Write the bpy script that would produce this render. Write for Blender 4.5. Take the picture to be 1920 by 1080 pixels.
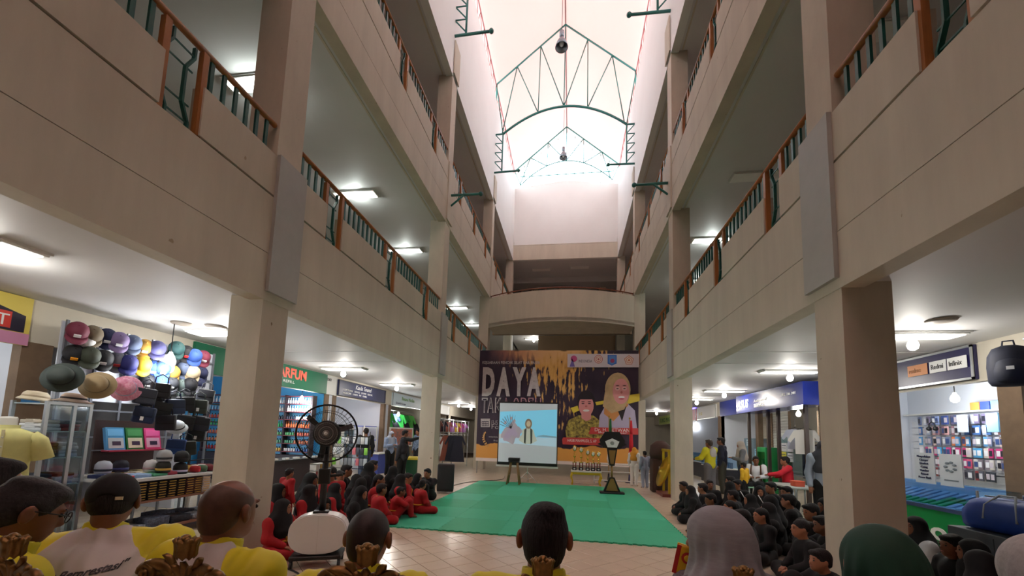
import bpy, bmesh, math, random
import numpy as np
from mathutils import Vector, Matrix, Quaternion
random.seed(7)
sc = bpy.context.scene
for o in list(bpy.data.objects): bpy.data.objects.remove(o)
COL = sc.collection
PI = math.pi

# ------------------------------------------------------------------ camera
W, CW, YA, D = 3.318, 0.4625, 4.44, 6.79          # hall half width, column size, first column, bay length
YB, YC, YD = YA + D, YA + 2 * D, YA + 3 * D
Z1, Z2, Z3 = 3.2175, 8.025, 12.91                 # undersides of the three balcony beams
F_PX, YAW, PITCH, ROLL = 751.56, .1474, .1016, .0319
CAM = Vector((.5807, 0, 1.6))
_cy, _sy, _cp, _sp = math.cos(YAW), math.sin(YAW), math.cos(PITCH), math.sin(PITCH)
FW = Vector((-_sy * _cp, _cy * _cp, _sp)); _rt = Vector((_cy, _sy, 0)); _up = _rt.cross(FW)
RT = _rt * math.cos(ROLL) + _up * math.sin(ROLL); UP = -_rt * math.sin(ROLL) + _up * math.cos(ROLL)
cam = bpy.data.cameras.new('camera'); camo = bpy.data.objects.new('camera', cam); COL.objects.link(camo)
m = Matrix((RT, UP, -FW)).transposed().to_4x4(); m.translation = CAM; camo.matrix_world = m
cam.sensor_width = 36; cam.lens = F_PX / 1920 * 36; cam.shift_y = (738.18 - 540) / 1920; cam.clip_start = .05
sc.camera = camo
def ray(x, y): return FW + RT * ((x - 960) / F_PX) - UP * ((y - 738.18) / F_PX)
def az(x, y, z): d = ray(x, y); return CAM + d * ((z - CAM.z) / d.z)      # surveyed point on a level
def ay(x, y, Y): d = ray(x, y); return CAM + d * (Y / d.y)                # ... on a cross wall
def ax(x, y, X): d = ray(x, y); return CAM + d * ((X - CAM.x) / d.x)      # ... on a side wall
def ad(x, y, dep): return CAM + ray(x, y) * dep

# ------------------------------------------------------------------ light
world = bpy.data.worlds.new('world'); sc.world = world; world.use_nodes = True
wb = world.node_tree.nodes['Background']; wb.inputs[0].default_value = (.88, .95, 1, 1); wb.inputs[1].default_value = 4.2
sun = bpy.data.lights.new('sun_offscreen', 'SUN'); sun.energy = 4.0; sun.angle = math.radians(40); sun.color = (1, .97, .93)
suno = bpy.data.objects.new('sun_offscreen', sun); COL.objects.link(suno); suno.location = (0, 8, 40); suno.rotation_euler = (math.radians(12), math.radians(8), 0)
vs = sc.view_settings; vs.view_transform = 'Standard'; vs.look = 'None'; vs.gamma = 1; vs.use_curve_mapping = False
vs.exposure = 1.1

# ------------------------------------------------------------------ materials
def lin(c): return tuple(((v / 255) / 12.92 if v <= 10 else (((v / 255) + .055) / 1.055) ** 2.4) for v in c)
MATS = {}
def mat(name, rgb, rough=.6, metal=0, var=0, scale=6, emit=0, spec=None, bump=0, alpha=None, var2=None, trans=0, lindir=None, spots=None):
    """plain principled colour with optional noise blotches (colour variation of the surface itself) and fine relief"""
    if name in MATS: return MATS[name]
    M = bpy.data.materials.new(name); M.use_nodes = True; nt = M.node_tree; b = nt.nodes['Principled BSDF']
    c = lin(rgb); b.inputs['Base Color'].default_value = (*c, 1)
    b.inputs['Roughness'].default_value = rough; b.inputs['Metallic'].default_value = metal
    if spec is not None: b.inputs['Specular IOR Level'].default_value = spec
    if emit: b.inputs['Emission Color'].default_value = (*c, 1); b.inputs['Emission Strength'].default_value = emit
    if alpha is not None: b.inputs['Alpha'].default_value = alpha
    if trans: b.inputs['Transmission Weight'].default_value = trans
    if var or bump:
        tc = nt.nodes.new('ShaderNodeTexCoord'); n = nt.nodes.new('ShaderNodeTexNoise')
        n.inputs['Scale'].default_value = scale; n.inputs['Detail'].default_value = 6; n.inputs['Roughness'].default_value = .65
        src = tc.outputs['Object']
        if lindir:
            mp = nt.nodes.new('ShaderNodeMapping'); mp.inputs['Scale'].default_value = lindir
            nt.links.new(src, mp.inputs[0]); src = mp.outputs[0]
        nt.links.new(src, n.inputs['Vector'])
        if var:
            r = nt.nodes.new('ShaderNodeValToRGB'); c2 = lin(var2) if var2 else tuple(max(0, v * (1 - var)) for v in c)
            r.color_ramp.elements[0].position = .35; r.color_ramp.elements[0].color = (*c2, 1)
            r.color_ramp.elements[1].position = .65; r.color_ramp.elements[1].color = (*c, 1)
            nt.links.new(n.outputs['Fac'], r.inputs[0]); last = r.outputs[0]
            if spots:                                   # chipped and stained patches with a shape of their own
                n2 = nt.nodes.new('ShaderNodeTexNoise'); n2.inputs['Scale'].default_value = spots[0]; n2.inputs['Detail'].default_value = 4; nt.links.new(tc.outputs['Object'], n2.inputs['Vector'])
                r3 = nt.nodes.new('ShaderNodeMapRange'); r3.inputs[1].default_value = spots[1]; r3.inputs[2].default_value = spots[1] + .03; nt.links.new(n2.outputs['Fac'], r3.inputs[0])
                mxs = nt.nodes.new('ShaderNodeMix'); mxs.data_type = 'RGBA'; mxs.inputs[7].default_value = (*lin(spots[2]), 1); nt.links.new(r3.outputs[0], mxs.inputs[0]); nt.links.new(last, mxs.inputs[6]); last = mxs.outputs[2]
            nt.links.new(last, b.inputs['Base Color'])
        if bump:
            bp = nt.nodes.new('ShaderNodeBump'); bp.inputs['Strength'].default_value = bump; bp.inputs['Distance'].default_value = .01
            nt.links.new(n.outputs['Fac'], bp.inputs['Height']); nt.links.new(bp.outputs[0], b.inputs['Normal'])
    MATS[name] = M; return M
def glass(name, tint=(225, 235, 240), a=.12):
    if name in MATS: return MATS[name]
    M = bpy.data.materials.new(name); M.use_nodes = True; nt = M.node_tree; nt.nodes.clear()
    out = nt.nodes.new('ShaderNodeOutputMaterial'); mx = nt.nodes.new('ShaderNodeMixShader'); t = nt.nodes.new('ShaderNodeBsdfTransparent')
    g = nt.nodes.new('ShaderNodeBsdfGlossy'); g.inputs['Roughness'].default_value = .05
    t.inputs[0].default_value = (*lin(tint), 1); mx.inputs[0].default_value = a
    nt.links.new(t.outputs[0], mx.inputs[1]); nt.links.new(g.outputs[0], mx.inputs[2]); nt.links.new(mx.outputs[0], out.inputs[0])
    MATS[name] = M; return M
def translucent(name, rgb, rgb2, w=.6):
    M = bpy.data.materials.new(name); M.use_nodes = True; nt = M.node_tree; nt.nodes.clear()
    out = nt.nodes.new('ShaderNodeOutputMaterial'); mx = nt.nodes.new('ShaderNodeMixShader'); t = nt.nodes.new('ShaderNodeBsdfTranslucent')
    d = nt.nodes.new('ShaderNodeBsdfDiffuse'); mx.inputs[0].default_value = w
    t.inputs[0].default_value = (*lin(rgb), 1); d.inputs[0].default_value = (*lin(rgb2), 1)
    nt.links.new(d.outputs[0], mx.inputs[1]); nt.links.new(t.outputs[0], mx.inputs[2]); nt.links.new(mx.outputs[0], out.inputs[0])
    MATS[name] = M; return M

# ------------------------------------------------------------------ mesh building
class MB:
    """collects simple shapes; build() links them as ONE mesh object"""
    def __init__(s): s.v = []; s.f = []; s.m = []; s.sm = []; s.slots = []
    def _slot(s, mt):
        if mt not in s.slots: s.slots.append(mt)
        return s.slots.index(mt)
    def add(s, vs, fs, mt=None, smooth=False):
        b = len(s.v); s.v += [tuple(v) for v in vs]; k = s._slot(mt)
        for f in fs: s.f.append(tuple(b + i for i in f)); s.m.append(k); s.sm.append(smooth)
        return s
    def box(s, lo, hi, mt=None, M=None, open_=()):
        x0, y0, z0 = lo; x1, y1, z1 = hi
        vs = [(x0, y0, z0), (x1, y0, z0), (x1, y1, z0), (x0, y1, z0), (x0, y0, z1), (x1, y0, z1), (x1, y1, z1), (x0, y1, z1)]
        if M: vs = [M @ Vector(v) for v in vs]
        return s.add(vs, [(0, 3, 2, 1), (4, 5, 6, 7), (0, 1, 5, 4), (1, 2, 6, 5), (2, 3, 7, 6), (3, 0, 4, 7)], mt)
    def rbox(s, lo, hi, r, mt=None, M=None):
        """box with chamfered edges"""
        bm = bmesh.new(); bmesh.ops.create_cube(bm, size=1)
        c = [(a + b) / 2 for a, b in zip(lo, hi)]; d = [b - a for a, b in zip(lo, hi)]
        for v in bm.verts: v.co = Vector([c[i] + v.co[i] * d[i] for i in range(3)])
        bmesh.ops.bevel(bm, geom=bm.edges[:], offset=r, segments=2, affect='EDGES', profile=.6)
        return s.bm(bm, mt, M, True)
    def bm(s, bm, mt=None, M=None, smooth=False):
        bm.verts.index_update()
        vs = [M @ v.co if M else v.co.copy() for v in bm.verts]; fs = [[v.index for v in f.verts] for f in bm.faces]; bm.free()
        return s.add(vs, fs, mt, smooth)
    def tube(s, pts, r, mt=None, n=8, caps=True, smooth=True):
        """tube through points; r number or list"""
        pts = [Vector(p) for p in pts]; rs = r if isinstance(r, (list, tuple)) else [r] * len(pts)
        vs = []; fs = []; prev = None
        for i, p in enumerate(pts):
            t = (pts[min(i + 1, len(pts) - 1)] - pts[max(i - 1, 0)])
            if t.length < 1e-9: t = Vector((0, 0, 1))
            t.normalize()
            if prev is None:
                a = Vector((0, 0, 1)) if abs(t.z) < .9 else Vector((1, 0, 0)); u = t.cross(a).normalized()
            else:
                u = prev - t * prev.dot(t); u = u.normalized() if u.length > 1e-6 else t.orthogonal().normalized()
            prev = u; w = t.cross(u)
            for k in range(n):
                a = 2 * PI * k / n; vs.append(p + (u * math.cos(a) + w * math.sin(a)) * rs[i])
        for i in range(len(pts) - 1):
            for k in range(n):
                a = i * n + k; b = i * n + (k + 1) % n; fs.append((a, b, b + n, a + n))
        s.add(vs, fs, mt, smooth)
        if caps:
            b = len(s.v) - len(vs); k = s._slot(mt)
            s.f.append(tuple(b + i for i in reversed(range(n)))); s.m.append(k); s.sm.append(False)
            s.f.append(tuple(b + (len(pts) - 1) * n + i for i in range(n))); s.m.append(k); s.sm.append(False)
        return s
    def lathe(s, prof, mt=None, n=16, M=None, smooth=True, sq=None):
        """prof: [(r,z)...] around z"""
        vs = []; fs = []
        for r, z in prof:
            for k in range(n):
                a = 2 * PI * k / n; v = Vector((r * math.cos(a), r * math.sin(a), z))
                if sq: v.x *= sq[0]; v.y *= sq[1]
                vs.append(M @ v if M else v)
        for i in range(len(prof) - 1):
            for k in range(n): a = i * n + k; b = i * n + (k + 1) % n; fs.append((a, b, b + n, a + n))
        fs.append(tuple(reversed(range(n)))); fs.append(tuple((len(prof) - 1) * n + i for i in range(n)))
        return s.add(vs, fs, mt, smooth)
    def ball(s, c, r, mt=None, nu=12, nv=8, M=None):
        r = r if isinstance(r, (tuple, list)) else (r, r, r); vs = []; fs = []
        for j in range(nv + 1):
            p = PI * j / nv
            for i in range(nu):
                a = 2 * PI * i / nu; v = Vector((r[0] * math.sin(p) * math.cos(a), r[1] * math.sin(p) * math.sin(a), r[2] * math.cos(p)))
                if M: v = M @ v
                vs.append(v + Vector(c))
        for j in range(nv):
            for i in range(nu): a = j * nu + i; b = j * nu + (i + 1) % nu; fs.append((a, a + nu, b + nu, b))
        return s.add(vs, fs, mt, True)
    def prism(s, poly, h, mt=None, M=None, z0=0):
        """polygon in local xy extruded z0..z0+h, then M"""
        n = len(poly); vs = [Vector((x, y, z0)) for x, y in poly] + [Vector((x, y, z0 + h)) for x, y in poly]
        if M: vs = [M @ v for v in vs]
        fs = [tuple(reversed(range(n))), tuple(range(n, 2 * n))] + [(i, (i + 1) % n, n + (i + 1) % n, n + i) for i in range(n)]
        return s.add(vs, fs, mt)
    def mesh(s, name):
        me = bpy.data.meshes.new(name); me.from_pydata(s.v, [], s.f)
        for mt in s.slots: me.materials.append(mt)
        me.polygons.foreach_set('material_index', s.m); me.polygons.foreach_set('use_smooth', s.sm); me.update(); return me
    def build(s, name, parent=None, loc=None, rot=None):
        return link(name, s.mesh(name), parent, loc, rot)
def link(name, me, parent=None, loc=None, rot=None, scale=None):
    o = bpy.data.objects.new(name, me); COL.objects.link(o)
    if parent: o.parent = parent
    if loc is not None: o.location = loc
    if rot is not None: o.rotation_euler = rot
    if scale is not None: o.scale = (scale,) * 3 if isinstance(scale, (int, float)) else scale
    return o
def tag(o, label, cat, group=None):
    o['label'] = label; o['category'] = cat
    if group: o['group'] = group
    return o
def thing(name, label, cat, loc=(0, 0, 0), rz=0, group=None):
    o = bpy.data.objects.new(name, None); COL.objects.link(o); o.empty_display_size = .1
    o.location = loc; o.rotation_euler = (0, 0, rz); return tag(o, label, cat, group)
def struct(o, label=None):
    o['kind'] = 'structure'
    if label: o['label'] = label
    return o
def recolor(o, *mats):
    for i, mt in enumerate(mats):
        if mt is None: continue
        o.material_slots[i].link = 'OBJECT'; o.material_slots[i].material = mt
    return o
def copy_tree(o, parent=None):
    c = o.copy(); COL.objects.link(c)
    if parent: c.parent = parent
    for ch in o.children: copy_tree(ch, c)
    return c
def frame3(o, xdir, ydir):
    """matrix with local x/y along the given directions"""
    x = Vector(xdir).normalized(); y = Vector(ydir); y = (y - x * y.dot(x)).normalized(); z = x.cross(y)
    M = Matrix((x, y, z)).transposed().to_4x4(); M.translation = Vector(o); return M
FONTS = None
def text_mesh(txt, size, mt, depth=.004, align='LEFT', shear=0, xs=1, bold=0):
    cu = bpy.data.curves.new('t', 'FONT'); cu.body = txt; cu.size = size; cu.extrude = depth; cu.align_x = align; cu.shear = shear
    cu.offset = bold; cu.resolution_u = 3
    o = bpy.data.objects.new('t', cu); COL.objects.link(o)
    dg = bpy.context.evaluated_depsgraph_get(); me = bpy.data.meshes.new_from_object(o.evaluated_get(dg))
    bpy.data.objects.remove(o); bpy.data.curves.remove(cu)
    if xs != 1:
        for v in me.vertices: v.co.x *= xs
    me.materials.clear(); me.materials.append(mt); return me
def text(name, txt, size, mt, M, parent=None, **k):
    o = link(name, text_mesh(txt, size, mt, **k)); o.matrix_world = M
    if parent is not None:
        o.parent = parent; o.matrix_parent_inverse = Matrix() ; o.matrix_basis = rootM(parent).inverted() @ M
    return o
def rootM(o):
    M = Matrix.LocRotScale(o.location, o.rotation_euler, o.scale)
    return rootM(o.parent) @ M if o.parent else M
# ------------------------------------------------------------------ shared materials
cream = mat('cream_paint', (207, 199, 181), .75, var=.13, scale=2.2, bump=.05, lindir=(1, 1, .16), spots=(7, .74, (168, 152, 126)))
cream2 = cream                                   # one paint on every storey
colm = mat('column_paint', (204, 194, 175), .7, var=.14, scale=2.2, bump=.08, lindir=(1, 1, .4), spots=(9, .715, (128, 108, 84)))
greym = mat('grey_panel_paint', (176, 177, 172), .55, var=.08, scale=3)
white = mat('white_paint', (232, 234, 232), .7, var=.04, scale=.7)
ceilm = mat('ceiling_white', (214, 214, 214), .6, var=.04, scale=.8)
ceil2 = ceilm
green = mat('green_steel', (24, 92, 84), .4, var=.15, scale=9)
brown = mat('brown_wood', (176, 112, 56), .45, var=.3, scale=14, lindir=(1, 1, .1))
browndk = mat('brown_rail', (128, 74, 50), .4, var=.25, scale=10)
black = mat('black_plastic', (22, 22, 24), .45)
offw = mat('off_white', (222, 222, 218), .5)
alum = mat('aluminium', (190, 194, 198), .3, .8)
skin = mat('skin', (168, 112, 82), .5, var=.08, scale=20)
skin2 = mat('skin_dark', (132, 84, 60), .45, var=.1, scale=20)

# ------------------------------------------------------------------ floor
floor = struct(MB().box((-13, -24, -.25), (13, 36, -.004), mat('grout', (98, 78, 60), .85)).build('floor'), 'cream square floor tiles laid diagonally')
tilem = mat('floor_tile', (216, 200, 178), .2, var=.06, scale=1.5, spec=.6)
T = .302; r2 = math.sqrt(.5); S_ = .1476
def tile_vs(cx, cy, h=.004):
    a = S_ * math.sqrt(2); q = .003
    t = [(a - q, 0), (0, a - q), (-a + q, 0), (0, -a + q)]; b = [(a, 0), (0, a), (-a, 0), (0, -a)]
    return [(cx + x, cy + y, 0) for x, y in t] + [(cx + x, cy + y, -h) for x, y in b]
TF = [(0, 1, 2, 3), (0, 4, 5, 1), (1, 5, 6, 2), (2, 6, 7, 3), (3, 7, 4, 0)]
tb = MB(); tb.add(tile_vs(0, 0), TF, tilem); tmesh = tb.mesh('floor_tile')
st = MB(); ntile = 0
ox, oy = -1.213, 4.856 + .302 * r2
for i in range(-60, 90):
    for j in range(-60, 90):
        cx = ox + (i + j) * T * r2; cy = oy + (j - i) * T * r2
        if not (-9.2 < cx < 9.2 and -3 < cy < 33): continue
        if 2.6 < cy < 6.35 and -1.9 < cx < 2.9 and ntile < 300:
            link('floor_tile', tmesh, floor, (cx, cy, 0)); ntile += 1
        elif cy < 24 or abs(cx) < 7: st.add(tile_vs(cx, cy), TF, tilem)
o = st.build('floor_tile_field', floor); o['kind'] = 'stuff'

# ------------------------------------------------------------------ columns, beams, parapets
YS = [YA - D, YA, YB, YC, YD]
FH = Z2 - Z1
for s in (-1, 1):
    side = 'left' if s < 0 else 'right'
    for i, y in enumerate(YS):
        xa, xb = sorted((s * W, s * (W + CW)))
        for z0, z1_ in ((0, Z1 + .06), (Z1 + 1.39, Z2 + .06), (Z2 + 1.39, Z3 + .06)):
            struct(MB().box((xa, y, z0), (xb, y + CW, z1_), colm).build('column'), 'square cream concrete column with worn paint')
        for z0, z1_, d in ((3.325, 5.18, .06), (3.325 + FH, 5.18 + FH, .05), (Z3 + .1, Z3 + 1.25, .05)):
            xa, xb = sorted((s * W - s * .012, s * (W - d)))
            p = MB().box((xa, y, z0), (xb, y + .54, z1_), greym if z0 < 4 and i < 3 else cream).build('pilaster_panel')
            struct(p, 'grey panel boxed over the column on the balcony front')
# openings in the parapet, relative to a column line
OPEN = ((1.11, 1.55), (3.2, 3.63), (5.3, 5.72))
for s in (-1, 1):
    side = 'left' if s < 0 else 'right'
    for fl in (0, 1):
        zb = Z1 + FH * fl
        for bi in range(5):
            y0 = YS[0] - D + bi * D + (CW if bi else 0); y1 = YS[0] + bi * D
            if bi == 0: y0 = -23.0
            ys = [y0, y1]
            xf = s * (W - .012); xb = s * (W + .22)
            X = lambda a, b: (min(a, b), max(a, b))
            # core
            m_ = MB(); xa, xc = X(s * (W + .07), xb)
            m_.box((xa, y0 - CW, zb), (xc, y1, zb + 1.385), cream)
            band = struct(m_.build('wall_%s_beam' % side), 'cream balcony beam between columns')
            xa, xc = X(xf, s * (W + .21))
            mm = cream if fl == 0 else cream2
            MB().box((xa, y0 - CW, zb - .004), (xc, y1 if bi < 4 else y1, zb + .598), mm).build('fascia_panel', band)
            MB().box((xa, y0 - CW, zb + .606), (xc, y1, zb + 1.362), mm).build('fascia_panel', band)
            cuts = [y0] + [q for a in OPEN for q in (y1 - D + a[0], y1 - D + a[1])] + [y1]
            cuts = [c for c in cuts]
            for a, b in zip(cuts[0::2], cuts[1::2]):
                if b - a < .05: continue
                a = max(a, y0)
                xq, xr = X(xf, s * (W + .14))
                MB().box((xq, a, zb + 1.392), (xr, b, zb + 1.935), mm).build('parapet_panel', band)
            # slab floor and ceilings
# slabs
for s in (-1, 1):
    side = 'left' if s < 0 else 'right'
    for fl in (0, 1):
        zb = Z1 + FH * fl; xa, xb = sorted((s * (W + .2), s * 12))
        struct(MB().box((xa, -23.0, zb + .055), (xb, 32, zb + .14), ceilm if fl == 0 else ceil2).build('ceiling'), 'flat pale ceiling under the balcony')
        struct(MB().box((xa, -23.0, zb + 1.25), (xb, 32, zb + 1.38), mat('upper_floor', (190, 180, 165), .3)).build('floor'), 'upper gallery floor')
    # top wall and its slab
    xa, xb = sorted((s * W, s * (W + .22)))
    struct(MB().box((xa, -23.0, Z3), (xb, YD + .3, 18.06), white).build('wall_%s' % side), 'tall white wall above the galleries')
    xa, xb = sorted((s * (W + .2), s * 12))
    struct(MB().box((xa, -23.0, Z3 + .055), (xb, 32, Z3 + .14), ceilm).build('ceiling'), 'flat ceiling of the top gallery')
    xa, xb = sorted((s * 12, s * 12.2))
    struct(MB().box((xa, -23.0, Z1 + 1.3), (xb, 32, Z3 + .1), cream2).build('wall_%s' % side), 'back wall of the upper galleries')
# ceiling joints of the ground floor: shallow cover strips
for s in (-1, 1):
    for y in (7.9, 9.1, 14.6, 15.8):
        xa, xb = sorted((s * 3.6, s * 6.85))
        struct(MB().box((xa, y, Z1 + .048), (xb, y + .012, Z1 + .058), ceilm).build('trim_1'))
    for zb in (Z2, Z3):
        xa, xb = sorted((s * 3.62, s * 3.66))
        struct(MB().box((xa, -22.9, zb + .035), (xb, YD, zb + .058), cream2).build('trim_2'))
# end wall
ew = MB(); t = .25
pts = [(-W, Z3), (W, Z3), (W, 17.80), (0, 18.23), (-W, 17.88)]
ew.prism(pts, t, white, frame3((0, YD + t, 0), (1, 0, 0), (0, 0, 1)))
struct(ew.build('wall_far'), 'white end wall under the gable window')
struct(MB().box((-W, YD - .02, Z3 + .95), (W, YD + .003, Z3 + 1.0), cream2).box((-W, YD - .015, Z3 - .02), (W, YD + .003, Z3 + .93), cream2).build('trim_3'), 'cream band along the foot of the end wall')
struct(MB().box((-W - .3, YD + .2, Z3 + .02), (W + .3, 32, Z3 + .12), ceilm).build('ceiling'), 'flat ceiling behind the end wall')
struct(MB().box((-12, 32, 0), (12, 32.2, Z3 + .1), cream).build('wall_back'), 'far back wall')
for x in (-2.6, 2.55):
    struct(MB().box((x, 30, Z2), (x + .5, 30.5, Z3 + .05), colm).build('column'), 'square column at the far end')
struct(MB().box((-12, 27.9, Z3 - .35), (12, 28.2, Z3 + .05), ceil2).build('trim_4'), 'ceiling beam at the far end')
# the hall runs on behind the audience under the same roof and is closed there: the photograph shows no opening on that side
struct(MB().box((-12.2, -23.2, 0), (12.2, -23.0, 22.1), cream).build('wall_front'), 'cream wall closing the hall behind the audience')
# area behind the bridge: floor 1 and 2 slabs beyond the last columns
struct(MB().box((-W - .3, 21.5, Z2 + .055), (W + .3, 32, Z2 + .16), ceilm).build('ceiling'), 'flat ceiling beyond the curved bridge')
struct(MB().box((-W - .3, 21.5, Z2 + 1.2), (W + .3, 32, Z2 + 1.38), MATS['upper_floor']).build('floor'), 'gallery floor beyond the bridge')
struct(MB().box((-W - .3, YC + .5, Z1 - .004), (W + .3, 32, Z1 + .2), ceilm).box((-W - .3, YC + .5, Z1 + .2), (W + .3, 32, Z1 + 1.38), cream).build('ceiling'), 'slab beyond the banner')
struct(MB().box((-3.85, 25.2, Z1 + 1.38), (-3.3, 25.7, Z2 + .06), offw).build('column'), 'white column under the curved bridge')
struct(MB().box((-1.6, 25.6, Z1 + 1.38), (3.3, 25.75, Z2 + .06), mat('tan_wall', (170, 145, 118), .8)).build('wall_back'), 'tan partition under the curved bridge')
# curved bridge parapet between the last columns
def arc(n, off=0, sag=1.02):
    R = (W * W + sag * sag) / (2 * sag); out = []
    a0 = math.asin(W / R)
    for i in range(n + 1):
        a = -a0 + 2 * a0 * i / n; out.append(((R + off) * math.sin(a), YC + .02 + (R - sag) - (R + off) * math.cos(a)))
    return out
br = MB(); A = arc(28); B = arc(28, -.18); n = len(A); zf0, zf1 = 6.55, 7.96
vs = [(x, y, zf0) for x, y in A] + [(x, y, zf1) for x, y in A] + [(x, y, zf1) for x, y in B] + [(x, y, zf0) for x, y in B]
fs = []
for i in range(n - 1):
    for k in range(4): a = k * n + i; b = ((k + 1) % 4) * n + i; fs.append((a, a + 1, b + 1, b))
fs += [(0, n, 2 * n, 3 * n), (n - 1, 4 * n - 1, 3 * n - 1, 2 * n - 1)]
br.add(vs, fs, cream)
bridge = struct(br.build('wall_bridge'), 'curved cream parapet of the bridge across the hall')
sl = MB(); vs = [(x, y, 6.6) for x, y in A] + [(x, y, 6.75) for x, y in A]; bk = [(W, 19.6), (-W, 19.6)]
poly = A + bk
sl.prism(poly, .14, cream, None, 6.6)
struct(sl.build('floor'), 'landing slab of the curved bridge')
struct(MB().box((-W - .1, 19.5, 6.6), (W + .1, 19.65, 8.06), MATS['tan_wall']).build('wall_stair'), 'tan wall behind the bridge landing')
hr = thing('bridge_handrail', 'brown curved metal handrail on top of the bridge parapet', 'railing', (0, YC, zf1))
A2 = arc(24, -.09)
q = MB().tube([(x, y - YC, .13) for x, y in A2], .028, browndk).build('handrail', hr)
for i in range(0, 25, 2):
    x, y = A2[i]; MB().tube([(x, y - YC, -.01), (x, y - YC, .12)], .014, browndk, 6).build('baluster', hr)
hr2 = thing('landing_handrail', 'brown straight handrail behind the curved bridge parapet', 'railing', (0, YC + 1.3, zf1))
MB().tube([(-1.1, 0, .45), (3.2, 0, .45)], .03, browndk).build('handrail', hr2)
for i in range(10): MB().tube([(-1.0 + i * .46, 0, -1.2), (-1.0 + i * .46, 0, .44)], .014, browndk, 6).build('baluster', hr2)

# ------------------------------------------------------------------ railings on the parapets
bal = MB().box((-.014, -.022, 0), (.014, .022, .40), green).mesh('baluster')
postm = MB().box((-.032, -.032, 0), (.032, .032, .93), brown).mesh('post')
hx = MB()
for y in (.1, .33):
    zz = [(.0, 0), (.0, .06), (.075, .24), (.075, .62), (.0, .78), (.0, .9)] if y < .2 else [(0, 0), (0, .06), (.075, .24), (.075, .62), (0, .78), (0, .9)]
    for (o1, z0), (o2, z1_) in zip(zz, zz[1:]):
        sgn = -1
        M = frame3((0, y + sgn * o1, z0), (0, sgn * (o2 - o1), z1_ - z0), (1, 0, 0)); L = math.hypot(o2 - o1, z1_ - z0)
        hx.box((0, -.02, -.011), (L, .02, .011), green, M)
for z in (.24, .62, .06, .8): hx.box((-.006, .02, z - .008), (.006, .33, z + .008), green)
hxm = hx.mesh('hexagon_grille')
FLN = ('first', 'second')
for s in (-1, 1):
    for fl in (0, 1):
        zb = Z1 + FH * fl
        for bi in range(5):
            y1 = YS[0] + bi * D; y0 = y1 - D + (CW if bi else 0)
            if bi == 0: y0 = -9.2; 
            xr = s * (W + .06)
            lab = '%s-gallery railing with green balusters, %s, %s' % (FLN[fl], ('behind the front columns', 'over the gilded chairs', 'over the green mat', 'ending at the banner', 'past the curved bridge')[bi], 'cap-stall side' if s < 0 else 'phone-shop side')
            rt = thing('gallery_railing', lab, 'railing', (xr, y0, zb + 1.37))
            L = y1 - y0
            ye = L - (.0 if bi else 0)
            MB().tube([(0, .02, 1.0), (0, L - .02, 1.0)], .036, brown, 10).build('handrail', rt)
            ops = [(y1 - D + a - y0, y1 - D + b - y0) for a, b in OPEN]
            for a, b in ops:
                if a < 0: continue
                link('post', postm, rt, (0, a + .03, .02)); link('post', postm, rt, (-s * .02, b - .0, .02))
                link('hexagon_grille', hxm, rt, (0, a, .03))
            y = .09
            while y < L - .05:
                if not any(a - .03 < y < b + .05 for a, b in ops): link('baluster', bal, rt, (0, y, .56))
                y += .16
# wood caps on rail ends near the first columns
# ------------------------------------------------------------------ roof
roofm = translucent('roof_sheet', (209, 182, 177), (205, 188, 184), .5)
for s in (-1, 1):
    struct(MB().add([(s * 3.75, -23.0, 18.95), (s * 3.75, YD + .6, 18.95), (0, YD + .6, 22.05), (0, -23.0, 22.05),
                     (s * 3.75, -23.0, 18.97), (s * 3.75, YD + .6, 18.97), (0, YD + .6, 22.07), (0, -23.0, 22.07)],
                    [(0, 1, 2, 3), (7, 6, 5, 4), (0, 4, 5, 1), (0, 3, 7, 4), (1, 5, 6, 2)], roofm).build('ceiling_roof'), 'pink translucent pitched roof sheet')
    g = thing('eave_lattice', 'thin dark red lattice strip under the eave, %s side' % ('cap-stall' if s < 0 else 'phone-shop'), 'lattice', (s * (W + .06), 0, 18.075))
    redm = mat('dark_red_steel', (120, 52, 54), .5)
    MB().box((-.02, -22.9, .84), (.02, YD, .9), redm).box((-.02, -22.9, 0), (.02, YD, .03), redm).build('chord', g)
    k = 0; y = -2.
    zig = MB()
    while y < YD - .6:
        MB().tube([(0, y, .02), (0, y + .35, .86)], .012, redm, 5).build('strut', g); MB().tube([(0, y + .35, .86), (0, y + .7, .02)], .012, redm, 5).build('strut', g); y += .7
struct(MB().tube([(0, -23.0, 22.0), (0, YD + .5, 22.0)], .03, mat('ridge', (120, 84, 80), .6)).build('trim_5'), 'ridge purlin')
teal = mat('teal_steel', (52, 122, 116), .4)
darkst = teal
def bar(mb, a, b, r, mt): mb.tube([a, b], r, mt, 6)
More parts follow.
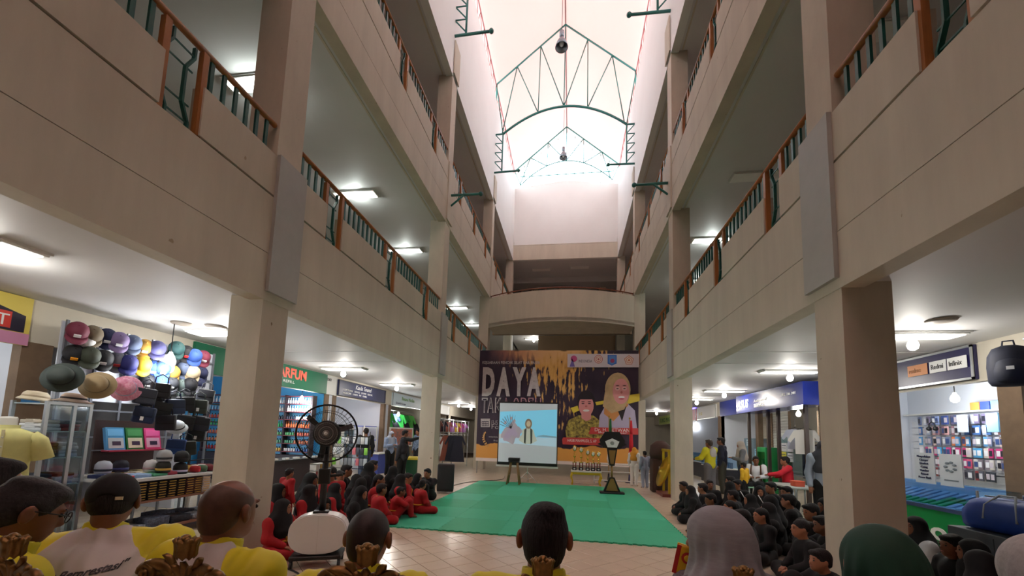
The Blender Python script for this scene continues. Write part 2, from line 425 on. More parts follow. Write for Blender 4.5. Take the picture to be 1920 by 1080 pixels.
def make_truss(y, far, lab):
    t = thing('roof_truss', lab, 'roof truss', (0, y, 14.3))
    z = lambda v: v - 14.3
    ev = [(-3.38, z(19.0)), (0, z(21.9)), (3.38, z(19.0))]
    q = MB(); bar(q, (ev[0][0], 0, ev[0][1]), (0, 0, ev[1][1]), .04, darkst); bar(q, (0, 0, ev[1][1]), (ev[2][0], 0, ev[2][1]), .04, darkst); q.build('rafter', t)
    crown, drop = (19.5, 1.5) if far else (17.5, 1.2)
    arcp = []
    for i in range(25):
        u = -1 + i / 12; arcp.append((2.95 * u, 0, z(crown) - drop * u * u))
    MB().tube(arcp, .03 if far else .055, darkst if far else teal).build('bottom_chord', t)
    zz = lambda x: z(crown) - drop * (x / 2.95) ** 2
    top = lambda x: ev[1][1] - (ev[1][1] - ev[0][1]) * abs(x) / 3.38
    for x0, x1 in ((0, 0), (-1.2, -1.25), (1.1, 1.13), (-1.2, 0), (1.1, 0), (-2.35, -1.25), (2.27, 1.13), (-2.35, -3.0), (2.27, 2.85), (-3.38, -2.95), (3.38, 2.95)):
        q = MB(); bar(q, (x0, 0, top(x0)), (x1, 0, zz(max(-2.95, min(2.95, x1)))), .028, darkst); q.build('web_bar', t)
    for s in (() if far else (-1, 1)):
        q = MB(); bar(q, (s * 3.36, 0, z(19.0)), (s * 3.36, 0, 0), .04, teal); bar(q, (s * 2.95, 0, z(16.3)), (s * 2.95, 0, .03), .035, teal)
        bar(q, (s * 3.36, 0, z(16.3)), (s * 2.9, 0, z(16.3)), .04, teal); q.build('bracket_frame', t)
        for i in range(4):
            za = .1 + i * .48
            q = MB(); bar(q, (s * 3.34, 0, za + .46), (s * 2.95, 0, za), .022, teal); bar(q, (s * 3.34, 0, za + .46), (s * 2.95, 0, za + .46), .022, teal); q.build('bracket_brace', t)
        q = MB(); bar(q, (s * 3.36, 0, 0), (s * 2.12, 0, .03), .045, teal); q.ball((s * 2.12, 0, .03), .08, teal); q.build('bracket_arm', t)
    return t
make_truss(YC, 0, 'green steel roof truss with arched bottom chord, over the banner')
make_truss(YB, 0, 'green steel roof truss with arched bottom chord, over the green mat')
make_truss(YD - .12, 1, 'green steel roof truss with arched bottom chord, in front of the gable window')
# gable window: mullions with glass
gw = struct(MB().box((-.02, -.02, 0), (.02, .02, 3.7), darkst).build('window_1'), 'gable window with steel mullions'); gw.location = (0, YD + .35, 18.2)
for x in (-2.8, -2.24, -1.68, -1.12, -.56, .56, 1.12, 1.68, 2.24, 2.8):
    zt = 22.0 - 3.1 * abs(x) / 3.75 - 18.2
    MB().box((x - .018, -.02, -.35), (x + .018, .02, zt), darkst).build('mullion', gw)
MB().box((-3.1, -.02, .68), (3.1, .02, .72), darkst).build('transom', gw)
MB().prism([(-3.4, -.4), (3.4, -.4), (3.4, .9), (0, 3.75), (-3.4, .9)], .01, glass('gable_glass', (240, 246, 250), .04), frame3((0, .03, 0), (1, 0, 0), (0, 0, 1))).build('pane', gw)
# hanging high-bay lamps
def highbay(loc, lab, drop):
    t = thing('high_bay_lamp', lab, 'lamp', loc)
    gm = mat('lamp_grey', (128, 138, 146), .35, .6)
    MB().lathe([(.06, .25), (.09, .22), (.2, .02), (.26, -.2), (.245, -.2), (.18, .02), (.05, .2)], gm, 20).build('shade', t)
    MB().lathe([(.07, .25), (.1, .28), (.1, .5), (.05, .54)], gm, 14).build('ballast_box', t)
    MB().tube([(0, 0, .53), (0, 0, drop)], .012, black, 6).build('cord', t)
    MB().ball((0, 0, -.02), (.1, .1, .13), mat('lamp_glass', (214, 220, 220), .2)).build('bulb', t)
highbay((-.03, 14.6, 17.25), 'grey bell-shaped high-bay lamp hanging before the arched truss', 4.7)
highbay((-.14, 23.3, 18.9), 'grey bell-shaped high-bay lamp hanging in front of the gable window', 3.1)
# short wall brackets on the second beam
for s in (-1, 1):
    t = thing('wall_bracket', 'teal steel bracket arm on the second beam, %s side' % ('cap-stall' if s < 0 else 'phone-shop'), 'bracket', (s * (W - .05), YB + .3, 9.05))
    MB().tube([(0, 0, 0), (-s * .95, 0, 0)], .04, teal).ball((-s * .95, 0, 0), .07, teal).build('arm', t)
    MB().tube([(0, 0, -.35), (-s * .42, 0, 0)], .03, teal, 6).build('brace', t)
# ------------------------------------------------------------------ ceiling lights
bulbm = mat('bulb_glow', (255, 248, 235), .3, emit=14)
fixm = mat('fixture_white', (240, 240, 236), .4)
fx = MB().box((-.6, -.17, 0), (.6, .17, .03), fixm).box((-.62, -.19, .02), (.62, .19, .045), offw).mesh('fixture')
gl = MB().box((-.57, -.14, -.012), (.57, .14, .0), mat('diffuser_glow', (250, 250, 240), .4, emit=2.2)).mesh('diffuser')
bl = MB().lathe([(.02, .06), (.03, .03), (.055, -.01), (.07, -.06), (.055, -.11), (.02, -.135)], bulbm, 12).mesh('bulb')
def lamp_data(name, e, col, r=.08):
    l = bpy.data.lights.new(name, 'POINT'); l.energy = e; l.color = col; l.shadow_soft_size = r; return l
lampd = lamp_data('bulb_light', 18, (1, .95, .88)); lampup = lamp_data('upper_light', 14, (.92, 1, .95)); shopl = lamp_data('shop_light', 20, (.93, .97, 1), .12)
def ceil_light(x, y, z, lab, grp, bulb=True, lit=True, data=None, lname='lamp'):
    t = thing('ceiling_light', lab, 'ceiling light', (x, y, z - .045), 0, grp)
    link('fixture', fx, t)
    if lit: link('diffuser', gl, t)
    if bulb: link('bulb', bl, t, (0, 0, -.07))
    if lit or bulb:                                     # the lamp's own light, just under its bulb or diffuser
        lo = bpy.data.objects.new(lname, data or lampd); COL.objects.link(lo); lo.location = (x, y, z - (.34 if bulb else .15))
# only the lamps the photograph shows burning
for y, nm, x, bulb in ((3.0, 'the boutique', az(75, 473, 3.25).x - .6, False), (6.2, 'the cap wall', -5.6, False), (10.08, 'the green perfume sign', -5.6, True), (13.5, 'the slate blue sign', -5.6, True), (21.6, 'the far white sign', -5.6, True), (24.4, 'the end of the cap-stall aisle', -5.6, True)):
    ceil_light(x, y, Z1 + .055, 'lit ceiling fixture before %s' % nm, 'lights over the cap-stall aisle', bulb, lname='ceiling_lamp_left_offscreen' if y < 4 else 'lamp')
for y, nm in ((6.6, 'the phone brand sign'), (9.97, 'the near end of the blue box sign'), (13.98, 'the far end of the blue box sign'), (16.9, 'the plain blue board'), (24.5, 'the rose sign')):
    ceil_light(5.56, y, Z1 + .055, 'lit ceiling fixture with bulb before %s' % nm, 'lights over the phone-shop aisle')
for y in (6.15, 9.7, 13.1, 19.6, 22.85):
    ceil_light(-5.4, y, Z2 + .055, 'lit ceiling panel light of the first gallery, cap-stall side', 'first gallery lights, cap-stall side', False, True, lampup)
for y in (-.5, 2.9, 6.4, 9.93): ceil_light(5.0, y, Z2 + .055, 'unlit ceiling panel light of the first gallery, phone-shop side', 'first gallery lights, phone-shop side', False, False)
ceil_light(5.0, 13.15, Z2 + .055, 'lit ceiling panel light by the second column, phone-shop gallery', 'first gallery lights, phone-shop side', False, True, lampup)
ceil_light(5.5, 16.6, Z2 + .055, 'lit ceiling panel light past the second column, phone-shop gallery', 'first gallery lights, phone-shop side', False, True, lampup)
for x, y in ((-1.6, 26.5), (1.0, 26.3)):
    ceil_light(x, y, Z3 + .02, 'unlit ceiling fixture beyond the end wall', 'fixtures beyond the end wall', False, False)
ceil_light(-1.97, 26.4, Z2 + .055, 'lit bulb fixture seen under the curved bridge', 'lights under the bridge')
rd = MB().lathe([(.16, 0), (.15, -.02), (.05, -.03)], mat('speaker_grille', (170, 160, 148), .6), 18).mesh('ceiling_speaker')
for q in (az(342, 607, 3.26), az(405, 613, 3.26), az(1765, 601, 3.26), ):
    tag(link('ceiling_speaker', rd, None, (q.x, q.y, 3.27)), 'small round ceiling speaker over the side aisle', 'speaker', 'ceiling speakers')

# ------------------------------------------------------------------ shop shells
XS = 6.9
brn = mat('shop_post', (128, 104, 82), .7, var=.2, scale=4)
wcream = mat('header_cream', (214, 206, 190), .7, var=.06, scale=2)
def seg(s, y0, y1, z0, z1, mt, t=.12, x=XS):
    xa, xb = sorted((s * x, s * (x + t))); return MB().box((xa, y0, z0), (xb, y1, z1), mt)
for s, side in ((-1, 'left'), (1, 'right')):
    struct(seg(s, -23.0, 32, 2.66, 3.275, wcream).build('wall_%s_header' % side), 'cream wall strip above the shop fronts')
    xa, xb = sorted((s * (XS + .13), s * 11.2))
    struct(MB().box((xa, -23.0, 3.15), (xb, 32, 3.27), offw).build('ceiling'), 'ceiling inside the shops')
blueint = mat('shop_blue', (70, 164, 220), .6); whint = mat('shop_white', (214, 218, 228), .6); bgeint = mat('shop_beige', (206, 196, 180), .7)
def back(s, y0, y1, x, mt): struct(MB().box((min(s * x, s * (x + .1)), y0, 0), (max(s * x, s * (x + .1)), y1, 3.16), mt).build('wall_shop_back'))
def divider(s, y0, y1, x1, mt): struct(MB().box((min(s * (XS + .02), s * x1), y0, 0), (max(s * (XS + .02), s * x1), y1, 3.16), mt).build('wall_divider'))
back(-1, -23.0, 4.5, 9.2, whint); back(-1, 4.5, 6.85, 9.0, whint); back(-1, 6.85, 11.3, 10.8, blueint); back(-1, 11.8, 15.3, 9.6, whint); back(-1, 15.8, 19.3, 9.4, bgeint); back(-1, 19.3, 32, 9.2, bgeint)
divider(-1, 4.44, 4.54, 9.2, whint); divider(-1, 6.8, 6.86, 9.0, whint); divider(-1, 11.24, 11.3, 10.8, blueint); divider(-1, 11.3, 11.85, 9.6, whint); divider(-1, 15.3, 15.85, 9.5, whint); divider(-1, 19.2, 19.7, 9.4, bgeint); divider(-1, 24, 24.4, 9.4, bgeint)
back(1, -23.0, 6.2, 9.2, whint); back(1, 6.2, 11.2, 8.75, whint); back(1, 11.2, 18.4, 9.6, bgeint); back(1, 18.4, 32, 9.4, whint)
divider(1, 6.05, 6.2, 9.2, whint); divider(1, 11.1, 11.3, 9.6, whint); divider(1, 18.2, 18.5, 9.6, whint); divider(1, 24, 24.3, 9.6, whint)
for s, ps in ((-1, ((4.38, 4.72), (11.28, 11.5), (11.72, 11.9), (15.25, 15.42), (15.7, 15.9), (19.15, 19.7), (24, 24.4))), (1, ((6.0, 6.18), (6.62, 6.95), (11.05, 11.35), (14.75, 14.95), (18.2, 18.5), (24, 24.3)))):
    for y0, y1 in ps: struct(seg(s, y0, y1, 0, 2.67, brn if (y1 - y0) < .36 else wcream, .16, XS - .01).build('trim_6'), 'brown post between two shop fronts')
# bare bulbs the photograph shows in the shops; the boutique's lamp is past the frame edge, its lit interior is in view
for p, nm, off in ((Vector((-7.9, 2.6, 2.93)), 'in the boutique', 1), (ax(320, 667, -5.95), 'in front of the cap wall', 0), (ax(566, 746, -7.2), 'in the perfume shop', 0), (ax(625, 752, -7.6), 'under the slate blue sign', 0), (ax(747, 775, -6.95), 'among the clothes under the pale blue sign', 0),
                   (ax(1790, 742, 8.0), 'in the phone accessories shop', 0), (ax(1497, 773, 7.6), 'inside the shop with the blue box sign', 0), (ax(1305, 793, 7.6), 'under the rose sign', 0)):
    t = thing('shop_bulb', 'bare white bulb hanging %s' % nm, 'bulb', p); top = 3.27 if abs(p.x) < XS else 3.15
    link('bulb', bl, t); MB().tube([(0, 0, .05), (0, 0, top - p.z)], .008, black, 6).build('cord', t)
    lo = bpy.data.objects.new('shop_lamp_left_offscreen' if off else 'lamp', shopl); COL.objects.link(lo); lo.location = p - Vector((0, 0, .26))

# ------------------------------------------------------------------ shop signs
def sign(s, y0, y1, z0, z1, face, label, x=XS, t=.06, frame=alum, fw=.02):
    o = thing('shop_sign', label, 'sign', (s * (x - .005), (y0 + y1) / 2, z0)); w = (y1 - y0) / 2; h = z1 - z0
    xa, xb = sorted((0, -s * t))
    MB().box((xa, -w, 0), (xb, w, h), face).build('board', o)
    if frame:
        f = MB(); xc, xd = sorted((-s * (t - .01), -s * (t + .015)))
        for a in ((-w, -w + fw, 0, h), (w - fw, w, 0, h), (-w, w, 0, fw), (-w, w, h - fw, h)): f.box((xc, a[0], a[2]), (xd, a[1], a[3]), frame)
        f.build('frame', o)
    # local frame for flat print: x along the reading direction, y up, on the front face
    rd = Vector((0, -s * -1, 0)) if s < 0 else Vector((0, -1, 0))
    rd = Vector((0, 1, 0)) if s < 0 else Vector((0, -1, 0))
    org = Vector((s * (x - .005) - s * (t + .002), (y0 if s < 0 else y1), z0))
    return o, frame3(org, rd, (0, 0, 1))
def put(o, M, dx, dy, txt, size, mt, **k): return text('lettering', txt, size, mt, M @ Matrix.Translation((dx, dy, .003)), o, **k)
def patch(o, M, poly, mt, name='print_patch', z=.002, h=.003):
    q = MB().prism(poly, h, mt, M @ Matrix.Translation((0, 0, z))).build(name); q.parent = o; q.matrix_parent_inverse = rootM(o).inverted(); return q
R4 = lambda x0, y0, x1, y1: [(x0, y0), (x1, y0), (x1, y1), (x0, y1)]
yel = mat('print_yellow', (226, 206, 96), .5); navy = mat('print_navy', (38, 44, 92), .4); pinkp = mat('print_pink', (206, 140, 176), .5)
wht = mat('print_white', (240, 240, 240), .5); blk = mat('print_black', (20, 18, 22), .5); redp = mat('print_red', (214, 60, 50), .5); prp = mat('print_purple', (70, 50, 120), .5)
sgreen = mat('sign_green', (0, 104, 72), .45, var=.08, scale=2); snavy = mat('sign_navy', (58, 62, 98), .4, var=.1, scale=2); orng = mat('print_orange', (226, 150, 96), .5)
o, M = sign(-1, 1.6, 4.4, 2.6, 3.26, yel, 'yellow and violet boutique sign with red letter blocks by brown post', frame=None)
patch(o, M, R4(0, 0, 2.8, .16), pinkp); patch(o, M, [(1.3, .17), (2.74, .17), (2.74, .40), (2.2, .56), (1.3, .52)], mat('print_dark', (36, 28, 50), .5), z=.003)
for k, (ch, c, bg) in enumerate((('F', yel, blk), ('I', wht, redp), ('T', wht, redp))):
    patch(o, M, R4(2.02 + k * .2, .2, 2.2 + k * .2, .42), bg, z=.006); put(o, M, 2.05 + k * .2, .23, ch, .22, c).location.x += .004
put(o, M, 1.3, .045, 'Kualitas', .2, blk, xs=1.4, bold=.006); put(o, M, 1.0, .45, 'Busana', .2, redp, shear=.3)
o, M = sign(-1, 6.85, 11.26, 2.66, 3.25, sgreen, 'wide green sign with red lettering over the perfume shop', frame=None)
neon = mat('letter_red', (255, 110, 90), .4)
put(o, M, 2.15, .26, 'PARFUM', .36, neon, xs=.95, bold=.012); put(o, M, 2.5, .12, 'REFILL', .1, wht, xs=1.6)
struct(seg(-1, 11.26, 11.87, 2.66, 3.25, offw, .02, XS - .02).build('trim_7'), 'white strip between two signs')
tag(text('lettering', 'EXIT', .12, blk, frame3((-XS + .03, 11.3, 3.08), (0, 1, 0), (0, 0, 1)), None), 'small black letters on the white strip beside the green sign', 'lettering')
o, M = sign(-1, 11.9, 15.2, 2.69, 3.2, snavy, 'slate blue sign with white script lettering over a general shop', frame=mat('sign_frame', (70, 66, 70), .5))
put(o, M, 1.0, .3, 'Kaula Sound', .22, wht, shear=.25)
for r_, (a, b) in enumerate(((.2, 'ELEKTRONIK   SERVICE   SOUND   RENTAL'), (.1, 'AKSESORIS   LAMPU   MIC   KABEL'))): put(o, M, .25, a - .02, b, .09, wht, xs=1.15)
o, M = sign(-1, 15.9, 19.2, 2.68, 3.22, mat('sign_pale', (196, 214, 224), .5), 'pale blue and white sign with green lettering over the clothes shop', frame=alum)
put(o, M, .9, .28, 'Busana Muslim', .22, mat('print_green', (120, 170, 80), .5), xs=1.1); put(o, M, .3, .08, 'Grosir & Eceran', .13, snavy, xs=1.2)
o, M = sign(1, 7.2, 10.7, 2.70, 3.25, mat('sign_indigo', (40, 36, 88), .35, var=.25, scale=3), 'dark blue phone brand sign with white and orange name patches', frame=alum, fw=.035)
for x0, x1, c, tx, tm in ((1.55, 1.75, wht, '', blk), (2.28, 2.7, orng, 'realme', brown), (2.74, 3.06, wht, 'Redmi', blk), (3.08, 3.42, wht, 'Infinix', blk)):
    patch(o, M, R4(x0, .2, x1, .4), c, z=.016)
    if tx: put(o, M @ Matrix.Translation((0, 0, .018)), x0 + .03, .26, tx, .12, tm, xs=.78)
put(o, M @ Matrix.Translation((0, 0, .016)), 1.2, .26, 'Doni Cell', .2, mat('sign_red', (226, 60, 70), .5), bold=.006); put(o, M @ Matrix.Translation((0, 0, .016)), 1.3, .1, 'accessories', .13, yel)
asusb = mat('sign_blue', (28, 44, 128), .25, var=.1, scale=2)
o, M = sign(1, 10.72, 14.75, 2.56, 3.14, asusb, 'deep blue box sign with large white slanted lettering', x=6.9, t=.68, frame=None)
put(o, M, .12, .16, 'ASUS', .36, wht, xs=1.0, shear=.15, bold=.012); put(o, M, 1.35, .27, 'Authorized', .13, wht, xs=1.4); put(o, M, 1.35, .12, 'SERVICE', .15, wht, xs=1.3, bold=.006); put(o, M, 3.0, .3, '0812 5566 2401', .1, wht, xs=1.1)
o, M = sign(1, 14.8, 18.1, 2.64, 3.25, asusb, 'plain deep blue sign board beyond the lettered box sign', frame=None)
o, M = sign(1, 18.6, 21.2, 2.62, 3.22, wht, 'white shop sign board beyond the blue board', frame=alum); put(o, M, .4, .2, 'R  G', .2, yel)
o, M = sign(1, 21.4, 25.2, 2.6, 3.2, mat('sign_rose', (220, 120, 120), .5), 'rose shop sign with violet light strip above', frame=alum); put(o, M, .4, .16, 'OMAHZU', .36, redp, xs=1.6)
MB().box((-.1, -1.8, .62), (-.04, 1.8, .68), mat('violet_strip', (90, 80, 255), .4, emit=4)).build('light_strip', o)
o, M = sign(1, 25.6, 30, 2.6, 3.2, mat('sign_lime', (190, 205, 120), .5), 'lime green shop sign near the far end', frame=alum); put(o, M, .4, .16, 'TOKO MAS', .4, sgreen, xs=1.4)
o, M = sign(-1, 19.8, 23.9, 2.66, 3.2, wht, 'white shop sign near the far end of the cap-stall aisle', frame=alum); put(o, M, .4, .16, 'AMANAH', .3, sgreen, xs=1.4)
# ------------------------------------------------------------------ goods: builders
def cmat(rgb, rough=.7, var=0): return mat('c_%d_%d_%d_%d' % (*rgb, int(rough * 10)), rgb, rough, var=var, scale=12)
# baseball cap: crown dome opens towards -z, peak towards +y
cr = MB(); prof = [(.092, 0), (.093, .03), (.086, .065), (.068, .095), (.04, .114), (.012, .12), (.001, .121)]
cr.lathe(prof, offw, 16, sq=(1, 1.08))
capm = cr.mesh('baseball_cap')
bm_ = MB(); vs = []; fs = []
for i in range(9):
    a = math.radians(20 + 140 * i / 8); c, s_ = math.cos(a), math.sin(a); dz = -.022 * abs(c) ** 2
    vs += [(.091 * c, .098 * s_, .012 + dz * .3), (.094 * c * 1.02, .098 * s_ + .075 * s_ ** .7, .0 + dz), (.094 * c * 1.02, .098 * s_ + .075 * s_ ** .7, -.005 + dz), (.091 * c, .098 * s_, .006 + dz * .3)]
for i in range(8):
    for k in range(4): a = i * 4 + k; b = i * 4 + (k + 1) % 4; fs.append((a, a + 4, b + 4, b))
fs += [(0, 1, 2, 3), (35, 34, 33, 32)]
bm_.add(vs, fs, offw, True); brimm = bm_.mesh('peak')
btn = MB().ball((0, 0, .121), (.01, .01, .006), offw, 8, 4).mesh('button')
lgo = MB().box((-.028, .088, .03), (.028, .1, .07), offw).mesh('badge')
def cap(p, col, col2, nrm, up, label, group, k=1.0, badge=None):
    """crown axis along nrm, peak along -up"""
    z = Vector(nrm).normalized(); y = -(Vector(up)); y = (y - z * y.dot(z)).normalized(); x = y.cross(z)
    M = Matrix((x, y, z)).transposed().to_4x4(); M.translation = p
    o = link('baseball_cap', capm); o.matrix_world = M @ Matrix.Scale(k, 4); recolor(o, col)
    tag(o, label, 'cap', group); c = link('peak', brimm, o); recolor(c, col2); c = link('button', btn, o); recolor(c, col)
    if badge: c = link('badge', lgo, o); recolor(c, badge)
    return o
names = {}
def cn(c):
    tab = {'maroon': (112, 40, 62), 'olive brown': (112, 98, 78), 'navy': (30, 36, 72), 'mauve': (116, 98, 140), 'slate blue': (84, 96, 124), 'ochre': (186, 142, 62), 'violet blue': (76, 76, 128),
           'dark teal': (36, 74, 76), 'black': (24, 24, 30), 'royal blue': (52, 84, 160), 'dark olive': (56, 62, 50), 'grey': (104, 106, 116), 'deep blue': (38, 40, 110), 'bright yellow': (226, 186, 50), 'denim blue': (72, 104, 156),
           'beige': (190, 172, 142), 'dark grey': (58, 60, 66), 'grey green': (84, 98, 96), 'white': (224, 224, 226), 'cream': (222, 212, 190), 'red': (178, 36, 44), 'brown': (84, 56, 44)}
    return cmat(tab[c])
capl = [(580, 330, 'maroon', 1), (690, 355, 'olive brown', 0), (800, 375, 'navy', 1), (890, 400, 'mauve', 1), (990, 420, 'slate blue', 0), (1080, 450, 'ochre', 1), (1175, 460, 'violet blue', 0), (1320, 460, 'dark teal', 0), (1390, 490, 'black', 2), (1455, 515, 'royal blue', 0), (1520, 525, 'maroon', 1),
        (555, 500, 'black', 3), (670, 515, 'dark olive', 0), (770, 535, 'black', 1), (870, 550, 'grey', 2), (960, 570, 'deep blue', 0), (1065, 580, 'bright yellow', 0), (1140, 605, 'royal blue', 1), (1215, 610, 'denim blue', 1), (1285, 640, 'ochre', 0), (1370, 615, 'slate blue', 0), (1440, 640, 'beige', 0), (1500, 645, 'navy', 0),
        (1100, 710, 'black', 1), (1200, 720, 'royal blue', 2), (1275, 720, 'dark grey', 1), (1350, 735, 'grey green', 0), (1420, 730, 'black', 0), (1480, 725, 'navy', 0), (640, 420, 'white', 0), (1250, 560, 'white', 0),
        (1130, 790, 'black', 1), (1210, 800, 'dark grey', 0), (1480, 790, 'grey', 1)]
bd = {1: mat('badge_white', (230, 230, 230), .5), 2: mat('badge_red', (200, 50, 50), .5), 3: mat('badge_orange', (240, 160, 30), .5)}
XC = -6.3
seen = {}
for i, (cx_, cy_, c, b) in enumerate(capl):
    p = ax(cx_ / 4, 540 + cy_ / 4, XC - (i % 3) * .05)
    k = 1.28
    row = ('top row', 'second row', 'third row')[0 if i < 11 or c == 'white' else (1 if i < 23 else 2)]
    lab = '%s baseball cap%s hanging in the %s of the cap wall' % (c, {0: '', 1: ' with white badge', 2: ' with red badge', 3: ' with orange badge'}[b], row)
    cap(p, cn(c), cn(c), (.85, -.45, .55), (-.1, .1, 1), lab, 'caps on the cap wall', k, bd.get(b))
# hanger lattice the caps hang on
y0, y1 = ax(122, 640, XC - .2).y, ax(398, 700, XC - .2).y
rk = thing('cap_rack', 'grey steel grid rack holding the wall of caps', 'rack', (XC - .2, y0, 0))
gst = mat('rack_grey', (120, 124, 134), .4, .4)
for z in (1.35, 1.75, 2.1, 2.45, 2.8): MB().box((-.012, 0, z), (.012, y1 - y0, z + .025), gst).build('rail', rk)
for i in range(7): y = (y1 - y0) * i / 6; MB().box((-.015, y - .015, .0), (.015, y + .015, 3.02), gst).build('upright', rk)
MB().box((-.05, -.04, 1.9), (-.03, (y1 - y0), 3.0), mat('rack_panel', (204, 210, 222), .5)).build('backing_panel', rk)
# wide-brimmed hats
def hat(p, nrm, R, col, band, label, group=None, crown=.12, name='bucket_hat', H=.1):
    z = Vector(nrm).normalized(); x = z.orthogonal().normalized(); y = z.cross(x)
    M = Matrix((x, y, z)).transposed().to_4x4(); M.translation = p
    o = MB().lathe([(R, -.012), (R * .97, -.004), (crown * 1.2, .012), (crown, .03), (crown * .96, H * .7), (crown * .72, H), (crown * .3, H * 1.06), (.002, H * 1.07)], col, 28).build(name); o.matrix_world = M
    MB().lathe([(crown * 1.03, .022), (crown * 1.02, .05), (crown * .9, .05), (crown * .9, .022)], band, 24).build('hat_band', o)
    return tag(o, label, 'hat', group)
hat(ax(117, 707, -5.55), (.55, -.7, .3), .195, cmat((52, 62, 60)), cmat((30, 32, 34)), 'large dark green wide-brimmed hat on the cap wall', H=.13)
hat(ax(183, 722, -5.6), (.55, -.7, .25), .19, cmat((168, 146, 112)), cmat((130, 110, 84)), 'tan wide-brimmed hat hanging below the caps', H=.13)
pk = mat('pink_dotted', (226, 120, 160), .8, var=1, var2=(245, 190, 214), scale=38)
hat(ax(236, 728, -5.65), (.6, -.7, .2), .185, pk, cmat((176, 190, 220)), 'pink patterned bucket hat with pale blue brim below the caps', H=.14)
hat(ax(332, 802, -5.6), (.4, -.5, .75), .14, cmat((214, 222, 232)), cmat((40, 48, 60)), 'white and black sun visor hat beside the handbags', crown=.1)
# glass display cabinet at the corner of the cap stall
c0 = Vector((-5.75, 4.02, 0)); Lc, Dc, Hc = .45, .52, 1.83
cab = thing('display_cabinet', 'tall aluminium and glass display cabinet at the corner of the cap stall', 'cabinet', c0)
for x in (-Dc, 0):
    for y in (0, Lc / 2 + .05, Lc) if x == 0 else (0, Lc): MB().box((x - .018, y - .018, 0), (x + .018, y + .018, Hc), alum).build('upright', cab)
for z in (.02, .42, .78, 1.12, 1.45, 1.79): MB().box((-Dc, 0, z), (0, Lc, z + .015), mat('shelf_glass', (190, 205, 210), .2)).build('shelf', cab)
for z in (0, Hc - .04): MB().box((-.02, 0, z), (.02, Lc, z + .04), alum).build('rail', cab)
cg = glass('cabinet_glass')
MB().box((.0, .02, .06), (.004, Lc / 2 + .04, Hc - .05), cg).build('sliding_door', cab); MB().box((.008, Lc / 2 + .05, .06), (.012, Lc - .02, Hc - .05), cg).build('sliding_door', cab)
def fold(mb, x0, y0, x1, y1, z, h, mt): mb.rbox((x0, y0, z), (x1, y1, z + h), min(h * .45, .012), mt)
def folded(p, sx, sy, h, col, label, group, name='folded_shirt'):
    q = MB(); fold(q, -sx / 2, -sy / 2, sx / 2, sy / 2, 0, h, col); q.rbox((-sx * .2, -sy / 2 - .004, h * .7), (sx * .2, -sy * .2, h + .008), .004, col)
    return tag(q.build(name, None, p, (0, 0, random.uniform(-.1, .1))), label, 'clothing', group)
shc = [(196, 204, 226), (226, 228, 232), (206, 196, 180), (150, 40, 48), (70, 74, 90), (176, 178, 214), (120, 98, 70), (54, 58, 48)]
for zi, z in enumerate((.436, .796, 1.136, 1.466)):
    for yi in range(2):
        for k in range(4 - zi % 2):
            cl = shc[(zi * 3 + yi * 2 + k // 2) % 8]
            folded(c0 + Vector((-.26, .12 + yi * .21, z + k * .045)), .36, .19, .042, cmat(cl), 'folded garment stacked inside the glass display cabinet', 'garments in the cabinet')
hat(c0 + Vector((-.36, .1, Hc + .02)), (.05, .1, 1), .16, cmat((206, 194, 170)), cmat((170, 154, 130)), 'crumpled beige sun hat on top of the cabinet', name='sun_hat')
hat(c0 + Vector((-.1, .32, Hc + .02)), (.05, .05, 1), .2, cmat((212, 188, 172)), cmat((60, 52, 54)), 'pinkish wide-brimmed sun hat with dark ribbon on the cabinet', name='sun_hat')
# second cabinet foot: stack of boxes at floor
# sales table
tb0 = (-6.35, 4.12); tw, tl = 1.1, 2.0
tx0, tx1, ty0, ty1 = -6.0, -5.2, 4.52, 6.25
tabl = thing('sales_table', 'long white sales table of the cap stall with a low shelf', 'table', (tx1, ty0, 0))
MB().box((tx0 - tx1, 0, .80), (0, ty1 - ty0, .84), mat('table_white', (226, 226, 230), .5)).build('tabletop', tabl)
MB().box((tx0 - tx1, 0, .50), (.0, ty1 - ty0, .53), mat('table_wood', (150, 104, 84), .5)).build('shelf', tabl)
MB().box((tx0 - tx1, 0, .12), (.1, ty1 - ty0, .15), MATS['table_wood']).build('low_shelf', tabl)
for x in (tx0 - tx1 + .03, -.03):
    for y in (.03, ty1 - ty0 - .03): MB().box((x - .02, y - .02, 0), (x + .02, y + .02, .80), offw).build('leg', tabl)
# stacked black and gold song caps (flat felt caps), each its own
pc = MB(); pc.rbox((-.1, -.065, 0), (.1, .065, .034), .008, mat('felt_black', (28, 22, 22), .85)); pc.box((.099, -.05, .012), (.102, .05, .022), mat('gold_thread', (206, 160, 60), .5)); pcm = pc.mesh('felt_cap')
for col_ in range(9):
    for k in range(7):
        o = link('felt_cap', pcm, None, (-5.32, 4.68 + col_ * .142, .531 + k * .0355), (0, 0, random.uniform(-.06, .06)))
        tag(o, 'flat %s felt cap with gold trim in the stacks on the table shelf' % ('black' if col_ < 6 else ('dark red', 'brown', 'pale pink')[col_ - 6]), 'cap', 'felt caps on the shelf')
        if col_ > 5: recolor(o, cmat(((70, 30, 30), (90, 60, 50), (214, 200, 196))[col_ - 6]), None)
for i in range(12):
    cl = ((200, 40, 44), (30, 40, 90), (226, 220, 210), (150, 180, 220), (226, 180, 190), (214, 170, 90), (90, 170, 130), (200, 190, 170), (230, 230, 234), (186, 70, 90), (120, 150, 190), (240, 230, 190))[i]
    folded((-5.42 - (i % 3) * .23, 4.66 + (i // 3) * .23, .841), .24, .22, .035 + .012 * (i % 2), cmat(cl), '%s folded shirt spread on top of the sales table' % ('red', 'navy', 'off-white', 'sky blue', 'pink', 'ochre', 'mint green', 'sand', 'white', 'rose', 'steel blue', 'pale yellow')[i], 'shirts on the sales table')
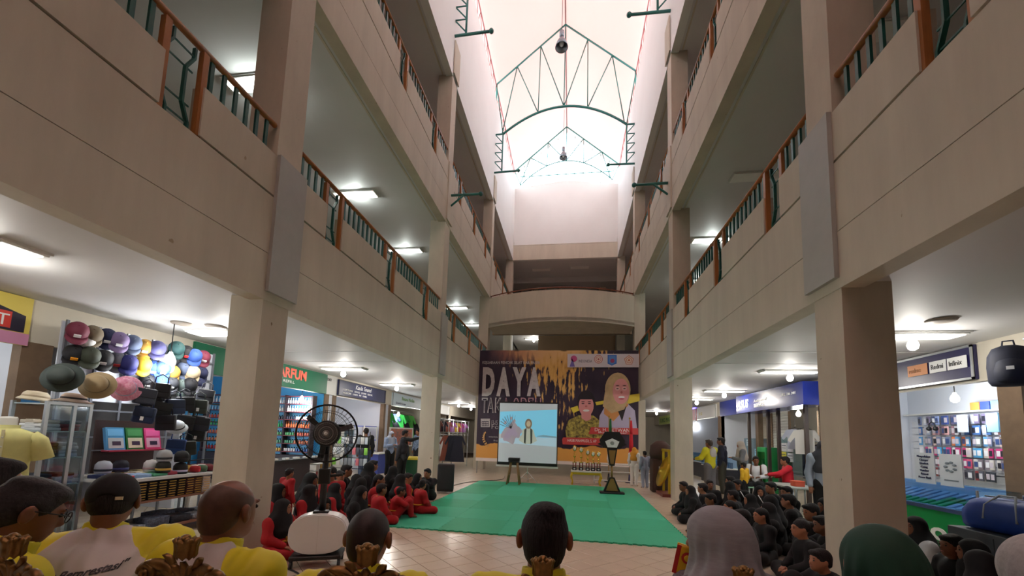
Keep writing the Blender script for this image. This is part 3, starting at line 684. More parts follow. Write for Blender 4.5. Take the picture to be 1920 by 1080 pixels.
for i in range(10):
    folded((-5.28 - (i % 2) * .28, 4.72 + (i // 2) * .33, .151), .26, .3, .07 + .03 * (i % 3), mat('batik_%d' % (i % 3), ((190, 196, 214), (60, 64, 84), (120, 130, 160))[i % 3], .7, var=.7, scale=40), 'folded patterned cloth on the low shelf of the sales table', 'cloths on the low shelf')
# knit hats and mugs on the table
def beanie(p, c1, c2, lab):
    o = MB().lathe([(.085, 0), (.09, .03), (.09, .06), (.092, .062), (.088, .12), (.06, .16), (.002, .175)], cmat(c1), 18).build('bucket_hat', None, p); MB().lathe([(.0925, .03), (.0935, .06), (.09, .06), (.09, .03)], cmat(c2), 18).build('hat_band', o); tag(o, lab, 'hat')
beanie((-5.36, 5.2, .885), (40, 36, 30), (206, 160, 70), 'black hat with broad gold band on the sales table')
beanie((-5.36, 5.2, 1.045), (170, 170, 176), (40, 40, 48), 'grey patterned hat stacked on the gold-banded hat')
beanie((-5.34, 5.45, .842), (22, 22, 26), (200, 190, 220), 'black bucket hat with lilac label on the sales table')
beanie((-5.34, 5.45, 1.02), (26, 26, 30), (26, 26, 30), 'plain black bucket hat stacked on another')
beanie((-5.8, 4.75, .89), (200, 204, 220), (40, 44, 60), 'pale hat with dark band at the back of the table')
beanie((-5.82, 4.98, .89), (30, 32, 50), (70, 80, 140), 'dark blue hat at the back of the table')
beanie((-5.57, 5.2, .89), (226, 220, 222), (200, 160, 170), 'white plush hat on the pile of hats')
for i, c in enumerate(((178, 30, 40), (200, 170, 70), (60, 70, 150), (80, 110, 80), (226, 222, 214), (120, 24, 40), (110, 20, 36), (220, 214, 206), (128, 30, 44), (80, 100, 76), (96, 40, 40), (130, 36, 48))):
    cl = cmat(c)
    o = MB().lathe([(.005, -.06), (.05, -.055), (.055, 0), (.05, .055), (.005, .06)], cl, 12).build('rolled_hat', None, (-5.32 - (i % 3) * .135, 5.68 + (i // 3) % 4 * .125, .897), (0, PI / 2, .3))
    tag(o, 'rolled knit hat in the pile beside the felt caps', 'hat', 'rolled hats on the table')
# board game boxes on a display stand
gs = thing('display_stand', 'brown display stand with a red lip holding game boxes', 'display stand', (-5.88, 5.2, 1.2))
MB().box((-.04, -.42, -.02), (.1, .42, .0), mat('red_lip', (190, 50, 80), .5)).build('lip', gs); MB().box((-.2, -.42, .0), (-.16, .42, .42), mat('stand_brown', (70, 48, 46), .7)).build('back_panel', gs); MB().box((-.2, -.42, -.36), (-.17, .42, -.02), MATS['stand_brown']).build('lower_panel', gs)
for i, (c1, c2, nm) in enumerate((((80, 160, 220), (196, 206, 214), 'blue'), ((40, 120, 56), (222, 214, 190), 'green'), ((232, 70, 140), (240, 190, 214), 'pink'))):
    g = thing('game_box', '%s game box leaning on the display stand' % nm, 'box', (-5.88, 4.93 + i * .26, 1.201)); g.rotation_euler = (0, math.radians(-14), 0)
    MB().box((-.03, -.12, 0), (.02, .12, .33), cmat(c1, .4)).build('carton', g); MB().box((.02, -.1, .02), (.023, .1, .17), cmat(c2, .4)).build('printed_panel', g); MB().box((.02, -.1, .2), (.023, .1, .3), cmat(tuple(min(255, v + 40) for v in c1), .4)).build('printed_panel', g); MB().box((.023, -.05, .06), (.025, .06, .12), cmat((60, 40, 70), .4)).build('printed_panel', g)
# handbags
bg = MB(); bg.rbox((-.06, -.13, 0), (.06, .13, .25), .03, offw); bagm = bg.mesh('handbag')
bf = MB(); bf.rbox((.05, -.12, .1), (.075, .12, .24), .012, offw); flapm = bf.mesh('flap')
bh = MB(); bh.tube([(0, -.08, .24), (0, -.075, .34), (0, 0, .39), (0, .075, .34), (0, .08, .24)], .009, offw, 6); hanm = bh.mesh('handle')
tgm = MB().box((.077, -.02, .04), (.079, .02, .1), wht).mesh('price_tag')
bags = [(285, 745, (30, 30, 38)), (300, 765, (22, 24, 30)), (330, 760, (40, 56, 92)), (350, 755, (28, 30, 36)), (372, 760, (52, 60, 56)), (312, 790, (34, 30, 44)), (345, 790, (24, 26, 32)), (375, 792, (46, 50, 66)), (268, 775, (26, 44, 84)), (384, 740, (54, 56, 64)), (330, 835, (52, 84, 150)), (352, 838, (40, 48, 46)), (366, 812, (36, 40, 44)), (300, 730, (36, 34, 40)), (270, 740, (60, 66, 84))]
for i, (x, y, c) in enumerate(bags):
    o = link('handbag', bagm, None, ax(x, y, -5.72 + .08 * (i % 3)) - Vector((0, 0, .14)), (random.uniform(-.15, .15), 0, random.uniform(-.9, -.4))); o.scale = (.95,) * 3
    recolor(o, cmat(c, .5)); tag(o, '%s handbag hanging in the cluster beside the caps' % ('charcoal tagged', 'jet black', 'steel blue', 'dark slate', 'grey green tagged', 'dark plum', 'ink black', 'slate grey', 'navy tagged', 'medium grey', 'bright blue', 'dark moss', 'dark grey tagged', 'brownish black', 'dusty blue')[i], 'handbag', 'handbags by the cap wall')
    f = link('flap', flapm, o); recolor(f, cmat(tuple(int(v * .8) for v in c), .5)); f = link('handle', hanm, o); recolor(f, cmat(c, .5))
    if i % 4 == 0: link('price_tag', tgm, o)
bk_ = thing('bag_stand', 'black steel stand that the handbags hang from', 'rack', (-6.12, 6.9, 0))
for y in (-.6, .35): MB().box((-.015, y, 0), (.015, y + .03, 2.0), black).build('upright', bk_)
for z in (.95, 1.3, 1.65, 1.98): MB().box((-.015, -.6, z), (.015, .38, z + .02), black).build('rail', bk_)

# ------------------------------------------------------------------ boutique with mannequins
def mannequin(p, shirt, rz, lab, k=1.0):
    t = thing('mannequin', lab, 'mannequin', p, rz)
    mm = mat('mannequin_white', (236, 234, 230), .4)
    MB().lathe([(.11, .92), (.135, 1.0), (.125, 1.12), (.14, 1.25), (.16, 1.36), (.15, 1.43), (.07, 1.48), (.058, 1.52), (.06, 1.6), (.052, 1.62), (.001, 1.625)], mm, 20, sq=(1.15, .75)).build('torso', t)
    MB().tube([(0, 0, 0), (0, 0, .95)], .02, alum).lathe([(.17, 0), (.16, .02), (.02, .035)], alum, 20).build('stand', t)
    s = MB().lathe([(.165, .80), (.172, .95), (.165, 1.1), (.178, 1.25), (.195, 1.36), (.18, 1.44), (.10, 1.485), (.075, 1.5), (.08, 1.53)], shirt, 24, sq=(1.18, .78))
    for s_ in (-1, 1): s.tube([(s_ * .17, 0, 1.41), (s_ * .23, 0, 1.36), (s_ * .285, -.02, 1.16)], [.075, .085, .09], shirt, 12)
    s.build('shirt', t)
    MB().box((-.012, .137, 1.1), (.012, .152, 1.48), cmat((235, 230, 190))).build('placket', t)
    for z in (1.2, 1.3, 1.4): MB().ball((0, .153, z), .008, wht, 8, 4).build('button', t)
    return t
mannequin((-5.49, 3.55, -.0), mat('shirt_yellow', (226, 220, 150), .8, var=.1, scale=8), math.radians(-130), 'white mannequin torso wearing a pale yellow button shirt')
mannequin((-6.2, 2.8, 0), cmat((232, 232, 232)), math.radians(-130), 'white mannequin torso in a white shirt beside the boutique door')
# hanging garments (generic)
def garment(p, c, kind, rz, label, group=None, name='hanging_shirt', k=1.0, cat='clothing'):
    t = thing(name, label, cat, p, rz, group)
    mt = c if not isinstance(c, tuple) else cmat(c)
    g = MB()
    if kind == 'shirt':
        pl = [(-.2, -.62), (.2, -.62), (.2, -.2), (.3, -.34), (.36, -.28), (.22, -.02), (.08, 0), (-.08, 0), (-.22, -.02), (-.36, -.28), (-.3, -.34), (-.2, -.2)]
    elif kind == 'dress':
        pl = [(-.32, -1.15), (.32, -1.15), (.19, -.35), (.19, -.2), (.3, -.42), (.36, -.36), (.2, -.02), (.07, 0), (-.07, 0), (-.2, -.02), (-.36, -.36), (-.3, -.42), (-.19, -.2), (-.19, -.35)]
    else:
        pl = [(-.17, -.95), (-.04, -.95), (-.0, -.3), (.04, -.95), (.17, -.95), (.16, 0), (-.16, 0)]
    pl = [(x * k, y * k) for x, y in pl]
    g.prism(pl, .07, mt, frame3((0, .035, 0), (1, 0, 0), (0, 0, 1))); g.build('cloth', t)
    MB().tube([(-.16 * k, 0, -.01), (0, 0, .05), (.16 * k, 0, -.01)], .008, black, 5).tube([(0, 0, .05), (0, 0, .12), (.02, 0, .14)], .005, alum, 5).build('hanger', t)
    return t
rk0 = thing('clothes_rail', 'chrome clothes rail inside the boutique', 'rack', (-7.4, 2.6, 0))
MB().tube([(0, -.9, 1.75), (0, 1.2, 1.75)], .015, alum).build('rail', rk0)
for y in (-.85, 1.15): MB().tube([(0, y, 0), (0, y, 1.75)], .015, alum).build('upright', rk0)
for i, c in enumerate(((120, 106, 98), (98, 90, 88), (150, 138, 124), (84, 70, 66), (170, 160, 150))):
    garment((-7.4, 1.9 + i * .36, 1.62), c, 'dress', .1, '%s dress on the boutique rail' % ('taupe', 'grey', 'sand', 'brown', 'light beige')[i], 'dresses in the boutique')
tag(MB().rbox((-.008, -.1, -.05), (.008, .1, .05), .004, cmat((60, 130, 190), .4)).build('notice_sticker', None, (-6.879, 4.55, 1.86)), 'small blue notice sticker on the brown post', 'sticker')

# ------------------------------------------------------------------ perfume shop: shelves of bottles
bt = MB().lathe([(.026, 0), (.028, .01), (.028, .09), (.02, .115), (.011, .125), (.011, .14), (.015, .142), (.015, .175), (.001, .178)], offw, 10).mesh('perfume_bottle')
bt2 = MB().rbox((-.026, -.02, 0), (.026, .02, .09), .006, offw).lathe([(.01, .09), (.01, .1), (.016, .102), (.016, .13), (.001, .132)], black, 8).mesh('perfume_bottle')
dkred = mat('shelf_red', (122, 44, 56), .5); dkbr = mat('shelf_dark', (48, 36, 42), .6)
def shelf_unit(p, wdt, rows, z0, dz, lab, facing, palette, nb, rz):
    t = thing('perfume_shelf', lab, 'shelf', p, rz)
    for x in (0, wdt / 2, wdt): MB().box((x - .02, 0, 0), (x + .02, .2, z0 + rows * dz + .02), dkbr).build('side_panel', t)
    for r in range(rows + 1): MB().box((0, 0, z0 + r * dz - .02), (wdt, .2, z0 + r * dz), dkred).build('shelf_board', t)
    MB().box((0, .2, 0), (wdt, .215, z0 + rows * dz), mat('shelf_blue', (90, 176, 224), .5)).build('back_panel', t)
    MB().box((0, -.06, 0), (wdt, .2, z0 - .1), dkbr).build('base_cabinet', t)
    c, s = math.cos(rz), math.sin(rz)
    for r in range(rows):
        col = palette[r % len(palette)]
        for i in range(nb):
            x = .06 + (wdt - .12) * (i + .5) / nb
            if abs(x - wdt / 2) < .052: x += math.copysign(.014, x - wdt / 2)
            me = bt if r in (rows - 1, rows - 2, 3) else bt2
            q = Vector(p) + Vector((c * x - s * .08, s * x + c * .08, z0 + r * dz + .001))
            o = link('perfume_bottle', me, None, q); cc = col[i * len(col) // nb]; recolor(o, cmat(cc, .25))
            tag(o, 'small %s perfume bottle on the red-edged shelves' % ('white' if min(cc) > 200 else 'green' if cc[1] > cc[0] + 20 and cc[1] > cc[2] else 'blue' if cc[2] > cc[0] + 20 else 'orange' if cc[0] > 200 else 'red'), 'bottle', 'perfume bottles')
pal = [[(190, 50, 50), (230, 190, 80), (226, 226, 230), (60, 110, 180)], [(226, 130, 80), (90, 170, 130), (226, 130, 80)], [(230, 120, 80), (90, 180, 110), (226, 110, 80)], [(60, 180, 110), (230, 130, 80)], [(230, 90, 70), (40, 40, 60), (226, 226, 226)], [(150, 190, 220), (226, 226, 226), (200, 190, 160)], [(236, 240, 246), (220, 234, 250)]]
shelf_unit((-8.75, 10.85, 0), 1.75, 7, .9, .235, 'dark red perfume shelf unit under the green perfume sign', 0, pal, 20, 0)
shelf_unit((-10.6, 10.85, 0), 1.8, 7, .9, .235, 'dark red perfume shelf unit deeper inside the perfume shop', 0, pal, 16, 0)
# rack of small packets in front of the shelves
rk1 = thing('packet_rack', 'black wire rack of small silver packets by the perfume shop', 'rack', (-5.6, 10.75, 0))
for x in (-.55, .55): MB().tube([(x, 0, 0), (x, 0, 1.55)], .015, black).build('upright', rk1)
for z in (.5, .8, 1.1, 1.4): MB().tube([(-.55, 0, z), (.55, 0, z)], .01, black, 6).build('rail', rk1)
MB().box((-.55, -.2, 0), (.55, .2, .06), black).build('base', rk1)
pkm = MB().rbox((-.05, -.012, -.2), (.05, .012, 0), .008, offw).mesh('hanging_packet')
for r, z in enumerate((.8, 1.1, 1.4)):
    for i in range(9):
        o = link('hanging_packet', pkm, None, (-6.07 + i * .118, 10.71, z - .01), (0, 0, random.uniform(-.3, .3))); cc = random.choice([(200, 206, 214), (60, 60, 70), (230, 230, 230), (150, 220, 90), (220, 120, 130), (140, 146, 156)])
        recolor(o, cmat(cc, .4)); tag(o, 'small hanging packet on the black wire rack', 'packet', 'packets on the wire rack')
# counter with book-like boxes in front (behind the seated boys)
ct = thing('perfume_counter', 'dark wooden perfume counter with white labels along its top', 'counter', (-6.55, 9.15, 0))
MB().box((-.3, -1.0, 0), (.3, 1.3, .78), dkbr).build('body', ct); MB().box((-.33, -1.05, .78), (.33, 1.35, .81), black).build('top', ct)
for i in range(6):
    MB().rbox((-.05, -.07, 0), (.05, .07, .05), .006, offw).build('label_card', ct).location = (.26, -.9 + i * .38, .812)
bxm = MB().box((-.04, -.03, 0), (.04, .03, .12), offw).mesh('carton')
for r in range(4):
    for i in range(7):
        o = link('carton', bxm, None, (-4.62 + .0, 7.72 + i * .07, .32 + r * .14)); recolor(o, cmat(random.choice([(214, 180, 90), (180, 60, 60), (90, 120, 170), (226, 222, 214), (70, 60, 90)]), .5)); tag(o, 'small coloured carton in the rack behind the seated boys', 'carton', 'cartons in the low rack')
lr = thing('low_rack', 'low white rack of small cartons behind the seated boys', 'rack', (-4.62, 7.92, 0))
for r in range(5): MB().box((-.08, -.26, .3 + r * .14), (.06, .26, .315 + r * .14), offw).build('shelf', lr)
for y in (-.26, .25): MB().box((-.08, y, 0), (.06, y + .012, .88), offw).build('side_panel', lr)
for o in bpy.data.objects:
    if o.name.startswith('carton'): o.location.z += -.005

# ------------------------------------------------------------------ general shop with the slate blue sign
fr = thing('display_fridge', 'white glass-door drinks fridge under the slate blue sign', 'fridge', (-6.9, 12.3, 0))
MB().box((-.3, -.3, 0), (.0, .3, 1.75), offw).box((0, -.3, 0), (.3, -.27, 1.75), offw).box((0, .27, 0), (.3, .3, 1.75), offw).box((0, -.3, 1.6), (.3, .3, 1.75), offw).box((0, -.3, 0), (.3, .3, .2), offw).build('body', fr)
for z in (.55, .9, 1.25): MB().box((0, -.27, z), (.27, .27, z + .015), alum).build('shelf', fr)
MB().box((.3, -.28, .2), (.32, .28, 1.6), glass('fridge_glass', (220, 235, 245), .15)).build('door', fr)
dm = MB().lathe([(.03, 0), (.032, .01), (.032, .12), (.014, .17), (.014, .2), (.001, .202)], offw, 8).mesh('drink_bottle')
for z in (.205, .566, .916, 1.266):
    for i in range(6):
        o = link('drink_bottle', dm, None, (-6.74, 12.08 + i * .088, z)); recolor(o, cmat(random.choice([(180, 60, 50), (230, 190, 90), (226, 226, 226), (90, 140, 90)]), .25)); tag(o, 'drink bottle standing inside the glass-door fridge', 'bottle', 'drinks in the fridge')
back(-1, 11.86, 13.0, 8.2, mat('orange_board', (214, 140, 80), .6))
sh = thing('white_shelf', 'white metal shelf with blue boards under the slate blue sign', 'shelf', (-7.3, 14.5, 0))
for x in (-.3, .3):
    for y in (-.5, .5): MB().box((x - .02, y - .02, 0), (x + .02, y + .02, 1.75), offw).build('upright', sh)
for z in (.4, .8, 1.2, 1.72): MB().box((-.3, -.5, z), (.3, .5, z + .03), cmat((74, 92, 190), .4)).build('shelf_board', sh)
for i in range(14):
    z = (.43, .83, 1.23)[i % 3]; c = random.choice([(220, 80, 60), (236, 200, 90), (120, 150, 200), (240, 240, 240), (200, 140, 60)])
    o = MB().lathe([(.06, 0), (.08, .04), (.07, .1), (.02, .13)], cmat(c, .4), 10).build('plastic_jar', None, (-7.15, 14.12 + (i // 3) * .18, z)); tag(o, 'small coloured jar on the white and blue shelf', 'jar', 'jars on the blue shelf')
ctr = thing('blue_counter', 'blue and white shop counter below the white shelf', 'counter', (-6.6, 14.6, 0))
MB().box((-.2, -.55, 0), (.2, .55, .72), cmat((64, 80, 160), .5)).build('body', ctr); MB().box((-.23, -.58, .72), (.23, .58, .76), offw).build('top', ctr)
# ------------------------------------------------------------------ clothes shop
fp = thing('framed_picture', 'white framed photo collage standing before the clothes shop', 'picture', (-6.55, 16.3, .95), math.radians(60))
MB().box((-.6, -.02, 0), (.6, .02, .8), offw).build('frame', fp); MB().box((-.54, -.026, .06), (.54, -.018, .74), mat('collage', (120, 110, 110), .5, var=1, var2=(210, 120, 90), scale=7)).build('print', fp); MB().box((-.5, .02, -.95), (.5, .12, 0), brn).build('support', fp)
for i in range(16):
    c = random.choice([(40, 150, 60), (24, 26, 34), (30, 32, 42), (90, 180, 80), (60, 60, 70), (150, 60, 80), (230, 230, 230), (40, 60, 100)])
    garment((-7.1 - .12 * (i % 3), 16.1 + i * .19, 2.35 - .35 * (i % 2)), c, 'shirt' if i % 3 else 'dress', math.radians(50), 'garment hanging in the front of the clothes shop', 'garments in the clothes shop')
rl = thing('clothes_rail', 'long steel clothes rail across the clothes shop', 'rack', (-7.2, 17.6, 0)); MB().tube([(0, -1.7, 2.5), (0, 1.7, 2.5)], .015, alum).build('rail', rl); MB().tube([(0, -1.7, 2.15), (0, 1.7, 2.15)], .015, alum).build('rail', rl)
for y in (-1.65, 1.65): MB().tube([(0, y, 0), (0, y, 2.5)], .015, alum).build('upright', rl)
# far clothing stalls beyond the second columns
for i in range(26):
    c = random.choice([(226, 120, 170), (200, 80, 140), (214, 180, 60), (90, 60, 50), (230, 230, 230), (50, 110, 190), (150, 90, 160), (240, 170, 190), (120, 60, 50), (60, 60, 70)])
    garment((-6.3 - (i % 4) * .35, 20.2 + (i // 4) * .85, 2.2 - .85 * (i % 2)), c, ('shirt', 'dress')[i % 2], random.uniform(-.4, .6), 'bright garment hanging in the stalls at the end of the cap-stall aisle', 'garments in the far stalls', k=.9)
for i in range(7):
    rl = thing('clothes_rail', 'steel rail of hanging clothes in the far stalls', 'rack', (-6.8, 20.2 + i * .85, 0), 0, 'rails in the far stalls'); MB().tube([(-.9, 0, 2.33), (.9, 0, 2.33)], .015, alum).build('rail', rl); MB().tube([(-.9, 0, 1.48), (.9, 0, 1.48)], .015, alum).build('rail', rl)
    for x in (-.85, .85): MB().tube([(x, 0, 0), (x, 0, 2.36)], .015, alum).build('upright', rl)
for i in range(3):
    garment((-4.9 - .3 * i, 19.3 + .1 * i, 1.45), ((40, 40, 56), (34, 34, 48), (150, 80, 60))[i], 'dress', .3, 'dark long coat on a stand in the aisle', 'coats in the aisle', k=1.1)
ck = thing('coat_stand', 'steel stand holding dark coats in the aisle', 'rack', (-5.2, 19.4, 0)); MB().tube([(-.7, 0, 1.6), (.8, 0, 1.6)], .015, alum).build('rail', ck)
for x in (-.65, .75): MB().tube([(x, 0, 0), (x, 0, 1.6)], .015, alum).build('upright', ck)
# ------------------------------------------------------------------ phone accessories shop
tag(MB().box((-.25, -2.3, 0), (0, 2.3, .03), offw).build("wall_shelf", None, (8.74, 8.6, 2.34)), "white wall shelf above the hanging phone accessories", "shelf")
gridp = thing('pegboard', 'white slatted display wall of the phone accessories shop', 'display wall', (8.7, 8.6, 0))
for i in range(8): MB().box((0, -2.35, .95 + i * .16), (.03, 2.35, 1.09 + i * .16), mat('slat_white', (214, 216, 222), .5)).build('slat', gridp)
ppk = MB(); ppk.rbox((-.006, -.05, -.18), (.012, .05, 0), .004, offw); ppk.box((-.008, -.036, -.15), (-.005, .036, -.05), offw); ppk.tube([(.0, 0, -.01), (.06, 0, .0)], .003, alum, 5)
ppk_v = MB(); ppk_v.rbox((-.018, -.048, -.18), (.004, .048, 0), .004, mat('pk_a', (200, 200, 210), .4)); ppk_v.box((-.021, -.034, -.14), (-.017, .034, -.04), mat('pk_b', (60, 60, 70), .4)); ppk_v.tube([(.0, 0, -.004), (.07, 0, -.004)], .003, alum, 5)
ppm = ppk_v.mesh('accessory_packet')
pcs = {0: [(70, 90, 160), (200, 206, 220), (90, 100, 140), (120, 110, 140), (150, 170, 220)], 1: [(180, 190, 214), (220, 170, 170), (70, 110, 170), (200, 200, 206), (150, 110, 120)], 2: [(90, 150, 200), (210, 120, 70), (226, 200, 190), (110, 120, 150), (130, 140, 140), (160, 160, 170)], 3: [(80, 160, 210), (214, 200, 190), (190, 60, 120), (220, 220, 226), (140, 130, 140)], 4: [(210, 205, 200), (190, 50, 110), (214, 90, 120), (150, 140, 150), (120, 110, 120)], 5: [(60, 64, 72), (90, 90, 100), (210, 200, 200), (140, 60, 60)]}
for r in range(6):
    z = 2.30 - r * .225
    for i in range(30):
        if r == 5 and 8 < i < 15: continue
        y = 7.35 + i * .11 + random.uniform(-.008, .008)
        o = link('accessory_packet', ppm, None, (8.6 - .03 * (i % 2), y, z), (0, 0, random.uniform(-.15, .15)), (1, .95, 1.05))
        c = random.choice(pcs[r]); recolor(o, cmat(c, .3), cmat(random.choice([(40, 40, 50), (230, 230, 236), (60, 80, 130), (200, 190, 200)]), .3))
        tag(o, 'blister packet in the %s row of hanging phone accessories' % ('top', 'second', 'third', 'fourth', 'fifth', 'lowest')[r], 'packet', 'accessory packets, %s row' % ('top', 'second', 'third', 'fourth', 'fifth', 'lowest')[r])
for i in range(14):
    o = MB().rbox((-.1, -.09, 0), (.1, .09, .16), .006, cmat(((220, 220, 232), (200, 206, 226), (60, 80, 180), (214, 140, 70), (120, 190, 220))[(i * 3) % 5 if i < 10 else 2 + i % 3], .4)).build('phone_box', None, (8.62, 6.6 + i * .2, 2.371)); tag(o, 'phone carton standing on the white wall shelf', 'box', 'cartons on the wall shelf')
# headphones and selfie stick hanging as larger items
hp = thing('headphones', 'black headphones hanging among the accessory packets', 'headphones', (8.42, 10.05, 2.05)); MB().tube([(0, -.08, 0), (0, -.07, .08), (0, 0, .12), (0, .07, .08), (0, .08, 0)], .01, black).build('headband', hp)
for y in (-.08, .08): MB().lathe([(.045, -.02), (.05, 0), (.045, .02)], black, 14, frame3((0, y, -.03), (0, 0, 1), (1, 0, 0))).build('ear_cup', hp)
MB().tube([(0, 0, .12), (.15, 0, .12)], .006, alum, 6).build('hook', hp)
for i, (y, c, w) in enumerate(((9.35, (200, 210, 226), .2), (8.75, (150, 200, 232), .22), (8.5, (190, 214, 226), .18))):
    o = MB().rbox((-.02, -w / 2, -.36), (.02, w / 2, 0), .008, cmat(c, .25)).tube([(0, 0, -.01), (.14, 0, -.01)], .005, alum, 5).build('large_packet', None, (8.42, y, 2.29)); tag(o, '%s large blister packet hanging over the accessory rows' % ('white', 'sky blue', 'pale blue')[i], 'packet')
# glass counter
cx0, cx1, cy0, cy1 = 6.35, 7.0, 6.75, 10.2
gc = thing('phone_counter', 'glass phone counter with green front panel and display bed', 'counter', (cx0, cy0, 0)); Lg = cy1 - cy0; dg = cx1 - cx0
gpan = mat('counter_green', (0, 140, 70), .35)
MB().box((0, 0, 0), (dg, Lg, .62), gpan).build('front_panel', gc); MB().box((-.02, -.02, .62), (dg, Lg, .68), mat('counter_edge', (60, 74, 110), .3)).build('ledge', gc)
MB().box((.01, .02, .681), (dg - .02, Lg - .02, .69), mat('counter_bed', (206, 220, 236), .4)).build('display_bed', gc)
MB().box((0, .01, .68), (.006, Lg - .01, 1.0), glass('counter_glass', (215, 235, 250), .1)).build('front_glass', gc); MB().box((0, 0, 1.0), (dg, Lg, 1.012), MATS['counter_glass']).build('top_glass', gc)
MB().box((dg - .03, 0, .68), (dg, Lg, 1.0), mat('counter_back', (190, 214, 240), .4)).build('back_panel', gc)
for y in (0, Lg / 2, Lg): MB().box((-.008, y - .012, .68), (.012, y + .012, 1.012), alum).build('upright', gc)
phm = MB().rbox((-.09, -.045, 0), (.09, .045, .03), .006, offw).mesh('phone_box')
for r in range(3):
    for i in range(20):
        M = Matrix.Translation((cx0 + .12 + r * .17, cy0 + .2 + i * .155, .70 + r * .062)) @ Matrix.Rotation(-.35, 4, 'Y')
        o = link('phone_box', phm); o.matrix_world = M; c = (40, 170, 90) if r == 0 and i > 2 or (r == 1 and i < 5) else (170, 190, 220); recolor(o, cmat(c, .3)); tag(o, '%s phone carton lying in the glass phone counter' % ('green' if c[1] == 170 else 'pale blue'), 'box', 'cartons in the phone counter')
pM = frame3((cx0 - .004, 8.42, .17), (0, -1, 0), (0, 0, 1))
text('lettering', 'oppo', .38, wht, pM, gc, xs=1.45, bold=.01)
# paper notices on the counter
for i, y in enumerate((7.75, 7.28)):
    n = thing('paper_notice', ('white paper price notice standing on the phone counter', 'white paper notice with a plant drawing on the phone counter')[i], 'notice', (cx0 + .12, y, 1.013)); n.rotation_euler = (0, 0, 0)
    MB().box((0, -.19, 0), (.01, .19, .5), mat('paper_grey', (206, 212, 220), .5)).build('sheet', n)
    if i == 0:
        for k, w_ in enumerate(('Menyediakan', 'Charger', 'Headset', 'Casing', 'Voucher', 'Baterai', 'Power Bank')): text('lettering', w_, .05, snavy, frame3((cx0 + .118 - .003 + .0, y, 1.44 - k * .058), (0, -1, 0), (0, 0, 1)), n, align='CENTER')
    else:
        for k in range(7): a = k * .9; MB().ball((-.004, .08 * math.cos(a), .3 + .07 * math.sin(a)), (.003, .04, .02), cmat((120, 130, 140)), 8, 4).build('drawing', n)
        MB().box((-.002, -.12, .08), (0, .12, .1), cmat((120, 130, 140))).build('drawing', n)
# dark cabinet with duffel bag
dc = thing('grey_cabinet', 'dark grey low cabinet carrying the blue duffel bag', 'cabinet', (5.38, 5.05, 0)); MB().rbox((-.35, -.45, 0), (.35, .55, .70), .01, mat('dark_grey', (74, 78, 84), .5, var=.2, scale=5)).build('body', dc); MB().box((-.356, .02, .05), (-.35, .03, .66), MATS['dark_grey']).build('door_gap', dc)
db = thing('duffel_bag', 'bright blue duffel bag lying on the dark grey cabinet', 'bag', (5.33, 5.1, .70), math.radians(8))
dblue = mat('duffel_blue', (24, 62, 150), .55, var=.15, scale=9)
q = MB(); secs = []
for i in range(9):
    u = -1 + i / 4; k = (1 - abs(u) ** 5) * .32 + .68; secs.append((u * .43, k))
vs = []; fs = []
for (yy, k) in secs:
    for j in range(14):
        a = 2 * PI * j / 14; x = .24 * k * math.copysign(abs(math.cos(a)) ** .6, math.cos(a)); z = .001 + .38 * k * (.5 + .5 * math.copysign(abs(math.sin(a)) ** .6, math.sin(a))); vs.append((x, yy, z))
for i in range(8):
    for j in range(14): fs.append((i * 14 + j, i * 14 + (j + 1) % 14, (i + 1) * 14 + (j + 1) % 14, (i + 1) * 14 + j))
fs += [tuple(reversed(range(14))), tuple(8 * 14 + j for j in range(14))]
q.add(vs, fs, dblue, True); q.build('bag_body', db)
MB().tube([(-.02, -.3, .378), (-.02, .3, .378)], .009, black, 6).build('zipper', db)
for s in (-1, 1): MB().tube([(s * .235, -.15, .15), (s * .22, -.14, .3), (s * .13, -.07, .41), (s * .13, .07, .41), (s * .22, .14, .3), (s * .235, .15, .15)], .012, mat('strap_grey', (170, 176, 186), .6), 6).build('handle', db)
# second pile on the right edge
pb = thing('bag_pile', 'grey and black travel bag behind the blue duffel', 'bag', (6.15, 5.35, 0)); MB().rbox((-.2, -.3, 0), (.2, .3, .95), .05, mat('bag_black', (34, 36, 44), .6)).build('bag_body', pb); MB().box((-.21, -.1, .2), (-.2, .1, .6), mat('bag_grey', (150, 150, 158), .6)).build('pocket', pb)
# backpacks hanging by the phone shop
def backpack(p, c, rz, lab, k=1):
    t = thing('backpack', lab, 'backpack', p, rz)
    M = mat('pack_%d' % c[2], c, .7, var=.2, scale=10)
    MB().lathe([(.1, -.48), (.15, -.47), (.175, -.42), (.18, -.25), (.17, -.12), (.13, -.03), (.06, 0), (.001, .004)], M, 20, sq=(1, .68)).build('bag_body', t); MB().lathe([(.09, -.44), (.125, -.42), (.13, -.3), (.115, -.2), (.06, -.15), (.001, -.145)], M, 18, Matrix.Translation((0, -.06, 0)), sq=(1, .75)).build('front_pocket', t)
    MB().tube([(-.05, .03, -.02), (-.04, .03, .06), (.04, .03, .06), (.05, .03, -.02)], .01, M, 6).build('grab_handle', t); MB().box((-.03, -.162, -.3), (.03, -.154, -.26), wht).build('badge', t)
    for s in (-1, 1): MB().tube([(s * .08, .09, -.03), (s * .1, .16, -.15), (s * .1, .15, -.32), (s * .11, .09, -.42)], .016, M, 6).build('strap', t)
    t.scale = (k,) * 3
    return t
p = ad(1890, 648, 5.4); backpack(p, (28, 32, 52), -.75, 'navy backpack hanging on the cream wall beside the phone sign', 1.15)
p = ad(1975, 660, 4.8); backpack(p, (30, 60, 130), -.8, 'blue backpack hanging beside the navy backpack', 1.15)
tag(MB().tube([(6.89, 5.2, 2.95), (6.0, 5.2, 2.95)], .02, alum).tube([(6.0, 4.6, 2.95), (6.0, 5.6, 2.95)], .02, alum).build('hanging_rail'), 'steel wall rail that the backpacks hang from', 'rail')

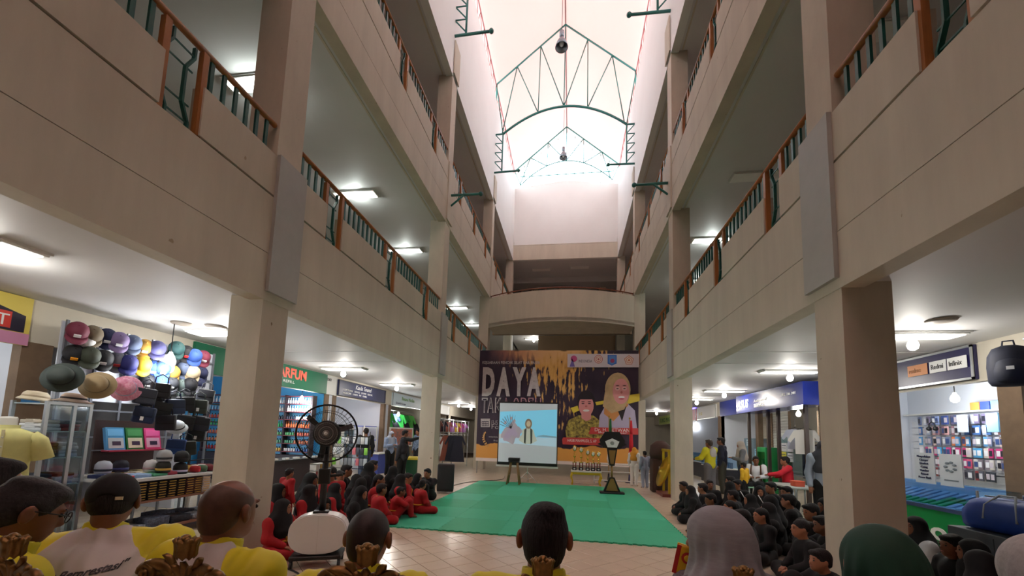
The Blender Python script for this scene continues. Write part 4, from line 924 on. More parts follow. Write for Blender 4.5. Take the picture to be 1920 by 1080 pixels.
# ------------------------------------------------------------------ laptop shop and shuttered units
shut = mat('shutter_beige', (196, 184, 164), .5, var=.06, scale=3)
slat = MB().rbox((-.014, -.5, 0), (.014, .5, .085), .012, shut).mesh('shutter_slat')
def shutter(x, y, z0, z1, w, lab, rz=0, mt=None):
    t = thing('roller_shutter', lab, 'shutter', (x, y, z0), rz)
    z = 0
    while z < z1 - z0 - .05:
        o = link('slat', slat, t, (0, 0, z)); o.scale = (1, w, 1); z += .088
        if mt: recolor(o, mt)
    MB().box((-.03, -w / 2 - .04, -z0), (.03, -w / 2, z1 - z0), brn).box((-.03, w / 2, -z0), (.03, w / 2 + .04, z1 - z0), brn).build('guide_rail', t)
    return t
shutter(8.3, 16.9, 1.75, 2.64, 2.4, 'half-open beige roller shutter beyond the brown door'); shutter(8.2, 12.6, 1.85, 2.64, 2.2, 'beige roller shutter at the back of the laptop shop')
shutter(7.6, 15.2, 0, 2.64, .9, 'closed narrow brown roller shutter beside the laptop shop', 0, mat('shutter_brown', (146, 118, 88), .5))
shutter(7.3, 14.1, 1.4, 2.6, 1.0, 'white louvre shutter behind the seated boys', 0, offw)
for y in (11.35, 12.75, 13.35, 14.7): struct(MB().box((6.55, y - .04, 0), (6.63, y + .04, 2.56), mat('dark_frame', (70, 56, 50), .5)).build('trim_8'), 'dark frame post of the laptop shop')
# laptop shop: green fridge, notices, hanging clothes
gf = thing('green_fridge', 'green glass-door cooler in the laptop shop', 'fridge', (7.0, 14.25, 0)); MB().rbox((-.25, -.3, 0), (.25, .3, 1.45), .02, mat('cooler_green', (30, 150, 80), .4)).build('body', gf); MB().box((-.26, -.24, .3), (-.25, .24, 1.3), glass('cooler_glass', (180, 230, 200), .2)).build('door', gf)
for i, (y, z, c) in enumerate(((13.55, 1.35, (226, 226, 232)), (13.2, 1.35, (226, 228, 236)), (13.2, 1.05, (220, 224, 232)), (13.6, 1.08, (226, 214, 90)), (16.4, 1.5, (120, 210, 130)), (16.6, 1.1, (150, 200, 226)), (17.3, 1.45, (200, 224, 236)))):
    o = thing('wall_notice', '%s paper notice on a glass pane of the shuttered shops' % ('white', 'white', 'pale', 'yellow', 'green', 'sky blue', 'pale blue')[i], 'notice', (7.1 if y < 15 else 7.6, y, z), 0, 'notices on glass panes'); MB().box((0, -.16, 0), (.01, .16, .26), cmat(c, .5)).build('sheet', o); MB().box((-.002, -.12, .17), (0, .12, .19), snavy).box((-.002, -.12, .1), (0, .12, .11), snavy).build('print_line', o)
tag(MB().box((-.01, -.5, .7), (.01, 1.0, 1.8), glass('pane_glass', (215, 230, 235), .12)).box((-.02, -.5, .66), (.02, 1.0, .7), alum).build('glass_partition', None, (7.12, 13.0, 0)), 'framed glass partition carrying white notices', 'partition')
tag(MB().box((-.01, -.6, .6), (.01, 1.4, 1.75), MATS['pane_glass']).box((-.02, -.6, 0), (.02, 1.4, .6), mat('panel_lightblue', (170, 196, 220), .5)).build('glass_partition', None, (7.62, 16.3, 0)), 'glass partition with pale blue base under the half-open shutter', 'partition')
for i in range(14):
    c = random.choice([(40, 46, 80), (70, 60, 90), (90, 40, 50), (34, 36, 44), (190, 196, 210), (60, 70, 120), (130, 60, 60)])
    garment((7.5 + .1 * (i % 2), 11.6 + i * .12, 1.55), c, 'trousers', .3, 'pair of trousers hanging in the laptop-sign shop', 'trousers on the rail', name='hanging_trousers')
rl = thing('clothes_rail', 'steel rail of trousers under the blue box sign', 'rack', (7.55, 12.35, 0)); MB().tube([(0, -.95, 1.68), (0, 1.1, 1.68)], .015, alum).build('rail', rl)
for y in (-.9, 1.05): MB().tube([(0, y, 0), (0, y, 1.68)], .015, alum).build('upright', rl)
garment((6.75, 11.75, 1.98), (232, 230, 226), 'shirt', -.5, 'white lace blouse on a hanger at the shop corner', None, k=1.05)
garment((6.8, 12.3, 2.0), (200, 206, 226), 'shirt', -.5, 'pale blue shirt hanging next to the white blouse', None, k=.9)
tg = MB().tube([(6.75, 11.75, 2.12), (6.75, 11.75, 2.58)], .004, alum, 5).tube([(6.8, 12.3, 2.13), (6.8, 12.3, 2.58)], .004, alum, 5).build('hanger_wires'); tag(tg, 'thin wires that hold the two light blouses', 'wire')
# glass counters of the next shops behind the second column
for k, (y0, y1, x) in enumerate(((15.0, 17.6, 5.9), (18.6, 23.5, 6.3))):
    t = thing('glass_counter', ('dark-based glass counter where the man in yellow stands', 'long glass counter beyond the second column')[k], 'counter', (x, y0, 0)); L_ = y1 - y0
    MB().box((0, 0, 0), (.5, L_, .62), mat('counter_dark', (52, 52, 62), .4)).build('base', t); MB().box((.0, 0, .62), (.5, L_, .66), offw).build('deck', t)
    MB().box((0, 0, .66), (.006, L_, 1.0), MATS['counter_glass']).build('front_glass', t); MB().box((0, 0, 1.0), (.5, L_, 1.012), MATS['counter_glass']).build('top_glass', t); MB().box((.48, 0, .66), (.5, L_, 1.0), whint).build('back_panel', t)
    for i in range(int(L_ / .24)):
        c = random.choice([(214, 220, 140), (170, 200, 220), (226, 226, 230), (90, 110, 140), (150, 190, 160)])
        o = MB().rbox((-.04, -.08, 0), (.04, .08, .2), .006, cmat(c, .4)).build('boxed_item', None, (x + .25, y0 + .16 + i * .24, .661)); tag(o, 'small boxed item inside a glass counter beyond the second column', 'box', 'items in the glass counters')
for i in range(40):
    c = random.choice([(220, 226, 236), (120, 190, 226), (200, 60, 60), (60, 80, 140), (90, 110, 90), (226, 226, 226), (150, 90, 60), (40, 40, 60), (80, 170, 130)])
    o = MB().rbox((-.03, -.09, -.22), (.03, .09, .0), .012, cmat(c, .4)).build('hanging_goods', None, (9.328, 18.8 + (i % 20) * .36, 2.1 - .45 * (i // 20) - .1 * (i % 2))); tag(o, 'small bright packet hung on the wall of a far shop', 'packet', 'goods in the far phone-side shops')
tag(MB().box((0, -.0, 0), (.03, 9.0, 1.5), mat('goods_wall', (206, 212, 222), .5)).build('display_wall', None, (9.36, 18.7, .9)), 'white display wall of the far shops', 'display wall')
# ------------------------------------------------------------------ green mat
g1 = mat('mat_green', (52, 186, 140), .55, var=.05, scale=3); g2 = mat('mat_green_b', (44, 178, 128), .55, var=.05, scale=3); g3 = mat('mat_green_c', (62, 194, 152), .55, var=.05, scale=3)
NT = 7; per = 1.0 / 14; tz = .022
def edge(p0, p1, out, phase):
    """toothed edge from p0 to p1, teeth pushed along out by +-d"""
    p0 = Vector(p0); p1 = Vector(p1); out = Vector(out) * .013; pts = []
    for i in range(14):
        s_ = 1 if (i + phase) % 2 == 0 else -1
        pts += [p0.lerp(p1, (i + .12) / 14) + out * s_, p0.lerp(p1, (i + .88) / 14) + out * s_]
    return pts
h = .4985
poly = edge((-h, -h), (h, -h), (0, -1), 0) + edge((h, -h), (h, h), (1, 0), 0) + edge((h, h), (-h, h), (0, 1), 0) + edge((-h, h), (-h, -h), (-1, 0), 0)
mt_ = MB().prism([(p.x, p.y) for p in poly], tz, g1).mesh('mat_tile')
matt = thing('floor_mat', 'large green interlocking foam mat laid in the middle of the hall', 'mat', (.02, 9.97, .0005), math.radians(-1.0))
for i in range(5):
    for j in range(7):
        o = link('mat_tile', mt_, matt, (-2.0 + i, -3.0 + j, 0), (0, 0, (i + j) % 2 * PI / 2)); recolor(o, random.choice([g1, g1, g2, g3]))
# ------------------------------------------------------------------ banner
BX0, BX1, BZ0, BZ1, BY = -3.25, 3.2, .49, 5.09, 16.25
BW, BH = BX1 - BX0, BZ1 - BZ0
M = bpy.data.materials.new('banner_print'); M.use_nodes = True; nt = M.node_tree; b = nt.nodes['Principled BSDF']; b.inputs['Roughness'].default_value = .5
tc = nt.nodes.new('ShaderNodeTexCoord'); sp = nt.nodes.new('ShaderNodeSeparateXYZ'); nt.links.new(tc.outputs['Object'], sp.inputs[0])
def nd(op, a, bv=None, c=None):
    n = nt.nodes.new('ShaderNodeMath'); n.operation = op
    for i, v in enumerate((a, bv, c)):
        if v is None: continue
        if isinstance(v, (int, float)): n.inputs[i].default_value = v
        else: nt.links.new(v, n.inputs[i])
    return n.outputs[0]
def noise(scale, mp, det=5):
    m_ = nt.nodes.new('ShaderNodeMapping'); m_.inputs['Scale'].default_value = mp; nt.links.new(tc.outputs['Object'], m_.inputs[0])
    n = nt.nodes.new('ShaderNodeTexNoise'); n.inputs['Scale'].default_value = scale; n.inputs['Detail'].default_value = det; nt.links.new(m_.outputs[0], n.inputs['Vector']); return n.outputs['Fac']
def mixc(f, a, c):
    n = nt.nodes.new('ShaderNodeMix'); n.data_type = 'RGBA'; nt.links.new(f, n.inputs[0])
    for i, v in ((6, a), (7, c)):
        if isinstance(v, tuple): n.inputs[i].default_value = (*lin(v), 1)
        else: nt.links.new(v, n.inputs[i])
    return n.outputs[2]
def sm(v, e0, e1):
    n = nt.nodes.new('ShaderNodeMapRange'); n.clamp = True; nt.links.new(v, n.inputs[0]); n.inputs[1].default_value = e0; n.inputs[2].default_value = e1; return n.outputs[0]
x, z = sp.outputs[0], sp.outputs[2]
nb_ = noise(1.1, (1, 1, .45)); nf = noise(5, (1.6, 1, .35))
# gold brush field: strongest around x = -.3 .. .9 and towards the top
d = nd('ABSOLUTE', nd('SUBTRACT', x, .1)); band_ = nd('SUBTRACT', 1.15, nd('MULTIPLY', d, .75))
hi = nd('MULTIPLY', nd('SUBTRACT', z, 2.35), .3)
f = nd('ADD', nd('ADD', nd('MULTIPLY', nd('SUBTRACT', nf, .5), 2.6), nd('MULTIPLY', band_, .55)), hi)
f = nd('ADD', f, nd('MULTIPLY', nd('SUBTRACT', nb_, .5), 1.6))
gold = sm(f, .62, .78)
top = sm(nd('ADD', z, nd('MULTIPLY', nd('SUBTRACT', nf, .5), 1.2)) , 3.95, 4.5); topx = sm(nd('MULTIPLY', x, -1), -1.1, -.9); leftcut = sm(x, -2.9, -1.5)
gold2 = nd('MULTIPLY', nd('MULTIPLY', top, topx), leftcut)
bot = sm(nd('SUBTRACT', nd('ADD', .64, nd('MULTIPLY', nd('SUBTRACT', nb_, .45), .6)), z), 0, .03)
basec = mixc(sm(nb_, .3, .7), (34, 24, 46), (58, 42, 66))
c = mixc(gold, basec, mixc(sm(nf, .3, .7), (206, 150, 70), (232, 190, 110)))
c = mixc(gold2, c, mixc(sm(x, -2.4, .2), (176, 108, 88), (232, 190, 130)))
c = mixc(bot, c, (232, 170, 84)); c = mixc(sm(nd('MULTIPLY', z, -1), -.14, -.12), c, (236, 226, 220))
nt.links.new(c, b.inputs['Base Color'])
ban = thing('event_banner', 'huge dark sports event banner with pale block lettering and two portraits', 'banner', (BX0 + BW / 2, BY, BZ0))
q = MB(); nx, nz = 40, 12; vs = []; fs = []
for j in range(nz + 1):
    for i in range(nx + 1):
        u = i / nx; v = j / nz; vs.append((-BW / 2 + BW * u, .012 * math.sin(u * 23 + v * 2) * (.4 + v) + .01 * math.sin(u * 60), BH * v))
for j in range(nz):
    for i in range(nx): a = j * (nx + 1) + i; fs.append((a, a + 1, a + nx + 2, a + nx + 1))
n0 = len(vs); vs += [(x_, y_ + .008, z_) for x_, y_, z_ in vs]; fs += [tuple(n0 + i for i in reversed(f_)) for f_ in fs]
q.add(vs, fs, M, True); q.build('cloth', ban)
BF = frame3((BX0, BY - .045, BZ0), (1, 0, 0), (0, 0, 1))     # print frame: x right, y up
def bpt(px, py): p = ay(px, py, BY); return (p.x - BX0, p.z - BZ0)
def bt_(px, py, txt, size, mt, z=.0, **k):
    x, y = bpt(px, py); return text('lettering', txt, size, mt, BF @ Matrix.Translation((x, y, z)), ban, depth=.002, **k)
def bp(poly, mt, z=.0, name='print_patch'): return patch(ban, BF, [bpt(*p) for p in poly], mt, name, z, .002)
def bell(cx, cy, rx, ry, mt, z=0, n=24, name='print_patch', a0=0, a1=2 * PI):
    return bp([(cx + rx * math.cos(a0 + (a1 - a0) * i / n), cy + ry * math.sin(a0 + (a1 - a0) * i / n)) for i in range(n)], mt, z, name)
lt = mat('banner_letter', (206, 204, 206), .6, var=.25, scale=9); 
def fit_text(x0, x1, ybase, ytop, txt, mt, z=.004, bold=0, name='lettering'):
    a = bpt(x0, ybase); c_ = bpt(x1, ytop); h_ = c_[1] - a[1]; w_ = c_[0] - a[0]
    me = text_mesh(txt, 1, mt, .002, bold=bold); xs_ = [v.co.x for v in me.vertices]; ys_ = [v.co.y for v in me.vertices]
    X0, X1, Y0, Y1 = min(xs_), max(xs_), min(ys_), max(ys_)
    for v in me.vertices: v.co.x = (v.co.x - X0) / (X1 - X0) * w_; v.co.y = (v.co.y - Y0) / (Y1 - Y0) * h_
    o = link(name, me, ban); o.matrix_basis = rootM(ban).inverted() @ BF @ Matrix.Translation((a[0], a[1], z)); return o
for ch, x0, x1 in (('D', 904, 929), ('A', 931, 958), ('Y', 960, 987), ('A', 988, 1015)): fit_text(x0, x1, 743, 689, ch, lt, .006, .055)
fit_text(905, 1013, 684, 678, 'KEJUARAAN PENCAK SILAT KAB. PASER', lt, .004, .01)
otl = mat('banner_letter_rose', (196, 150, 160), .6)
for ch, x0, x1 in (('T', 903, 915), ('A', 914, 927), ('K', 928, 942), ('A', 943, 955), ('O', 962, 974), ('P', 976, 988), ('E', 990, 1001), ('N', 1003, 1015)):
    fit_text(x0, x1, 774, 746, ch, lt if x0 < 930 else otl, .004, .02); fit_text(x0 + 2, x1 - 2, 772, 748, ch, mat('banner_dark', (40, 30, 60), .6), .008, -.01)
fit_text(922, 960, 797, 789, '13-15 DESEMBER', lt); fit_text(922, 960, 804, 797, 'Forum', lt)
# calendar and laurel
bp([(902, 785), (919, 785), (919, 801), (902, 801)], lt, .003); bp([(904, 790), (917, 790), (917, 799), (904, 799)], MATS['banner_dark'], .006)
for i in range(4):
    for j in range(2): bp([(905 + i * 3, 791 + j * 4), (907 + i * 3, 791 + j * 4), (907 + i * 3, 794 + j * 4), (905 + i * 3, 794 + j * 4)], lt, .009)
gldp = mat('print_gold', (220, 176, 110), .5)
for i in range(7):
    a = i / 6; x = 907 + 5 * math.sin(a * 3.1) * -1 + a * 5; y = 812 + a * 24
    bp([(x, y), (x + 4, y - 3), (x + 5, y), (x + 1, y + 2)], gldp, .004)
fit_text(917, 940, 821, 818, 'memperebutkan piala', lt); fit_text(926, 940, 828, 825, 'Bupati', lt)
# logo strip
lw = mat('print_lilac_white', (214, 208, 216), .6)
bp([(1064, 664), (1198, 664), (1198, 689), (1064, 689)], lw, .003)
fit_text(1085, 1110, 680, 675, 'INDONESIA', navy); bell(1076, 673, 6, 6, mat('print_magenta', (206, 90, 150), .5), .006); bp([(1068, 688), (1073, 672), (1078, 688)], mat('print_violet', (120, 110, 190), .5), .006)
for cx, cy, r, c in ((1122, 674, 8, (190, 110, 110)), (1179, 676, 9.5, (196, 120, 90))):
    n5 = 5 if cx > 1150 else 20
    for k, (rr, cc) in enumerate(((r, c), (r * .86, (226, 210, 206)), (r * .62, c), (r * .5, (230, 216, 206)), (r * .25, c))): bp([(cx + rr * math.cos(-PI / 2 + 2 * PI * i / n5), cy + rr * math.sin(-PI / 2 + 2 * PI * i / n5)) for i in range(n5)], cmat(cc, .5), .005 + .002 * k)
bp([(1139, 666), (1156, 666), (1156, 682), (1147, 686), (1139, 682)], mat('print_blue', (52, 110, 200), .5), .005); bp([(1141, 668), (1154, 668), (1154, 680), (1147, 684), (1141, 680)], mat('print_blue2', (84, 140, 214), .5), .008); bell(1148, 677, 4, 4, mat('print_crimson', (150, 60, 110), .5), .011)
# yellow brush patches, portraits
for P in ([(1070, 765), (1110, 752), (1112, 757), (1075, 775)], [(1150, 745), (1199, 738), (1199, 752), (1160, 762)], [(1116, 754), (1140, 750), (1138, 757), (1118, 760)]): bp(P, mat('print_brush', (226, 206, 70), .5), .002)
batik = mat('print_batik', (206, 190, 90), .6, var=1, var2=(70, 60, 40), scale=9); face1 = mat('print_face', (222, 150, 150), .6); face2 = mat('print_face2', (226, 158, 160), .6); hairp = mat('print_hair', (32, 26, 34), .6)
# man
bp([(1060, 806), (1066, 788), (1084, 779), (1112, 779), (1126, 790), (1134, 806), (1134, 822), (1062, 822)], batik, .004)
bp([(1090, 775), (1108, 775), (1108, 786), (1099, 790), (1090, 784)], face1, .006); bell(1099, 755, 16.5, 23, hairp, .006); bell(1099, 761, 14, 20, face1, .008); bp([(1083, 752), (1087, 741), (1099, 737), (1111, 741), (1115, 752), (1111, 749), (1087, 749)], hairp, .011)
for dx in (-6, 6): bell(1099 + dx, 757, 3, 1, hairp, .011, 10); bell(1099 + dx, 753.5, 3.6, .8, hairp, .011, 10)
bell(1099, 770, 6, 2.2, wht, .0115, 12); bell(1099, 762, 2.4, 2, mat('print_face_dk', (196, 116, 112), .6), .0105, 10)
# woman
cremeh = mat('print_scarf', (206, 180, 136), .6, var=.2, scale=4); lil = mat('print_lilac', (190, 184, 214), .6)
bp([(1122, 806), (1124, 780), (1134, 762), (1150, 756), (1176, 756), (1190, 770), (1194, 804)], lil, .005); bp([(1132, 776), (1134, 752), (1150, 745), (1172, 750), (1178, 760), (1164, 775), (1150, 790)], mat('print_scarf2', (214, 150, 90), .6), .007)
bp([(1156, 765), (1174, 762), (1166, 790)], hairp, .0078)
bell(1158, 731, 24, 32, cremeh, .009); bp([(1134, 735), (1130, 762), (1146, 775), (1170, 768), (1180, 745)], cremeh, .0105)
bell(1164, 734, 15.5, 24, face2, .013)
for dx in (-6.5, 6.5): bell(1164 + dx, 729, 4.6, 3.8, mat('print_glass', (236, 190, 190), .4), .0145, 12); bell(1164 + dx, 729, 2.4, .9, hairp, .016, 10); bell(1164 + dx, 723.5, 3.6, .8, hairp, .0165, 10)
bell(1165, 745, 6, 2.4, wht, .0155, 12); bell(1165, 736, 2.2, 2.4, MATS['print_face_dk'], .0142, 10); bell(1165, 748, 5, 1.2, mat('print_lip', (190, 60, 80), .5), .0165, 10)
redb = mat('print_redbar', (206, 72, 72), .5)
bp([(1104, 812), (1108, 801), (1196, 803), (1196, 815), (1104, 814)], redb, .02); fit_text(1115, 1180, 808.5, 804, 'Dr. H. HETWAN', wht, .024); fit_text(1122, 1176, 813, 810.5, 'Bupati Paser', wht, .024)
bp([(1054, 824), (1056, 820), (1132, 822), (1126, 835), (1055, 833)], redb, .018); fit_text(1064, 1118, 829, 824.5, 'HASBI MAHMUDI, S. AP', wht, .022)
for x in (BX0 + .05, BX1 - .05): tag(MB().tube([(x, BY + .05, 0), (x, BY + .05, 5.12)], .02, alum, 8).build('banner_pole'), 'thin steel pole that the banner is tied to', 'pole', 'banner poles')
tag(MB().tube([(BX0, BY + .03, BZ1 - .02), (BX1, BY + .03, BZ1 - .02)], .015, black, 6).build('banner_rope'), 'rope along the top hem of the banner', 'rope')

# ------------------------------------------------------------------ projection screen
scr = thing('projection_screen', 'portable tripod projection screen showing a video of a seated woman', 'screen', (-.83, 13.55, 0))
x0, x1, z0, z1 = -1.04, .99, .66, 2.70
MB().box((x0, -.01, z0 - .08), (x1, .01, z1 + .02), black).build('border', scr)
scm = mat('screen_cloth', (196, 204, 210), .6, emit=.12); MB().box((x0 + .035, -.016, z0 + .02), (x1 - .03, -.008, z1 - .03), scm).build('cloth', scr)
MB().box((x0 - .03, -.03, z0 - .14), (x1 + .03, .03, z0 - .08), offw).build('bottom_bar', scr); MB().tube([(0, .06, 0.3), (0, .06, z1 + .05)], .016, offw).build('mast', scr)
for a in (-.5, PI + .5, PI / 2): MB().tube([(0, .06, .38), (.42 * math.cos(a), .06 + .42 * math.sin(a) * .8, .01)], .011, offw, 6).build('leg', scr)
for s in (-1, 1): MB().tube([(0, .06, .12), (s * .2, .02, .2)], .006, offw, 5).build('leg_brace', scr)
SF = frame3((-.83, 13.55 - .017, 0), (1, 0, 0), (0, 0, 1))
def sp_(poly, mt, z): return patch(scr, SF, poly, mt, 'projected_image', z, .001)
skyb = mat('proj_sky', (120, 196, 226), .6, emit=.25); sp_([(-.99, 1.62), (.95, 1.5), (.95, 2.48), (-.99, 2.37)], skyb, .001)
sp_([(-.99, 1.32), (.95, 1.24), (.95, 1.55), (-.99, 1.45)], mat('proj_sea', (176, 206, 222), .6, emit=.2), .0022)
sp_([(.3, 1.56), (.95, 1.53), (.95, 1.58), (.5, 1.62), (.3, 1.58)], mat('proj_hill', (130, 170, 190), .6, emit=.15), .0034)
tree = mat('proj_tree', (186, 176, 186), .6, emit=.12)
for (cx, cz, r) in ((-.75, 1.62, .2), (-.55, 1.85, .16), (-.4, 1.68, .18), (-.62, 1.55, .25), (-.5, 2.05, .06), (-.8, 2.0, .05), (-.6, 2.15, .05)): sp_([(cx + r * (1 + .25 * math.sin(7 * k)) * math.cos(k * PI / 8), cz + r * (1 + .25 * math.sin(5 * k)) * math.sin(k * PI / 8)) for k in range(16)], tree, .0046)
for i in range(8): a = 1.2 + i * .25; sp_([(-.6, 1.8), (-.6 + .4 * math.cos(a), 1.85 + .42 * math.sin(a)), (-.59 + .4 * math.cos(a), 1.87 + .42 * math.sin(a)), (-.58, 1.8)], mat('proj_twig', (120, 120, 140), .6), .0058)
robe = mat('proj_robe', (196, 204, 190), .6, emit=.15); sp_([(-.32, 1.42), (-.22, 1.62), (-.2, 1.78), (-.05, 1.86), (.05, 1.86), (.17, 1.78), (.22, 1.6), (.3, 1.42), (.1, 1.3), (-.12, 1.3)], robe, .0065)
sp_([(-.14, 1.78), (-.06, 1.84), (-.08, 1.3), (-.14, 1.34)], mat('proj_coat', (110, 120, 120), .6), .0076); sp_([(.14, 1.78), (.06, 1.84), (.08, 1.3), (.14, 1.34)], mat('proj_coat', (110, 120, 120), .6), .0076)
sp_([(.12 * math.cos(k * PI / 8) , 1.98 + .17 * math.sin(k * PI / 8)) for k in range(16)], mat('proj_scarf', (150, 130, 110), .6, emit=.1), .008); sp_([(.07 * math.cos(k * PI / 8), 1.98 + .1 * math.sin(k * PI / 8)) for k in range(16)], mat('proj_face', (206, 190, 160), .6, emit=.15), .0092)
# stool and projector
st_ = thing('bamboo_stool', 'tall stool with bamboo legs and black seat at the mat edge', 'stool', (-1.2, 12.95, .0))
bam = mat('bamboo', (158, 122, 74), .45, var=.3, scale=12, lindir=(1, 1, .2))
for sx in (-1, 1):
    for sy in (-1, 1): MB().tube([(sx * .2, sy * .17, .0225), (sx * .1, sy * .1, .72)], .026, bam, 8).build('leg', st_)
for sx in (-1, 1): MB().tube([(sx * .16, -.14, .3), (sx * .16, .14, .3)], .015, bam, 6).build('stretcher', st_)
MB().rbox((-.17, -.17, .72), (.17, .17, .76), .015, black).build('seat', st_)
pj = thing('projector', 'black projector sitting on the bamboo stool', 'projector', (-1.2, 12.95, .76)); MB().rbox((-.18, -.13, .005), (.18, .13, .1), .012, black).build('housing', pj); MB().lathe([(.03, 0), (.03, .03), (.022, .032)], mat('lens', (60, 70, 90), .1), 14, frame3((.08, .13, .055), (1, 0, 0), (0, 0, 1)) @ Matrix.Rotation(PI, 4, 'Y')).build('lens', pj)
# trophy table
gold_ = mat('gold_paint', (206, 176, 40), .35, .3); goldm = mat('gold_metal', (220, 184, 80), .22, .9)
tt = thing('trophy_table', 'yellow gilded low table with curved legs carrying trophies', 'table', (1.12, 13.98, 0))
MB().rbox((-.5, -.22, .42), (.5, .22, .47), .01, offw).build('tabletop', tt); MB().rbox((-.49, -.21, .34), (.49, .21, .42), .012, gold_).build('apron', tt)
for sx in (-1, 1):
    for sy in (-1, 1): MB().tube([(sx * .46, sy * .18, .38), (sx * .5, sy * .2, .26), (sx * .44, sy * .17, .1), (sx * .47, sy * .19, .0)], [.04, .035, .022, .03], gold_, 8).build('leg', tt)
def trophy(p, H, lab):
    t = thing('trophy', lab, 'trophy', p, 0, 'small trophies on the gilded table')
    MB().rbox((-.07, -.06, 0), (.07, .06, .1), .006, black).box((-.03, -.064, .03), (.03, -.06, .07), offw).build('base', t)
    for s in (-1, 1): MB().lathe([(.016, 0), (.02, .02), (.014, .06), (.02, .12), (.014, .15)], mat('trophy_red', (130, 36, 40), .3, .4), 10, Matrix.Translation((s * .045, 0, .1))).build('pillar', t)
    MB().rbox((-.075, -.05, .25), (.075, .05, .275), .005, goldm).build('tier', t)
    h = H - .47
    MB().lathe([(.02, .275), (.03, .29), (.012, .31), (.012, .275 + h * .4), (.05, .275 + h * .5), (.03, .275 + h * .6), (.012, .275 + h)], goldm, 12).build('stem', t)
    MB().ball((0, 0, H - .09), (.075, .03, .1), goldm, 14, 8).ball((0, -.028, H - .09), (.045, .01, .065), offw, 12, 6).build('medallion', t)
for i, (x, H) in enumerate(((-.39, .82), (-.17, .78), (.05, .7), (.23, .66), (.41, .66))): trophy((1.12 + x, 13.95, .4705), H, 'gold cup trophy with black base on the gilded table')
# large champion trophy
bt3 = thing('champion_trophy', 'very tall black and gold trophy with white emblem plate standing on the mat', 'trophy', (1.77, 11.95, .023))
bronze = mat('trophy_bronze', (150, 116, 66), .4, .4)
MB().rbox((-.34, -.16, 0), (.34, .16, .05), .01, black).build('plinth', bt3)
MB().prism([(-.24, .05), (.24, .05), (.07, .45), (-.07, .45)], .12, black, frame3((0, .06, 0), (1, 0, 0), (0, 0, 1))).build('foot', bt3); MB().prism([(-.17, .08), (.17, .08), (.04, .42), (-.04, .42)], .02, bronze, frame3((0, -.06, 0), (1, 0, 0), (0, 0, 1))).build('foot_plate', bt3)
MB().tube([(0, 0, .43), (0, 0, .8)], .03, bronze).build('stem', bt3)
MB().prism([(-.07, .78), (.07, .78), (.15, 1.3), (-.15, 1.3)], .1, black, frame3((0, .05, 0), (1, 0, 0), (0, 0, 1))).build('shaft', bt3); MB().prism([(-.04, .83), (.04, .83), (.1, 1.22), (-.1, 1.22)], .02, bronze, frame3((0, -.05, 0), (1, 0, 0), (0, 0, 1))).build('shaft_plate', bt3)
MB().prism([(-.26, 1.28), (.26, 1.28), (.36, 1.5), (.2, 1.75), (-.2, 1.75), (-.36, 1.5)], .1, black, frame3((0, .05, 0), (1, 0, 0), (0, 0, 1))).build('crest', bt3)
for s in (-1, 1): MB().prism([(s * .15, 1.3), (s * .42, 1.38), (s * .3, 1.46)][::s], .05, black, frame3((0, .02, 0), (1, 0, 0), (0, 0, 1))).build('wing', bt3)
MB().prism([(-.13, 1.3), (.13, 1.3), (.2, 1.47), (0, 1.56), (-.2, 1.47)], .015, mat('plate_white', (224, 226, 226), .3), frame3((0, -.05, 0), (1, 0, 0), (0, 0, 1))).build('emblem_plate', bt3); MB().lathe([(.06, 0), (.05, .004), (.001, .005)], alum, 16, frame3((0, -.066, 1.43), (1, 0, 0), (0, 0, 1))).build('emblem', bt3)
# flags
def flag(p, H, cols, lab, fl):
    t = thing('flag', lab, 'flag', p); MB().tube([(0, 0, .0), (0, 0, H)], .018, mat('flag_pole', (170, 140, 80), .4), 8).ball((0, 0, H + .03), .035, goldm, 10, 6).build('pole', t)
    MB().lathe([(.16, 0), (.16, .04), (.05, .07), (.03, .3)], navy if fl else black, 14).build('base', t)
    q = MB(); z = H - .05
    for k, (c, h_) in enumerate(cols):
        r0 = .03 + .09 * (k / len(cols)); r1 = .03 + .09 * ((k + 1) / len(cols)); prof = []
        q.lathe([(r1 * (1 if k < len(cols) - 1 else .8), z - h_), (r1, z - h_ * .6), (r0, z)], cmat(c, .8), 14, Matrix.Translation((.05, -.02, 0)), sq=(1, .6)); z -= h_
    q.build('cloth', t)
flag((1.98, 15.2, 0), 2.35, (((34, 110, 60), .5), ((40, 120, 66), .4), ((214, 220, 206), .25), ((180, 60, 50), .15), ((226, 226, 220), .3)), 'furled green and white flag on a pole before the banner', 0)
flag((2.72, 15.2, 0), 2.3, (((206, 36, 52), .5), ((196, 30, 48), .6), ((200, 34, 50), .2), ((232, 230, 228), .25)), 'furled red and white flag on a pole before the banner', 1)
wr = thing('white_barrier', 'low white steel pipe barrier behind the champion trophy', 'barrier', (2.35, 14.5, 0))
for z in (.12, .42, .68): MB().tube([(-.95, 0, z), (1.1, -.1, z)], .02, offw).build('pipe', wr)
for x in (-.93, 1.07): MB().tube([(x, 0, 0), (x, 0, .7)], .02, offw).build('post', wr)
